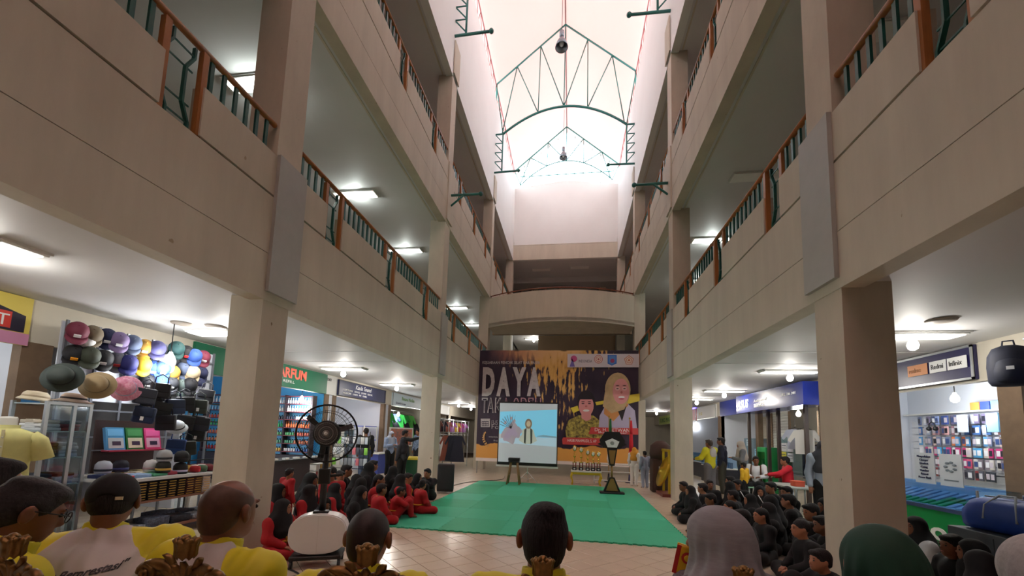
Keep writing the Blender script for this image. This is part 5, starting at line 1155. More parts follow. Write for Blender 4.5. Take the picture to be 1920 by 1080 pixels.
# gong
gn = thing('gong', 'large golden gong on a yellow stand beside the second column', 'gong', (3.35, 12.35, 0))
for y in (-.35, .35): MB().box((-.03, y - .03, 0), (.03, y + .03, 1.25), gold_).build('post', gn)
MB().box((-.04, -.42, 1.25), (.04, .42, 1.32), gold_).build('crossbar', gn); MB().box((-.2, -.45, 0), (.2, .45, .08), mat('gong_base', (120, 60, 50), .5)).build('base', gn)
G = Matrix.Translation((-.09, 0, .68)) @ Matrix.Rotation(math.radians(-70), 4, 'Y'); MB().lathe([(.44, -.06), (.46, 0), (.42, .03), (.14, .045), (.1, .09), (.03, .105), (.001, .106)], mat('gong_gold', (196, 160, 40), .3, .5), 30, G).build('disc', gn)
dr = thing('covered_drum', 'brown cloth-covered drum with white emblem behind the gong', 'drum', (3.35, 13.1, 0)); MB().rbox((-.28, -.25, .0), (.28, .25, 1.0), .03, mat('drum_brown', (70, 48, 40), .8)).lathe([(.3, 1.0), (.33, 1.15), (.3, 1.4), (.12, 1.55), (.01, 1.56)], MATS['drum_brown'], 18).build('cloth_cover', dr); MB().box((-.1, -.256, .62), (.1, -.25, .78), offw).ball((0, -.255, .5), (.07, .006, .09), offw).build('emblem', dr)
# loudspeaker, bin, cables
ls = thing('loudspeaker', 'black wheeled loudspeaker at the edge of the green mat', 'speaker', (-2.72, 10.6, .045), math.radians(15))
MB().rbox((-.22, -.2, 0), (.22, .2, .72), .04, black).build('cabinet', ls); MB().rbox((-.19, -.21, .06), (.19, -.19, .66), .015, mat('grille', (34, 36, 40), .7, bump=.5, scale=120)).build('grille', ls); MB().tube([(-.12, .1, .7), (-.12, .1, .78), (.12, .1, .78), (.12, .1, .7)], .014, black, 6).build('handle', ls)
for s in (-1, 1): MB().lathe([(.045, -.02), (.045, .02)], black, 12, frame3((s * .17, .2, 0), (0, 0, 1), (0, 1, 0))).build('wheel', ls)
bn = thing('waste_bin', 'dark green waste bin with a yellow lid beside the column', 'bin', (-4.45, 12.5, 0)); MB().lathe([(.2, 0), (.27, .68), (.27, .7)], mat('bin_green', (16, 76, 48), .5), 4, Matrix.Rotation(PI / 4 + .2, 4, 'Z'), False).build('tub', bn); MB().lathe([(.29, .7), (.29, .75), (.2, .8), (.001, .81)], mat('bin_yellow', (220, 196, 50), .5), 4, Matrix.Rotation(PI / 4 + .2, 4, 'Z'), False).build('lid', bn)
cab_pts = [(-2.5, 10.7, .01), (-2.75, 11.6, .01), (-2.3, 12.6, .035), (-1.9, 13.1, .03), (-1.7, 13.6, .01), (-2.2, 14.6, .01), (-2.6, 15.6, .01), (-1.6, 13.2, .03)][:7]
def smoothp(pts, n=5):
    P = [Vector(p) for p in pts]; out = []
    for i in range(len(P) - 1):
        a = P[max(i - 1, 0)]; b = P[i]; c = P[i + 1]; d = P[min(i + 2, len(P) - 1)]
        for k in range(n):
            t = k / n; out.append(.5 * ((2 * b) + (c - a) * t + (2 * a - 5 * b + 4 * c - d) * t * t + (3 * b - a - 3 * c + d) * t ** 3))
    return out + [P[-1]]
tag(MB().tube(smoothp([(-2.6, 10.9, .012), (-2.9, 11.7, .012), (-2.75, 12.8, .012), (-2.3, 13.6, .012), (-1.8, 14.2, .012), (-1.9, 15.5, .012)]), .009, black, 6).build('power_cable'), 'black cable running along the floor from the loudspeaker', 'cable')
tag(MB().tube(smoothp([(-2.85, 4.2, .012), (-2.6, 4.0, .012), (-2.3, 4.15, .012), (-2.75, 4.35, .012), (-2.9, 4.05, .012), (-2.5, 3.85, .012), (-2.2, 3.6, .012)]), .01, black, 6).build('power_cable'), 'coiled black cable on the tiles beside the misting fan', 'cable')
# misting fan
fan = thing('misting_fan', 'tall black pedestal misting fan with a white water tank', 'fan', (-2.36, 4.55, 0), math.radians(24)); fan.scale = (.93,) * 3
tank = mat('tank_white', (232, 232, 230), .35)
pl = [(.34 * math.copysign(abs(math.cos(a)) ** .8, math.cos(a)), .40 + .245 * math.copysign(abs(math.sin(a)) ** .75, math.sin(a))) for a in [2 * PI * i / 32 for i in range(32)]]
q = MB(); q.prism([(x * .96, .40 + (z - .40) * .96) for x, z in pl], .3, tank, frame3((0, .15, 0), (1, 0, 0), (0, 0, 1))); q.prism(pl, .24, tank, frame3((0, .12, 0), (1, 0, 0), (0, 0, 1))); q.build('water_tank', fan)
MB().box((-.004, -.152, .18), (.004, -.15, .62), offw).build('tank_seam', fan); MB().rbox((-.09, -.06, .635), (.09, .06, .67), .01, black).build('tank_cap', fan)
MB().rbox((-.3, -.19, .1), (.3, .19, .15), .015, black).build('trolley', fan)
for sx in (-1, 1):
    for sy in (-1, 1): MB().lathe([(.045, -.015), (.045, .015)], black, 12, frame3((sx * .27, sy * .17, .046), (0, 0, 1), (0, 1, 0))).tube([(sx * .27, sy * .17, .05), (sx * .27, sy * .17, .11)], .02, black, 6).build('caster', fan)
MB().tube([(0, .05, .62), (0, .05, 1.05), (0, .05, 1.5)], [.045, .04, .035], black, 10).build('pole', fan)
MB().tube([(0, .05, 1.1), (.22, .05, 1.12)], .02, black, 6).rbox((-.07, .0, 1.0), (.07, .1, 1.2), .015, black).build('control_box', fan)
fh = MB(); R_ = .375
cage = thing  # cage as a part
cg_ = MB(); FM = frame3((0, -.02, 1.66), (1, 0, 0), (0, 0, 1))
for zz, rr in ((0, R_), (.0, R_ * .98), (.07, R_ * .72), (-.07, R_ * .8)):
    cg_.tube([FM @ Vector((rr * math.cos(a), rr * math.sin(a), zz)) for a in [2 * PI * i / 40 for i in range(41)]], .009 if zz == 0 else .004, black, 6)
for k in range(36):
    a = 2 * PI * k / 36; d_ = lambda r, z: FM @ Vector((r * math.cos(a), r * math.sin(a), z))
    cg_.tube([d_(R_, 0), d_(R_ * .72, .07), d_(.12, .09)], .0022, black, 4, False); cg_.tube([d_(R_, 0), d_(R_ * .8, -.07), d_(.1, -.1)], .0022, black, 4, False)
cg_.build('cage', fan)
bl_ = MB()
for k in range(3):
    a = 2 * PI * k / 3 + .3; R3 = Matrix.Rotation(a, 4, 'Z'); vs = [FM @ (R3 @ Vector(v)) for v in ((.05, -.03, .012), (.33, -.02, .02), (.32, .05, -.012), (.05, .03, -.01))]; vs += [v + Vector((0, .006, 0)) for v in vs]
    bl_.add(vs, [(0, 1, 2, 3), (7, 6, 5, 4), (0, 4, 5, 1), (1, 5, 6, 2), (2, 6, 7, 3), (3, 7, 4, 0)], mat('fan_blade', (40, 42, 44), .4))
bl_.build('blades', fan)
mo = MB(); mo.lathe([(.165, -.06), (.17, 0), (.165, .06), (.15, .075)], black, 28, FM); mo.build('motor_housing', fan)
dm_ = MB(); gry = mat('fan_grey', (122, 122, 120), .45); gr2 = mat('fan_grey_dk', (88, 88, 88), .5)
for i, (r0, r1) in enumerate(((.145, .125), (.12, .1), (.095, .075), (.07, .05), (.045, .01))): dm_.lathe([(r0, .07), (r0 - .003, .084 + .003 * i), (r1, .084 + .003 * i), (r1, .07)], gry if i % 2 == 0 else gr2, 28, FM)
dm_.ball(FM @ Vector((0, 0, .09)), .025, offw, 10, 6); dm_.build('mist_disc', fan)
# ------------------------------------------------------------------ people: smooth bodies grown from a signed distance field
class SDF:
    def __init__(s): s.p = []
    def cap(s, a, b, ra, rb=None, k=.03): s.p.append(('c', np.array(a, float), np.array(b, float), ra, ra if rb is None else rb, k, 1)); return s
    def chain(s, pts, rs, k=.03):
        for i in range(len(pts) - 1): s.cap(pts[i], pts[i + 1], rs[i], rs[i + 1], k)
        return s
    def ell(s, c, r, k=.03, R=None, sign=1): s.p.append(('e', np.array(c, float), np.array(r, float), np.array(R if R is not None else np.eye(3), float), 0, k, sign)); return s
    def cut(s, c, r, k=.01, R=None): return s.ell(c, r, k, R, -1)
    def plane_cut(s, pt, n, k=.01): s.p.append(('h', np.array(pt, float), np.array(n, float) / np.linalg.norm(n), 0, 0, k, -1)); return s
    def bounds(s):
        lo = np.full(3, 1e9); hi = -lo
        for q in s.p:
            if q[6] < 0: continue
            if q[0] == 'c': r = max(q[3], q[4]); pts = (q[1], q[2]); rr = np.array([r] * 3)
            else: rr = np.full(3, q[2].max()); pts = (q[1],)
            for a in pts: lo = np.minimum(lo, a - rr); hi = np.maximum(hi, a + rr)
        return lo, hi
    def eval(s, P):
        d = None
        for q in s.p:
            if q[0] == 'c':
                a, b = q[1], q[2]; ab = b - a; t = np.clip(((P - a) @ ab) / max(ab @ ab, 1e-12), 0, 1)
                v = np.linalg.norm(P - a - t[..., None] * ab, axis=-1) - (q[3] + (q[4] - q[3]) * t)
            elif q[0] == 'e':
                L = (P - q[1]) @ q[3]; k0 = np.linalg.norm(L / q[2], axis=-1); k1 = np.linalg.norm(L / q[2] ** 2, axis=-1) + 1e-9; v = k0 * (k0 - 1) / k1
            else: v = -((P - q[1]) @ q[2])
            v = v.astype(np.float32)
            if d is None: d = v; continue
            k = q[5]
            if q[6] > 0: h = np.maximum(k - np.abs(d - v), 0) / k; d = np.minimum(d, v) - h * h * k * .25
            else: h = np.maximum(k - np.abs(d + v), 0) / k; d = np.maximum(d, -v) + h * h * k * .25
        return d
    def mesh(s, h, name, mt, disp=None):
        lo, hi = s.bounds(); lo = lo - 2.5 * h; hi = hi + 2.5 * h; n = np.ceil((hi - lo) / h).astype(int) + 1
        ax_ = [lo[i] + h * np.arange(n[i]) for i in range(3)]
        P = np.stack(np.meshgrid(*ax_, indexing='ij'), -1).astype(np.float32); V = s.eval(P)
        if disp is not None: V = V + disp(P)
        S = V < 0; c = np.zeros(tuple(n - 1), np.int8)
        for i in (0, 1):
            for j in (0, 1):
                for k in (0, 1): c += S[i:n[0] - 1 + i, j:n[1] - 1 + j, k:n[2] - 1 + k]
        act = (c > 0) & (c < 8); idx = -np.ones(act.shape, np.int64); I = np.argwhere(act); idx[act] = np.arange(len(I))
        acc = np.zeros((len(I), 3)); cnt = np.zeros(len(I))
        cor = [(i, j, k) for i in (0, 1) for j in (0, 1) for k in (0, 1)]
        for a in cor:
            for b in cor:
                df = [b[t] - a[t] for t in range(3)]
                if sum(df) != 1 or min(df) < 0: continue
                va = V[I[:, 0] + a[0], I[:, 1] + a[1], I[:, 2] + a[2]]; vb = V[I[:, 0] + b[0], I[:, 1] + b[1], I[:, 2] + b[2]]
                m_ = (va < 0) != (vb < 0); t = np.where(m_, va / np.where(np.abs(va - vb) < 1e-12, 1, va - vb), 0)
                acc += np.where(m_[:, None], np.array(a)[None] + t[:, None] * np.array(df)[None], 0); cnt += m_
        verts = lo + h * (I + acc / cnt[:, None])
        F = []
        for axx in range(3):
            o = [t for t in range(3) if t != axx]
            sl0 = [slice(1, n[t] - 1) for t in range(3)]; sl0[axx] = slice(0, n[axx] - 1); sl1 = list(sl0); sl1[axx] = slice(1, n[axx])
            a = S[tuple(sl0)]; b = S[tuple(sl1)]; e = np.argwhere(a != b)
            if len(e) == 0: continue
            sg = a[tuple(e.T)]; base = e.copy()
            for t in o: base[:, t] += 1
            def cid(d0, d1):
                q = base.copy(); q[:, o[0]] += d0; q[:, o[1]] += d1; return idx[tuple(q.T)]
            quad = np.stack([cid(-1, -1), cid(0, -1), cid(0, 0), cid(-1, 0)], 1)
            flip = sg if axx != 1 else ~sg
            quad = np.where(flip[:, None], quad, quad[:, ::-1]); F.append(quad)
        F = np.concatenate(F); me = bpy.data.meshes.new(name); me.vertices.add(len(verts)); me.vertices.foreach_set('co', verts.astype(np.float32).ravel())
        me.loops.add(F.size); me.loops.foreach_set('vertex_index', F.ravel().astype(np.int32)); me.polygons.add(len(F)); me.polygons.foreach_set('loop_start', np.arange(0, F.size, 4, dtype=np.int32)); me.polygons.foreach_set('loop_total', np.full(len(F), 4, np.int32))
        me.polygons.foreach_set('use_smooth', np.ones(len(F), bool)); me.materials.append(mt); me.update(); me.validate(); return me
def Rz(a): c, s = math.cos(a), math.sin(a); return np.array([[c, -s, 0], [s, c, 0], [0, 0, 1]])
def Rx(a): c, s = math.cos(a), math.sin(a); return np.array([[1, 0, 0], [0, c, -s], [0, s, c]])
def Ry(a): c, s = math.cos(a), math.sin(a); return np.array([[c, 0, s], [0, 1, 0], [-s, 0, c]])
hairm = mat('hair_black', (19, 17, 18), .62, var=.5, scale=150, lindir=(1, 1, .12), bump=.9, var2=(48, 44, 46), spec=.25); blackcl = mat('cloth_black', (15, 15, 18), .85, var=.15, scale=8); redcl = mat('cloth_red', (176, 20, 30), .8, var=.15, scale=8)
yelt = mat('cloth_yellow_trim', (226, 160, 40), .7); eyem = mat('eye_dark', (26, 18, 16), .3); lipm = mat('lip', (150, 84, 76), .5)
def head_prims(s, c, R, k=1.0, ears=True):
    """head about .225*k tall centred on c, facing local +y; R rotates it"""
    P = lambda v: np.array(c) + R @ (np.array(v) * k)
    s.ell(P((0, -.012, .022)), np.array((.074, .094, .088)) * k, .02, R); s.ell(P((0, .028, -.035)), np.array((.058, .066, .075)) * k, .04, R)
    s.ell(P((0, .065, -.078)), np.array((.03, .024, .026)) * k, .03, R)                                   # chin
    s.cap(P((0, .086, .012)), P((0, .104, -.022)), .009 * k, .014 * k, .015)                              # nose
    s.ell(P((0, .085, .028)), np.array((.05, .014, .01)) * k, .015, R)                                    # brow
    s.ell(P((0, .088, -.055)), np.array((.024, .012, .011)) * k, .012, R)                                 # mouth
    for sx in (-1, 1):
        s.cut(P((sx * .031, .098, .008)), np.array((.017, .012, .01)) * k, .012, R)
        if ears:
            s.ell(P((sx * .084, -.008, -.006)), np.array((.012, .021, .034)) * k, .006, R @ Rz(sx * .35)); s.cut(P((sx * .098, .0, -.002)), np.array((.008, .011, .018)) * k, .006, R)
def face_bits(c, R, k, parent, scale_mesh=None):
    q = MB(); P = lambda v: Vector(np.array(c) + R @ (np.array(v) * k)); M3 = Matrix(R.tolist()).to_4x4()
    for sx in (-1, 1): q.ball(P((sx * .031, .087, .008)), (.011 * k, .007 * k, .008 * k), eyem, 8, 6, M3); q.ball(P((sx * .032, .0885, .031)), (.016 * k, .005 * k, .004 * k), hairm, 8, 4, M3)
    q.ball(P((0, .096, -.055)), (.02 * k, .006 * k, .006 * k), lipm, 8, 4, M3)
    return q
def hand_geo(mb, w, fwd, palm_n, k, mt, curl=.5, side=1):
    """palm + four unequal fingers + thumb leaving the palm's side; w wrist, fwd along the hand"""
    f = Vector(fwd).normalized(); n = Vector(palm_n); n = (n - f * n.dot(f)); n = n.normalized() if n.length > 1e-6 else f.orthogonal().normalized(); x = f.cross(n) * side; w = Vector(w)
    M = Matrix((x, f, n)).transposed().to_4x4(); M.translation = w
    mb.rbox((-.036 * k, -.01 * k, -.014 * k), (.036 * k, .085 * k, .014 * k), .01 * k, mt, M)
    for i, L in enumerate((.066, .076, .07, .054)):
        bx = (-.027 + i * .018) * k; p = Vector((bx, .08 * k, 0)); pts = [p]; a = 0; 
        for j, fr in enumerate((.45, .32, .23)): a += curl * (.6 if j == 0 else .8); p = p + Vector((0, math.cos(a), -math.sin(a))) * L * fr * k; pts.append(p)
        mb.tube([M @ q for q in pts], [.0095 * k, .009 * k, .008 * k, .006 * k], mt, 6)
    pts = [Vector((-.034, .015, -.002)) * k, Vector((-.058, .04, -.012)) * k, Vector((-.056, .068, -.024)) * k]
    mb.tube([M @ q for q in pts], [.012 * k, .011 * k, .008 * k], mt, 6)
def join_mesh(name, me, mb):
    """append hand geometry to the body mesh so the body stays one mesh"""
    bm = bmesh.new(); bm.from_mesh(me); tmp = mb.mesh('tmp'); bm.from_mesh(tmp)
    bm.to_mesh(me); bm.free(); bpy.data.meshes.remove(tmp); me.polygons.foreach_set('material_index', [0] * len(me.polygons)); me.update(); return me
SIT = dict(pel=(0, 0, .115), che=(0, .03, .40), nek=(0, .045, .515), hed=(0, .075, .645), sh=(.145, .02, .455), el=(.205, .07, .27), wr=(.075, .235, .17), hp=(.085, .02, .1), kn=(.285, .225, .10), an=(-.03, .27, .055), to=(-.13, .25, .045))
KNEEL = dict(pel=(0, -.02, .2), che=(0, .02, .48), nek=(0, .04, .6), hed=(0, .07, .73), sh=(.145, 0, .54), el=(.18, .06, .35), wr=(.1, .24, .28), hp=(.085, .0, .18), kn=(.12, .33, .08), an=(.1, -.12, .06), to=(.1, -.24, .04))
HUG = dict(pel=(0, -.03, .11), che=(0, .02, .38), nek=(0, .06, .49), hed=(0, .11, .615), sh=(.145, .03, .43), el=(.2, .2, .34), wr=(.06, .34, .3), hp=(.085, .0, .1), kn=(.11, .3, .40), an=(.09, .36, .07), to=(.09, .48, .035))
STAND = dict(pel=(0, 0, .92), che=(0, .0, 1.22), nek=(0, .005, 1.42), hed=(0, .03, 1.55), sh=(.175, -.01, 1.36), el=(.225, -.03, 1.08), wr=(.22, .06, .84), hp=(.09, 0, .88), kn=(.095, .02, .48), an=(.1, -.02, .07), to=(.12, .12, .035))
def mir(p, s): return (p[0] * s, p[1], p[2])
def figure(J, kind, h=.02, sleeve='long', R=None, headk=.95, thick=1.0, arms=None, shoes=False, skirt=False):
    """returns meshes: body (one continuous skin mesh with hands), clothes, headgear, face"""
    R = np.eye(3) if R is None else R
    arms = arms or {}
    L = {-1: dict(el=arms.get('lel', mir(J['el'], -1)), wr=arms.get('lwr', mir(J['wr'], -1))), 1: dict(el=arms.get('rel', J['el']), wr=arms.get('rwr', J['wr']))}
    t = thick; s = SDF()
    s.cap(J['pel'], J['che'], .105 * t, .11 * t, .04); s.cap(J['che'], J['nek'], .09 * t, .045, .05); s.cap(J['nek'], J['hed'], .046, .05, .02)
    for q in (-1, 1):
        sh = mir(J['sh'], q); s.chain([sh, L[q]['el'], L[q]['wr']], [.046 * t, .036 * t, .025], .03); s.cap(J['che'], sh, .07 * t, .048 * t, .05)
        s.chain([mir(J['hp'], q), mir(J['kn'], q), mir(J['an'], q)], [.082 * t, .055 * t, .036], .03); s.cap(mir(J['an'], q), mir(J['to'], q), .036, .026, .02)
    head_prims(s, J['hed'], R, headk)
    body = s.mesh(h, 'person', skin)
    hb = MB()
    for q in (-1, 1):
        e, w = Vector(L[q]['el']), Vector(L[q]['wr']); hand_geo(hb, w, w - e, (0, .2, 1), .85 if t < 1.02 else 1, skin, .55, q)
    join_mesh('person', body, hb)
    c = SDF(); g = .016
    c.cap(J['pel'], J['che'], .118 * t + g, .12 * t + g, .05); c.cap(J['che'], np.array(J['nek']) - (0, 0, .035), .1 * t + g, .05, .05)
    for q in (-1, 1):
        sh = mir(J['sh'], q); el = np.array(L[q]['el']); wr = np.array(L[q]['wr'])
        if sleeve == 'long': c.chain([sh, el, el + (wr - el) * .88], [.056 * t + g, .048 * t + g, .034 + g], .03)
        else: c.cap(sh, np.array(sh) + (el - np.array(sh)) * .75, .056 * t + g, .05 * t + g, .03)
        c.cap(J['che'], sh, .08 * t + g, .056 * t + g, .05)
    top = c.mesh(h, 'top', blackcl)
    p = SDF(); p.cap(mir(J['hp'], -1), J['hp'], .1 * t + g * .6, .1 * t + g * .6, .04)
    for q in (-1, 1):
        kn = np.array(mir(J['kn'], q)); an = np.array(mir(J['an'], q)); p.chain([mir(J['hp'], q), kn, kn + (an - kn) * .95], [.088 * t + g, .065 * t + g, .05 + g], .03)
    if skirt: p.cap(J['hp'], (0, .02, .12), .12, .2, .05); p.cap(mir(J['hp'], -1), (0, .02, .12), .12, .2, .05)
    bot = p.mesh(h, 'trousers', blackcl)
    H = np.array(J['hed']); P = lambda v: H + R @ (np.array(v) * headk); hd = SDF()
    if kind == 'hijab':
        hd.ell(P((0, -.012, .02)), np.array((.092, .112, .106)) * headk, .03, R); hd.cap(P((0, -.02, -.05)), np.array(J['nek']) + (0, 0, -.02), .085, .12, .05); hd.cap(np.array(J['nek']) + (0, 0, -.03), np.array(J['che']) + (0, .0, -.02), .13, .175 * t, .06)
        for q in (-1, 1): hd.cap(J['nek'], np.array(mir(J['sh'], q)) + (0, 0, .0), .09, .075, .05)
        hd.cut(P((0, .12, -.018)), np.array((.062, .075, .082)) * headk, .012, R)
    elif kind == 'long':
        hd.ell(P((0, -.016, .032)), np.array((.083, .102, .09)) * headk, .02, R); hd.cap(P((0, -.075, .0)), P((0, -.12, -.12)), .05 * headk, .03 * headk, .03); hd.cap(P((0, -.12, -.12)), P((0, -.11, -.26)), .032 * headk, .018 * headk, .03); hd.cut(P((0, .11, -.03)), np.array((.068, .085, .085)) * headk, .01, R)
    elif kind == 'bun':
        hd.ell(P((0, -.016, .032)), np.array((.082, .102, .09)) * headk, .02, R); hd.ell(P((0, -.11, .06)), np.array((.04,) * 3) * headk, .015, R); hd.cut(P((0, .1, -.04)), np.array((.1, .09, .085)) * headk, .01, R); hd.cut(P((0, 0, -.13)), np.array((.12, .13, .07)) * headk, .01, R)
    else:
        hd.ell(P((0, -.018, .03)), np.array((.083, .104, .096)) * headk, .02, R); hd.ell(P((0, .062, .082)), np.array((.06, .04, .026)) * headk, .02, R); hd.ell(P((0, -.07, -.03)), np.array((.062, .04, .05)) * headk, .02, R)
        hd.cut(P((0, .125, -.032)), np.array((.1, .1, .092)) * headk, .01, R); hd.plane_cut(P((0, 0, -.035)), R @ np.array((0, .55, -1)), .008)
    gear = hd.mesh(min(h, .016), 'hijab' if kind == 'hijab' else 'hair', blackcl if kind == 'hijab' else hairm)
    face = face_bits(H, R, headk, None).mesh('face_features')
    return dict(body=body, top=top, bot=bot, gear=gear, face=face, kind=kind, J=J)
def place(fig, loc, rz, label, topm=None, botm=None, gearm=None, skinm=None, k=1.0, group=None, cat='person', extra=()):
    o = link('person', fig['body'], None, loc, (0, 0, rz), k); tag(o, label, cat, group)
    if skinm: recolor(o, skinm)
    c = link('top', fig['top'], o); recolor(c, topm) if topm else None
    c = link('trousers', fig['bot'], o); recolor(c, botm) if botm else None
    c = link('hijab' if fig['kind'] == 'hijab' else 'hair', fig['gear'], o); recolor(c, gearm) if gearm else None
    link('face_features', fig['face'], o)
    for nm, me in extra: link(nm, me, o)
    return o
# figure kinds
FIG = {}
hR = [Rz(.0), Rz(.5), Rz(-.5) @ Rx(-.15), Rx(-.25)]
for nm, J, kinds in (('sit', SIT, ('boy', 'hijab', 'long', 'bun')), ('hug', HUG, ('boy', 'hijab')), ('kneel', KNEEL, ('boy', 'hijab'))):
    for i, kd in enumerate(kinds):
        for v in range(3 if nm == 'sit' and kd in ('boy', 'hijab') else 1): FIG[nm, kd, v] = figure(J, kd, R=hR[(v + (i if nm != 'sit' else 0)) % 3])
# yellow trim of the red uniforms: collar band and belt
def trim(J):
    q = MB(); c = Vector(J['nek']); e = Vector(J['che']); p = Vector(J['pel'])
    q.tube([c + Vector((math.cos(a) * .068, math.sin(a) * .068, -.015 - .02 * math.sin(a))) for a in [2 * PI * i / 14 for i in range(15)]], .012, yelt, 6)
    q.tube([c + Vector((.03, .066, -.03)), e + Vector((.015, .147, .0)), p + Vector((-.03, .15, .06))], .011, yelt, 6)
    mid = p.lerp(e, .35); q.tube([mid + Vector((math.cos(a) * .143, math.sin(a) * .143, 0)) for a in [2 * PI * i / 18 for i in range(19)]], .014, yelt, 6); return q.mesh('yellow_trim')
TR = {'sit': trim(SIT), 'hug': trim(HUG), 'kneel': trim(KNEEL)}
wtie = MB().tube([(0, -.06, .75), (.02, -.13, .62), (.05, -.16, .5)], .008, wht, 5).mesh('white_ribbon')
face_to = lambda a: math.radians(a)
# ---- children on the cap-stall side (red uniforms), watching the mat
def kid(px, py, zh, pose, kd, v, rot, col, lab, k=None, group=None, extra=(), dx=0, dy=0):
    J = {'sit': SIT, 'hug': HUG, 'kneel': KNEEL}[pose]; hz = J['hed'][2]; k = k or zh / hz
    p = az(px, py, zh); a = math.radians(rot); off = Vector((-math.sin(a) * J['hed'][1], math.cos(a) * J['hed'][1], 0)) * k
    tm = redcl if col == 'red' else blackcl
    ex = list(extra) + ([('yellow_trim', TR[pose])] if col == 'red' else [])
    return place(FIG[pose, kd, v], Vector((p.x + dx, p.y + dy, .004)) - off, a, lab, tm, tm, None, random.choice([skin, skin2]), k, group, extra=ex)
LK = [(531, 952, .60, 'sit', 'hijab', 1, -100, 'red', 'girl in black hijab and red uniform sitting against the front column'),
      (545, 920, .66, 'sit', 'hijab', 0, -70, 'red', 'girl in black hijab and red uniform behind the front column girl'),
      (610, 947, .55, 'sit', 'hijab', 2, -95, 'red', 'girl in black hijab seated directly behind the misting fan tank'),
      (578, 922, .62, 'sit', 'hijab', 1, -80, 'red', 'girl in black hijab and red uniform seated left of the fan pole'),
      (614, 920, .60, 'sit', 'hijab', 0, -60, 'red', 'girl in black hijab seated right of the fan pole'),
      (678, 925, .62, 'sit', 'hijab', 2, -75, 'black', 'girl in long black hijab sitting at the front mat corner'),
      (716, 918, .58, 'sit', 'boy', 0, -40, 'red', 'boy in red uniform cross-legged at the mat corner'),
      (750, 922, .48, 'hug', 'boy', 0, -60, 'red', 'small boy in red uniform bending forward on the mat edge'),
      (777, 908, .56, 'sit', 'boy', 1, -40, 'red', 'boy in red uniform with yellow belt seated furthest along the mat edge'),
      (760, 899, .62, 'sit', 'boy', 2, -60, 'red', 'boy in red uniform seated behind the yellow-belted boy'),
      (740, 901, .64, 'sit', 'hijab', 0, -60, 'red', 'girl in black hijab and red uniform in the middle of the seated rows'),
      (718, 901, .66, 'sit', 'long', 0, -70, 'red', 'long-haired child in red uniform in the middle of the seated rows'),
      (698, 904, .64, 'sit', 'hijab', 1, -50, 'black', 'girl in black hijab and black uniform in the second row'),
      (672, 902, .64, 'sit', 'hijab', 0, -85, 'black', 'girl in black hijab leaning in the third row'),
      (622, 889, .80, 'kneel', 'boy', 0, 175, 'red', 'boy in red uniform kneeling up and looking towards the audience'),
      (652, 884, .72, 'sit', 'boy', 0, -60, 'black', 'boy in black uniform in the back row behind the kneeling boy'),
      (640, 893, .66, 'sit', 'boy', 2, -80, 'red', 'boy in red uniform right behind the kneeling boy'),
      (689, 878, .80, 'kneel', 'hijab', 0, -50, 'black', 'girl in black hijab kneeling in the back row'),
      (707, 874, .80, 'kneel', 'boy', 0, -40, 'black', 'boy in black kneeling in the back row'),
      (730, 884, .70, 'sit', 'hijab', 1, -40, 'black', 'girl in black hijab beside the waste bin'),
      (800, 888, .62, 'hug', 'boy', 0, 165, 'black', 'boy in black shirt crouching by the second column, facing the audience'),
      (785, 896, .55, 'hug', 'hijab', 0, -120, 'black', 'small girl in black crouching next to the second column'),
      (595, 900, .72, 'sit', 'hijab', 2, -60, 'black', 'girl in black hijab behind the fan pole in the back row')]
for a in LK: kid(*a, group='pupils seated on the cap-stall side')
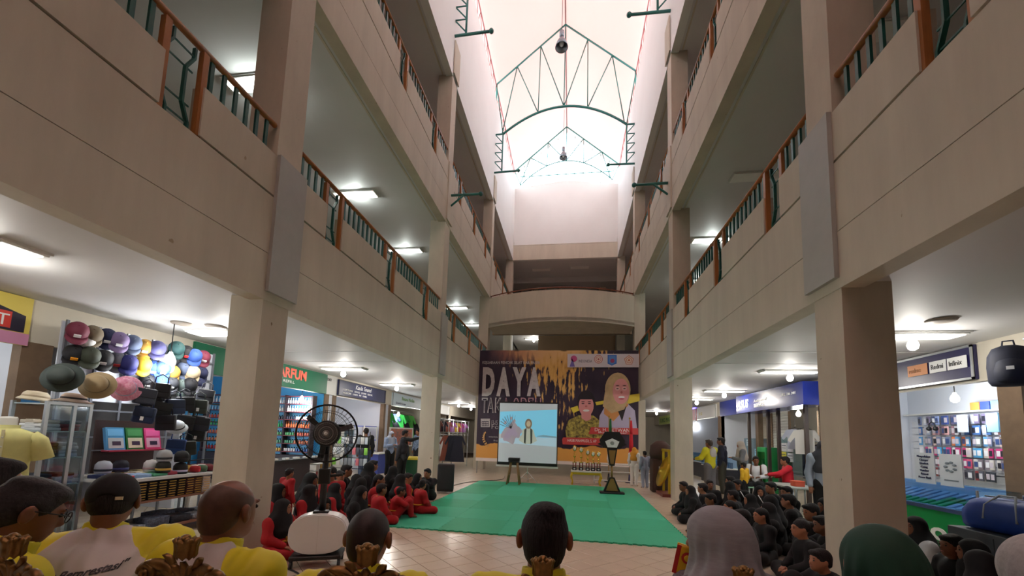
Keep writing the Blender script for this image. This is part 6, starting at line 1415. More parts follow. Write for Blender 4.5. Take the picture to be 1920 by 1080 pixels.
# ---- children on the phone-shop side (black uniforms)
rib = (('white_ribbon', wtie),)
RK = [(1281, 912, .60, 'sit', 'boy', 1, 80, 'boy in black uniform seated against the second column', ()),
      (1294, 921, .60, 'sit', 'hijab', 1, 75, 'girl in black hijab seated at the mat edge below the second column', ()),
      (1317, 916, .62, 'sit', 'boy', 0, 60, 'boy in black uniform next to the second column', ()),
      (1332, 937, .60, 'sit', 'boy', 2, 120, 'boy in black uniform turning his face to the mat', ()),
      (1341, 910, .62, 'sit', 'boy', 1, 150, 'boy in black in the far row looking back', ()),
      (1360, 911, .62, 'sit', 'hijab', 0, 50, 'girl in black hijab in the far row', ()),
      (1372, 903, .66, 'sit', 'boy', 0, 60, 'taller boy in black in the far row', ()),
      (1393, 910, .64, 'sit', 'boy', 2, 130, 'boy in black in the far row facing the audience', ()),
      (1412, 912, .64, 'sit', 'hijab', 2, 60, 'girl in black hijab at the end of the far row', ()),
      (1426, 922, .64, 'sit', 'hijab', 0, 165, 'girl in black hijab with her face turned to the audience', ()),
      (1446, 915, .68, 'sit', 'boy', 1, 70, 'boy in black before the green bench', ()),
      (1463, 921, .66, 'sit', 'boy', 0, 100, 'boy in black near the green bench leg', ()),
      (1374, 930, .60, 'sit', 'boy', 0, 60, 'boy in black uniform with a white neck ribbon', rib),
      (1368, 951, .58, 'sit', 'long', 0, 85, 'long-haired girl in black seated behind the turning boy', ()),
      (1406, 938, .60, 'sit', 'hijab', 1, 60, 'girl in black hijab with a white ribbon on her back', rib),
      (1390, 972, .64, 'sit', 'boy', 1, 55, 'older boy with broad black back seated on the tiles', ()),
      (1432, 966, .60, 'sit', 'long', 0, 95, 'girl with a long dark ponytail in black uniform', ()),
      (1444, 943, .66, 'sit', 'hijab', 2, 60, 'girl in long black hijab behind the ponytail girl', ()),
      (1474, 960, .62, 'sit', 'hijab', 0, 70, 'girl in black hijab between the ponytail girl and the column', ()),
      (1502, 957, .66, 'sit', 'boy', 2, 125, 'boy in black looking up beside the front column', ()),
      (1478, 940, .66, 'sit', 'boy', 0, 60, 'boy in black behind the boy looking up', ()),
      (1525, 950, .70, 'sit', 'hijab', 1, 70, 'girl in dark hijab half hidden by the front column', rib),
      (1501, 992, .62, 'sit', 'bun', 0, 85, 'girl with tied hair seated cross-legged near the front column', ()),
      (1541, 985, .62, 'hug', 'boy', 0, 85, 'boy hugging his knees against the front column', ()),
      (1537, 1052, .56, 'hug', 'boy', 0, 100, 'child with hands at the mouth seated before the front column', ())]
for x, y, z, ps, kd, v, rot, lab, ex in RK: kid(x, y, z, ps, kd, v, rot, 'black', lab, None, 'pupils seated on the phone-shop side', ex)
place(FIG['sit', 'hijab', 1], az(1733, 993, .66) + Vector((0, 0, -.656)), math.radians(70), 'girl in black hijab and white shirt seated by the phone counter', mat('shirt_white', (220, 220, 224), .8), blackcl, None, skin2, 1.05)
place(FIG['sit', 'boy', 0], az(1800, 1030, .62) + Vector((0, 0, -.616)), math.radians(95), 'boy in black seated before the grey cabinet', blackcl, blackcl, None, skin2, 1.0)
place(FIG['sit', 'hijab', 0], az(1846, 1052, .58) + Vector((0, 0, -.576)), math.radians(60), 'girl in black hijab leaning beside the grey cabinet', blackcl, blackcl, None, skin2, 1.0)
place(FIG['sit', 'hijab', 2], az(1778, 1072, .56) + Vector((.25, -.1, -.556)), math.radians(40), 'girl in black hijab in front of the boy by the cabinet', blackcl, blackcl, None, skin2, 1.0)
# pupils sit close but not inside each other: ease apart any two that share a place
KIDS = [o for o in bpy.data.objects if o.type == 'MESH' and str(o.get('group', '')).startswith('pupils')]
for _ in range(40):
    for i, a in enumerate(KIDS):
        for b in KIDS[i + 1:]:
            d = b.location - a.location; d.z = 0; L = d.length; R_min = .24 * (a.scale.x + b.scale.x)
            if L < R_min:
                d = d.normalized() if L > 1e-3 else Vector((1, 0, 0)); p = d * (R_min - L) * .25; a.location -= p; b.location += p
for o in KIDS:                                          # keep clear of the columns
    for s in (-1, 1):
        for y in (YA, YB):
            if abs(o.location.x) > W - .26 and abs(o.location.x) < W + CW + .26 and o.location.x * s > 0 and y - .26 < o.location.y < y + CW + .26: o.location.x = s * (W - .27)
# ---- standing people
FIG['stand', 'boy'] = figure(STAND, 'boy', .024, headk=1.0); FIG['stand', 'hijab'] = figure(STAND, 'hijab', .024, headk=1.0)
FIG['lean', 'boy'] = figure(STAND, 'boy', .024, headk=1.0, arms=dict(lel=(-.24, .1, 1.12), lwr=(-.2, .34, 1.08), rel=(.24, .1, 1.12), rwr=(.18, .34, 1.08)), R=Rz(.2), thick=1.12)
FIG['point', 'boy'] = figure(STAND, 'boy', .024, headk=1.0, arms=dict(rel=(.3, .2, 1.34), rwr=(.34, .46, 1.42)))
FIG['phone', 'hijab'] = figure(STAND, 'hijab', .024, headk=1.0, R=Rx(-.3), arms=dict(lel=(-.24, .03, 1.1), lwr=(-.06, .26, 1.16), rel=(.24, .03, 1.1), rwr=(.06, .26, 1.16)))
jeans = mat('jeans', (70, 84, 112), .8, var=.2, scale=12); greyp = mat('grey_trousers', (110, 108, 112), .8)
place(FIG['stand', 'boy'], (-5.95, 12.2, .002), math.radians(30), 'standing man in black jacket and jeans beside the drinks fridge', blackcl, jeans, None, skin2, 1.0)
place(FIG['phone', 'hijab'], (-5.75, 13.6, .002), math.radians(-120), 'woman in grey hijab and pale blue top before the blue counter', mat('paleblue_cl', (150, 170, 206), .8, var=.3, scale=12), blackcl, mat('hijab_grey', (150, 156, 172), .85), skin, .95)
place(FIG['point', 'boy'], (-4.95, 12.9, .002), math.radians(-60), 'man in black shirt stretching out his arm beside the waste bin', blackcl, blackcl, None, skin2, .98)
place(FIG['stand', 'boy'], (-5.35, 15.2, .002), math.radians(150), 'man in patterned blue shirt standing before the framed picture', mat('batik_blue', (120, 140, 170), .8, var=.7, scale=25), blackcl, None, skin2, 1.02)
place(FIG['stand', 'hijab'], (-4.55, 11.9, .002), math.radians(60), 'girl in dark hijab with orange scarf edge by the waste bin', mat('cl_dkgrey', (52, 52, 60), .85), blackcl, mat('hijab_dk', (34, 32, 40), .85), skin, .82)
yj = mat('jacket_yellow', (218, 208, 34), .6, var=.06, scale=6); lg = mat('jacket_grey', (196, 190, 186), .7, var=.05, scale=8)
o = place(FIG['lean', 'boy'], (4.62, 12.55, .002), math.radians(30), 'man in yellow and grey jacket leaning on the glass counter', yj, greyp, mat('hair_grey', (70, 58, 52), .6), skin2, .98)
bkm = SDF().ell((0, -.115, 1.28), (.12, .055, .16), .02).mesh(.02, 'back_panel', lg); link('back_panel', bkm, o)
place(FIG['stand', 'boy'], (5.15, 13.1, .002), math.radians(60), 'man in dark shirt standing next to the man in yellow', mat('cl_navy', (40, 42, 60), .85), mat('cl_olive', (70, 68, 60), .85), None, skin2, 1.03)
place(FIG['phone', 'hijab'], (5.55, 12.7, .002), math.radians(75), 'woman in pale hijab and grey coat looking at her phone', mat('coat_grey', (120, 120, 124), .85), jeans, mat('hijab_beige', (190, 178, 166), .85), skin, .97)
o = place(FIG['stand', 'boy'], (5.05, 11.3, .002), math.radians(40), 'small boy in yellow and black jersey walking', mat('jersey_yellow', (226, 176, 30), .7), blackcl, None, skin2, .64)
place(FIG['stand', 'boy'], (3.0, 13.75, .002), math.radians(20), 'boy in grey-blue robe standing by the gong', mat('robe_grey', (150, 160, 180), .85), mat('robe_grey', (150, 160, 180), .85), None, skin2, .72)
place(FIG['stand', 'hijab'], (2.72, 14.15, .002), math.radians(-30), 'child in white and orange cloth beside the white barrier', mat('cloth_white', (226, 222, 216), .8), mat('cloth_white', (226, 222, 216), .8), mat('cloth_orange', (214, 150, 50), .8), skin, .78)
place(FIG['stand', 'hijab'], (5.08, 8.0, .002), math.radians(160), 'person in light blue shirt half hidden by the front column', mat('shirt_paleblue', (176, 190, 210), .8), blackcl, mat('hijab_dkgrey', (70, 72, 80), .85), skin, 1.0)
place(FIG['stand', 'boy'], az(541, 887, .92) + Vector((0, 0, -.918)), math.radians(-20), 'boy in red uniform standing between the front column and the fan', redcl, redcl, None, skin, .593)
# seated pair on a bench
SITC = dict(pel=(0, 0, .52), che=(0, .03, .85), nek=(0, .04, 1.02), hed=(0, .07, 1.15), sh=(.17, .02, .97), el=(.23, .1, .74), wr=(.1, .3, .72), hp=(.09, .03, .5), kn=(.13, .42, .48), an=(.12, .4, .08), to=(.12, .54, .04))
FIG['chair', 'boy'] = figure(SITC, 'boy', .022, headk=1.0, R=Rz(.3)); FIG['chair', 'boy2'] = figure(SITC, 'boy', .022, headk=1.0, R=Rz(-.2), arms=dict(lel=(-.26, .25, .82), lwr=(-.22, .5, .78)))
bc = thing('green_bench', 'long bench with pale green slats near the laptop shop', 'bench', (5.98, 11.85, 0), math.radians(10))
for y in (-.15, 0, .15): MB().rbox((-.9, y - .06, .40), (.9, y + .06, .43), .008, mat('bench_green', (140, 190, 160), .5)).build('seat_slat', bc)
for x in (-.75, .75):
    for y in (-.15, .15): MB().tube([(x, y, 0), (x, y, .4)], .02, alum, 8).build('leg', bc)
place(FIG['chair', 'boy'], (5.62, 11.95, -.02), math.radians(150), 'young man in white shirt with shoulder straps seated on the bench', mat('shirt_white2', (226, 226, 230), .8), blackcl, None, skin2, .98, extra=(('shoulder_strap', MB().tube([(-.12, .13, .6), (-.12, .15, .85), (-.11, .07, 1.03)], .02, cmat((90, 60, 40)), 6).tube([(.12, .13, .6), (.12, .15, .85), (.11, .07, 1.03)], .02, cmat((90, 60, 40)), 6).mesh('shoulder_strap')),))
place(FIG['chair', 'boy2'], (6.32, 11.75, -.02), math.radians(75), 'young man in bright red long-sleeved shirt seated on the bench', mat('shirt_red', (214, 28, 50), .75), blackcl, None, skin, 1.0)
tb_ = thing('folding_table', 'white folding table with a red box behind the bench', 'table', (5.95, 10.75, 0)); MB().rbox((-.35, -.6, .56), (.35, .6, .6), .01, mat('table_grey', (170, 180, 176), .5)).build('tabletop', tb_)
for x in (-.3, .3):
    for y in (-.55, .55): MB().tube([(x, y, 0), (x, y, .56)], .016, alum, 6).build('leg', tb_)
tag(MB().rbox((-.1, -.12, 0), (.1, .12, .12), .01, mat('box_red', (220, 90, 60), .5)).rbox((-.105, -.125, .1), (.105, .125, .13), .008, mat('box_red', (220, 90, 60), .5)).build('red_box', None, (5.9, 10.5, .601)), 'orange-red box on the folding table', 'box')
# people looking over the railings
z1f = Z1 + 1.38
place(FIG['lean', 'boy'], (4.02, 16.6, z1f), math.radians(80), 'woman leaning over the first gallery railing near the banner', mat('cl_dk2', (60, 56, 60), .8), blackcl, None, skin, .9)
place(FIG['lean', 'boy'], (3.72, 15.9, z1f), math.radians(90), 'child watching over the first gallery railing', mat('cl_dk3', (60, 40, 40), .8), blackcl, None, skin2, .88)
place(FIG['stand', 'hijab'], (3.85, 12.9, z1f), math.radians(80), 'girl peeping over the first gallery railing by the second column', mat('cl_pk', (190, 160, 160), .8), blackcl, blackcl, skin, .9)
place(FIG['lean', 'boy'], (-2.7, 18.7, 6.745), math.radians(-120), 'man in dark shirt leaning on the bridge railing', mat('cl_dk4', (40, 44, 52), .8), mat('cl_wht', (200, 200, 206), .8), None, skin2, .95)
# ------------------------------------------------------------------ the audience in the gilded chairs
from mathutils.bvhtree import BVHTree
agold = mat('antique_gold', (146, 112, 64), .38, .7, var=.45, scale=22)
def spiral(c, r, turns, s, n=22, z0=0):
    out = []
    for i in range(n):
        t = i / (n - 1); a = t * turns * 2 * PI; rr = r * (1 - .8 * t); out.append(Vector((c[0] + s * (rr * math.cos(a)), c[1] - .01 * t, c[2] + rr * math.sin(a))))
    return out
def petal(mb, base, ang, L, w, th, tilt=0, curl=.25):
    """fluted leaf growing from base in the xz plane at angle ang from vertical"""
    d = Vector((math.sin(ang), 0, math.cos(ang))); n = Vector((math.cos(ang), 0, -math.sin(ang))); f = Vector((0, -1, 0)); vs = []; fs = []; N = 7
    for i in range(N):
        t = i / (N - 1); ww = w * math.sin(PI * (.16 + .72 * t)) * (1.0 if t < .9 else .75); c = Vector(base) + d * (L * t) + f * (curl * L * t * t + tilt * t)
        for k, (u, g) in enumerate(((-1, 0), (-.5, .55), (0, .85), (.5, .55), (1, 0), (.5, -.5), (-.5, -.5))): vs.append(c + n * (u * ww) + f * (g * th))
    for i in range(N - 1):
        for k in range(7): a = i * 7 + k; b = i * 7 + (k + 1) % 7; fs.append((a, b, b + 7, a + 7))
    fs += [tuple(reversed(range(7))), tuple((N - 1) * 7 + k for k in range(7))]
    mb.add(vs, fs, agold, True)
# crest parts, origin at the finial top
fin = MB(); vs = []; fs = []; prof = [(.022, -.048), (.027, -.044), (.027, -.03), (.029, -.014), (.033, -.006), (.027, .0), (.012, -.003), (.0, -.002)]; n = 40
for r, z in prof:
    for k in range(n): a = 2 * PI * k / n; q = 1 + .11 * math.cos(8 * a) * (1 if z > -.05 else 0); vs.append((r * q * math.cos(a), r * q * math.sin(a) * .75, z + .004 * math.cos(8 * a)))
for i in range(len(prof) - 1):
    for k in range(n): a = i * n + k; b = i * n + (k + 1) % n; fs.append((a, b, b + n, a + n))
fin.add(vs, fs, agold, True); fin.ball((0, -.004, .004), (.014, .01, .009), agold, 10, 6)
for k in range(-2, 3): fin.ball((k * .011, -.01, .002 - abs(k) * .002), (.0075, .007, .007), agold, 8, 5)
finm = fin.mesh('finial')
lf = MB()
for a, L, w, z, cu in ((0, .06, .02, -.115, .18), (.5, .06, .019, -.118, .2), (-.5, .06, .019, -.118, .2), (1.0, .07, .018, -.12, .2), (-1.0, .07, .018, -.12, .2)): petal(lf, (0, .006, z), a, L, w, .011, 0, cu)
shellm = lf.mesh('shell_leaves')
lf = MB()
for k in range(7):
    a = (k - 3) * .34; petal(lf, (math.sin(a) * .012, -.012, -.19), a, .078 - .004 * abs(k - 3), .016, .014, .006, .1)
lowm = lf.mesh('lower_shell')
sm_ = {}
for s in (-1, 1):
    lf = MB(); petal(lf, (s * .03, 0, -.085), s * 1.25, .075, .019, .012, 0, .2); petal(lf, (s * .055, 0, -.105), s * 1.7, .07, .02, .012, 0, .25); petal(lf, (s * .03, 0, -.07), s * .8, .04, .013, .01, 0, .15); petal(lf, (s * .1, 0, -.13), s * 2.1, .07, .018, .012, 0, .2)
    lf.tube(spiral((s * .105, -.008, -.095), .026, 1.6, s), [.011 - .007 * i / 21 for i in range(22)], agold, 8); lf.tube(spiral((s * .085, -.01, -.15), .02, 1.5, -s), [.01 - .006 * i / 21 for i in range(22)], agold, 8)
    lf.tube([(s * .1, 0, -.12), (s * .14, .0, -.16), (s * .175, .0, -.23), (s * .185, 0, -.32)], [.014, .018, .017, .015], agold, 8)
    sm_[s] = lf.mesh('side_scroll')
uph = mat('chair_fabric', (150, 110, 60), .6, var=.3, scale=30)
def gilded_chair(top, lab, rz=0):
    t = thing('gilded_chair', lab, 'chair', (top.x, top.y, 0), rz); H = top.z
    for nm, me in (('finial', finm), ('shell_leaves', shellm), ('lower_shell', lowm), ('side_scroll', sm_[-1]), ('side_scroll', sm_[1])): link(nm, me, t, (0, 0, H - .006))
    oval = [(.19 * math.sin(a), .02, .84 + (H - .2 - .84) * math.cos(a)) for a in [2 * PI * i / 32 for i in range(33)]]
    MB().tube(oval, .022, agold, 8).build('back_frame', t); MB().ball((0, .02, .84), (.165, .03, H - .25 - .84), uph, 20, 10).build('back_cushion', t)
    for s in (-1, 1):
        MB().tube([(s * .17, .03, .62), (s * .18, .04, .4), (s * .175, -.04, 0)], .02, agold, 8).build('rear_leg', t); MB().tube([(s * .175, .5, .42), (s * .185, .53, .25), (s * .17, .5, 0)], [.03, .022, .025], agold, 8).build('front_leg', t)
    MB().rbox((-.205, .06, .38), (.205, .54, .43), .02, agold).build('seat_rail', t); MB().rbox((-.19, .07, .43), (.19, .53, .475), .02, uph).build('seat_cushion', t)
    return t
chs = [(30, 1003, 1.05), (352, 1006, 1.05), (690, 1021, 1.1), (1018, 1045, 1.15), (1393, 1063, 1.25)]
for i, (x, y, d) in enumerate(chs):
    gilded_chair(ad(x, y, d), 'carved gilded chair with leafy crest %s' % ('behind the man with glasses', 'behind the bald man', 'behind the crop-haired man in yellow', 'behind the black-haired man', 'behind the woman in grey hijab')[i], -.12 + .06 * i)

def fg(H, pel, tyaw, hyaw, hpit, label, top, topname, head='short', skinm=skin2, collar=None, panel=None, gearm=None, k=1.0, arms=None, shw=.19, hroll=0, thick=1.0):
    """adult seated on a chair; H head centre, pel seat position; meshes local to pel"""
    base = np.array((pel[0], pel[1], 0)); H = np.array(H) - base; T = Rz(tyaw); R = Rz(hyaw) @ Rx(hpit) @ Ry(hroll); t = thick
    nek = H + R @ np.array((0, -.035, -.1)) * k; nek = nek * .6 + .4 * (H + np.array((0, -.03, -.14))); P0 = np.array((0, 0, .54)); che = P0 + (nek - P0) * .62 + T @ np.array((0, -.025, 0)); shc = nek + np.array((0, -.0, -.1)); 
    fw_ = T @ np.array((0, 1, 0)); rt_ = T @ np.array((1, 0, 0))
    J = {}
    for q in (-1, 1):
        J[q] = dict(sh=shc + rt_ * q * shw * t, hp=P0 + rt_ * q * .1 - np.array((0, 0, .04)), kn=P0 + rt_ * q * .14 + fw_ * .43 - np.array((0, 0, .04)), an=P0 + rt_ * q * .13 + fw_ * .42 - np.array((0, 0, .46)), to=P0 + rt_ * q * .14 + fw_ * .58 - np.array((0, 0, .5)))
        J[q]['el'] = shc + rt_ * q * (shw + .05) * t + fw_ * .06 - np.array((0, 0, .27)); J[q]['wr'] = P0 + rt_ * q * .1 + fw_ * .34 + np.array((0, 0, .12))
        if arms and q in arms: J[q]['el'] = np.array(arms[q][0]) - base; J[q]['wr'] = np.array(arms[q][1]) - base
    s = SDF(); s.cap(P0, che, .12, .13, .05); s.cap(che, nek, .1, .055, .05)
    for q in (-1, 1):
        j = J[q]; s.cap(che, j['sh'], .08, .055, .05); s.chain([j['sh'], j['el'], j['wr']], [.05, .04, .028], .03); s.chain([j['hp'], j['kn'], j['an']], [.09, .06, .04], .03); s.cap(j['an'], j['to'], .04, .03, .02)
    body = s.mesh(.022, 'person', skinm)
    hs = SDF(); head_prims(hs, H, R, k); hs.cap(H + R @ np.array((0, -.035, -.07)), nek + (0, 0, -.03), .052 * k, .06 * k, .03); hm = hs.mesh(.0062, 'head', skinm)
    hb = MB()
    for q in (-1, 1): e, w = Vector(J[q]['el']), Vector(J[q]['wr']); hand_geo(hb, w, w - e, (0, 0, 1), 1.0, skinm, .5, q)
    tmp = bmesh.new(); tmp.from_mesh(body); tmp.from_mesh(hm); tmp.to_mesh(body); tmp.free(); bpy.data.meshes.remove(hm); join_mesh('person', body, hb); body.polygons.foreach_set('use_smooth', [True] * len(body.polygons))
    o = tag(link('person', body, None, tuple(base)), label, 'person')
    g = .02
    def jacket(inf=0):
        c = SDF(); c.cap(P0 + (0, 0, -.02), che, .145 * t + g + inf, .14 * t + g + inf, .06); c.cap(che, nek + np.array((0, -.005, -.06)), .115 * t + g + inf, .062 + inf, .06); c.cap(che + rt_ * .07, che - rt_ * .07, .13 * t + inf, .13 * t + inf, .05)
        for q in (-1, 1): j = J[q]; c.cap(che, j['sh'], .1 * t + g + inf, .062 * t + g + inf, .06); c.cap(nek + np.array((0, -.01, -.055)), j['sh'], .062 + inf, .062 * t + g + inf, .05); c.chain([j['sh'], j['el'], j['el'] + (j['wr'] - j['el']) * .9], [.064 * t + g + inf, .056 * t + g + inf, .042 + g + inf], .04)
        return c
    wr_ = lambda P: .004 * np.sin(P[..., 2] * 46 + 9 * np.sin(P[..., 0] * 13 + P[..., 1] * 7)) * (P[..., 2] > .6)
    jk = jacket(); link(topname, jk.mesh(.012, topname, top, wr_), o)
    p = SDF(); p.cap(J[-1]['hp'], J[1]['hp'], .12, .12, .04)
    for q in (-1, 1): p.chain([J[q]['hp'], J[q]['kn'], J[q]['kn'] + (J[q]['an'] - J[q]['kn']) * .93], [.11, .08, .065], .03)
    link('trousers', p.mesh(.022, 'trousers', blackcl), o)
    if collar:
        c = SDF(); up = (H - nek); up = up / np.linalg.norm(up); a0 = nek + np.array((0, -.004, -.055)); c.cap(a0, a0 + up * .062, .082, .074, .02); cc = a0 + up * .062
        c.plane_cut(cc + up * .022, up, .006); c.plane_cut(a0 + up * .012, -up, .006); c.cut(cc + up * .035, (.066, .066, .06), .006); link('collar', c.mesh(.0075, 'collar', collar), o)
    if panel:
        c = jacket(.006); nz = nek[2] - .07
        for q in (-1, 1): c.plane_cut(nek + rt_ * q * .165 + np.array((0, 0, -.08)), T @ np.array((q, 0, .85)), .01)
        c.plane_cut(nek + np.array((0, 0, .03)), (0, 0, 1), .01); c.plane_cut(nek + fw_ * .03 + np.array((0, 0, -.06)), fw_ * .9 + np.array((0, 0, .3)), .01); c.plane_cut(P0 + np.array((0, 0, .1)), (0, 0, -1), .01)
        pm = c.mesh(.010, 'back_panel', panel, wr_); link('back_panel', pm, o)
        if isinstance(panel_text, str) and label.startswith('man in black cap'):
            bv = BVHTree.FromPolygons([v.co.copy() for v in pm.vertices], [tuple(f.vertices) for f in pm.polygons])
            tm = text_mesh(panel_text, .034, blk, .0006, 'CENTER', .35, 1.0, .0007); bmx = bmesh.new(); bmx.from_mesh(tm); bmesh.ops.subdivide_edges(bmx, edges=[e for e in bmx.edges if e.calc_length() > .02], cuts=2); 
            org = Vector(che + np.array((-.0, 0, .105))); rtv, fv = Vector(rt_), Vector(fw_)
            for v in bmx.verts:
                q = org + rtv * (v.co.x - .03) + Vector((0, 0, 1)) * (v.co.y + .06 * (v.co.x)) - fv * .5; hit = bv.ray_cast(q, fv)
                v.co = (hit[0] - fv * (.003 + v.co.z)) if hit[0] else q + fv * .36
            bmx.to_mesh(tm); bmx.free(); link('back_lettering', tm, o)
    Pp = lambda v: H + R @ (np.array(v) * k)
    hd = SDF()
    if head in ('short', 'buzz', 'bald'):
        gr = {'short': .007, 'buzz': .003, 'bald': .0016}[head]
        A = lambda *v: (np.array(v) + gr) * k
        hd.ell(Pp((0, -.012, .022)), A(.074, .094, .088), .02, R)
        if head == 'short': hd.ell(Pp((0, .05, .08)), A(.048, .034, .022), .03, R); hd.ell(Pp((.01, -.03, .096)), A(.045, .05, .012), .03, R)
        hd.ell(Pp((0, -.05, -.04)), A(.056, .046, .05), .03, R)
        hd.cut(Pp((0, .125, -.03)), np.array((.1, .105, .105 if head == 'short' else .125)) * k, .008, R); hd.plane_cut(Pp((0, -.04, -.062)), R @ np.array((0, .75, -1)), .008)
        for q in (-1, 1): hd.cut(Pp((q * .09, .0, -.014)), np.array((.028, .03, .04)) * k, .006, R)
        if head == 'bald': hd.cut(Pp((0, .06, .09)), np.array((.07, .11, .05)) * k, .02, R)
        hm_ = lambda P: .0007 * np.sin(P[..., 0] * 420 + P[..., 1] * 160) if head == 'short' else 0 * P[..., 0]
        link('hair', hd.mesh(.0058, 'hair', gearm or hairm, hm_), o)
    elif head == 'cap':
        hd.ell(Pp((0, -.01, .03)), np.array((.088, .107, .095)) * k, .02, R); hd.cut(Pp((0, .02, -.10)), np.array((.2, .2, .1)) * k, .006, R); hd.cut(Pp((0, -.118, .004)), np.array((.036, .03, .022)) * k, .006, R)
        cm = link('cap', hd.mesh(.006, 'cap', gearm), o); q = MB(); M4 = Matrix(R.tolist()).to_4x4(); M4.translation = Vector(H)
        vs = []; fs = []
        for i in range(9):
            a = math.radians(25 + 130 * i / 8); vs += [(.088 * math.cos(a), .09 * math.sin(a), .02), (.085 * math.cos(a), .1 * math.sin(a) + .07, .012), (.085 * math.cos(a), .1 * math.sin(a) + .07, .007), (.088 * math.cos(a), .09 * math.sin(a), .014)]
        for i in range(8):
            for kk in range(4): fs.append((i * 4 + kk, i * 4 + 4 + kk, i * 4 + 4 + (kk + 1) % 4, i * 4 + (kk + 1) % 4))
        q.add([M4 @ Vector(v) for v in vs], fs, gearm, True); q.build('peak', cm); q = MB(); q.ball(M4 @ Vector((0, -.01, .126)), (.01, .01, .005), gearm, 8, 4); q.build('button', cm)
        q = MB(); q.box((.028, -.112, .0), (.052, -.1, .014), mat('tab_cream', (206, 196, 160), .6), M4); q.build('strap_tab', cm)
        h2 = SDF(); h2.ell(Pp((0, -.012, .0)), np.array((.079, .099, .09)) * k, .02, R); h2.cut(Pp((0, .125, -.03)), np.array((.1, .105, .105)) * k, .008, R); h2.plane_cut(Pp((0, -.04, -.052)), R @ np.array((0, .75, -1)), .008)
        for q in (-1, 1): h2.cut(Pp((q * .085, .0, -.012)), np.array((.022, .024, .03)) * k, .006, R)
        link('hair', h2.mesh(.0062, 'hair', hairm), o)
    elif head == 'hijab':
        hd.ell(Pp((0, -.014, .018)), np.array((.096, .118, .108)) * k, .03, R); hd.cap(Pp((0, -.035, -.05)), nek + (0, -.01, -.04), .086 * k, .105, .06); hd.cap(nek + np.array((0, -.01, -.05)), che + np.array((0, 0, .02)), .115, .165 * t, .08)
        for q in (-1, 1): hd.cap(nek + (0, 0, -.04), J[q]['sh'], .08, .078, .06)
        hd.cut(Pp((0, .13, -.02)), np.array((.064, .08, .084)) * k, .012, R)
        ang = lambda P: np.arctan2(P[..., 1] - nek[1], P[..., 0] - nek[0]); 
        fo = lambda P: (.0055 * np.sin(ang(P) * 13 + P[..., 2] * 9) + .004 * np.sin(ang(P) * 5 - P[..., 2] * 30)) * np.clip((H[2] + .09 - P[..., 2]) / .16, 0, 1)
        link('hijab', hd.mesh(.0085, 'hijab', gearm, fo), o)
    fb = face_bits(H, R, k, None); link('face_features', fb.mesh('face_features'), o)
    o['_H'] = 0; del o['_H']
    return o, H, R, J
panel_text = 'Anak Bersatu Berprestasi"'
P_ = lambda x, y, d: tuple(ad(x, y, d))
def seat(x, y): return (x, y)
h0 = P_(-18, 908, 1.8); fg(h0, (h0[0] - .05, h0[1] - .1), .2, -.5, -.1, 'man with short black hair in yellow seated beyond the man with glasses', yj, 'jacket', 'short', skin, yj)
h1 = P_(50, 958, 1.42); o, H, R, J = fg(h1, (h1[0] - .14, h1[1] - .28), -.4, -.42, -.38, 'grey-haired man with glasses bowing his head, in yellow jacket', yj, 'jacket', 'short', skin2, yj, None, mat('hair_grizzled', (42, 38, 40), .6, var=.6, scale=90, bump=.6), k=.95)
q = MB(); G = lambda v: Vector(H + R @ np.array(v))
for s in (-1, 1):
    q.tube([G((s * .034 + .024 * math.cos(a), .104, .006 + .019 * math.sin(a))) for a in [2 * PI * i / 16 for i in range(17)]], .0022, black, 5); q.tube([G((s * .058, .102, .012)), G((s * .077, .06, .012)), G((s * .083, -.01, .008))], .0022, black, 5)
q.tube([G((-.01, .107, .01)), G((.01, .107, .01))], .002, black, 5); q.build('glasses', o)
h2 = P_(212, 940, 1.78); fg(h2, (h2[0] + .13, h2[1] - .24), .6, .7, -.18, 'man in black cap whose grey jacket back carries script lettering', yj, 'jacket', 'cap', skin2, yj, lg, mat('cap_black', (20, 20, 24), .8, var=.2, scale=30), thick=1.12, shw=.2)
h3 = P_(430, 957, 1.58); fg(h3, (h3[0] - .03, h3[1] - .17), -.15, -.05, -.05, 'bald heavy-set man in yellow and grey jacket looking sideways', yj, 'jacket', 'bald', skin2, yj, lg, mat('stubble', (96, 68, 54), .55, var=.25, scale=40), k=1.06, thick=1.05)
h4 = P_(692, 1008, 1.58); fg(h4, (h4[0] + .08, h4[1] - .15), .2, .12, -.1, 'man with cropped dark hair and yellow jacket seated before the fan', yj, 'jacket', 'buzz', skin2, yj, None, mat('buzz_hair', (44, 34, 34), .6, var=.4, scale=80))
h5 = P_(1021, 1008, 1.38); fg(h5, (h5[0], h5[1] - .05), .05, .06, -.05, 'black-haired man seen from behind before the green mat', yj, 'jacket', 'short', mat('skin_brown', (140, 86, 62), .45, var=.1, scale=20), yj)
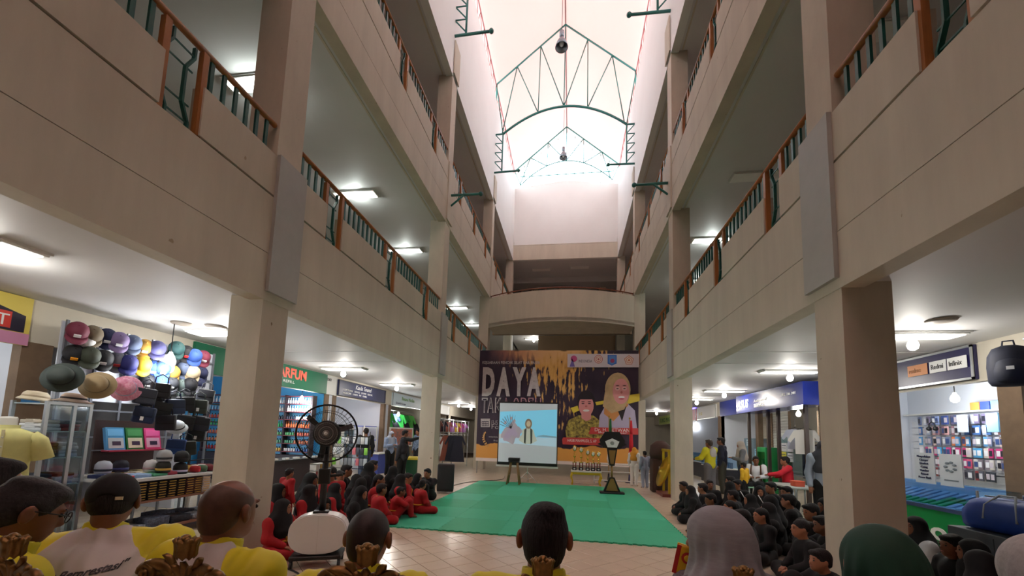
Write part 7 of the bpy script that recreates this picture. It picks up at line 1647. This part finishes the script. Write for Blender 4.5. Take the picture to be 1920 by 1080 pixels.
hj = mat('hijab_silver', (150, 150, 156), .8, var=.18, scale=70, lindir=(.2, .2, 1)); pat = mat('blouse_print', (150, 140, 146), .8, var=.6, scale=26, var2=(90, 80, 92))
h6 = P_(1342, 1012, 1.5); hw = ad(1300, 1058, 1.6); o, H, R, J = fg(h6, (h6[0] + .08, h6[1] - .12), .4, .85, -.12, 'woman in silver grey hijab holding a yellow snack packet', pat, 'blouse', 'hijab', skin, None, None, hj, shw=.15, arms={-1: ((h6[0] - .18, h6[1] + .02, h6[2] - .36), tuple(ad(1302, 1075, 1.62)))})
h7 = P_(1650, 1062, 1.32); fg(h7, (h7[0] + .06, h7[1] - .12), -.3, -.2, -.15, 'woman in dark green hijab seated near the front column', mat('blouse_green', (20, 60, 48), .8), 'blouse', 'hijab', skin, None, None, mat('hijab_green', (14, 62, 46), .75, var=.12, scale=10), k=1.08)
h8 = P_(1958, 1078, 1.25); fg(h8, (h8[0] + .05, h8[1] - .1), -.3, -.2, -.1, 'woman in pale grey knitted hijab at the end of the row', mat('blouse_pale', (170, 166, 164), .8), 'blouse', 'hijab', skin, None, None, mat('hijab_pale', (176, 174, 174), .85, var=.2, scale=90), k=1.0)
sp0 = ad(1288, 1052, 1.6); sn = thing('snack_packet', 'yellow and red snack packet held by the woman in grey hijab', 'packet', sp0, .5); sn.rotation_euler = (.1, .2, -.25)
q = MB(); q.rbox((-.045, -.012, -.06), (.045, .012, .06), .01, mat('snack_yellow', (236, 186, 40), .4)); q.build('wrapper', sn)
for z in (-.06, .05): MB().box((-.046, -.004, z), (.046, .004, z + .012), mat('snack_yellow', (236, 186, 40), .4)).build('seal', sn)
MB().box((-.046, -.0135, -.058), (-.03, -.011, .058), mat('snack_red', (196, 40, 36), .4)).ball((.0, -.0125, .015), (.024, .003, .024), mat('snack_red', (196, 40, 36), .4), 12, 6).build('printed_band', sn); MB().ball((.0, -.0145, .015), (.014, .003, .014), mat('snack_yellow', (236, 186, 40), .4), 12, 6).build('printed_ring', sn)
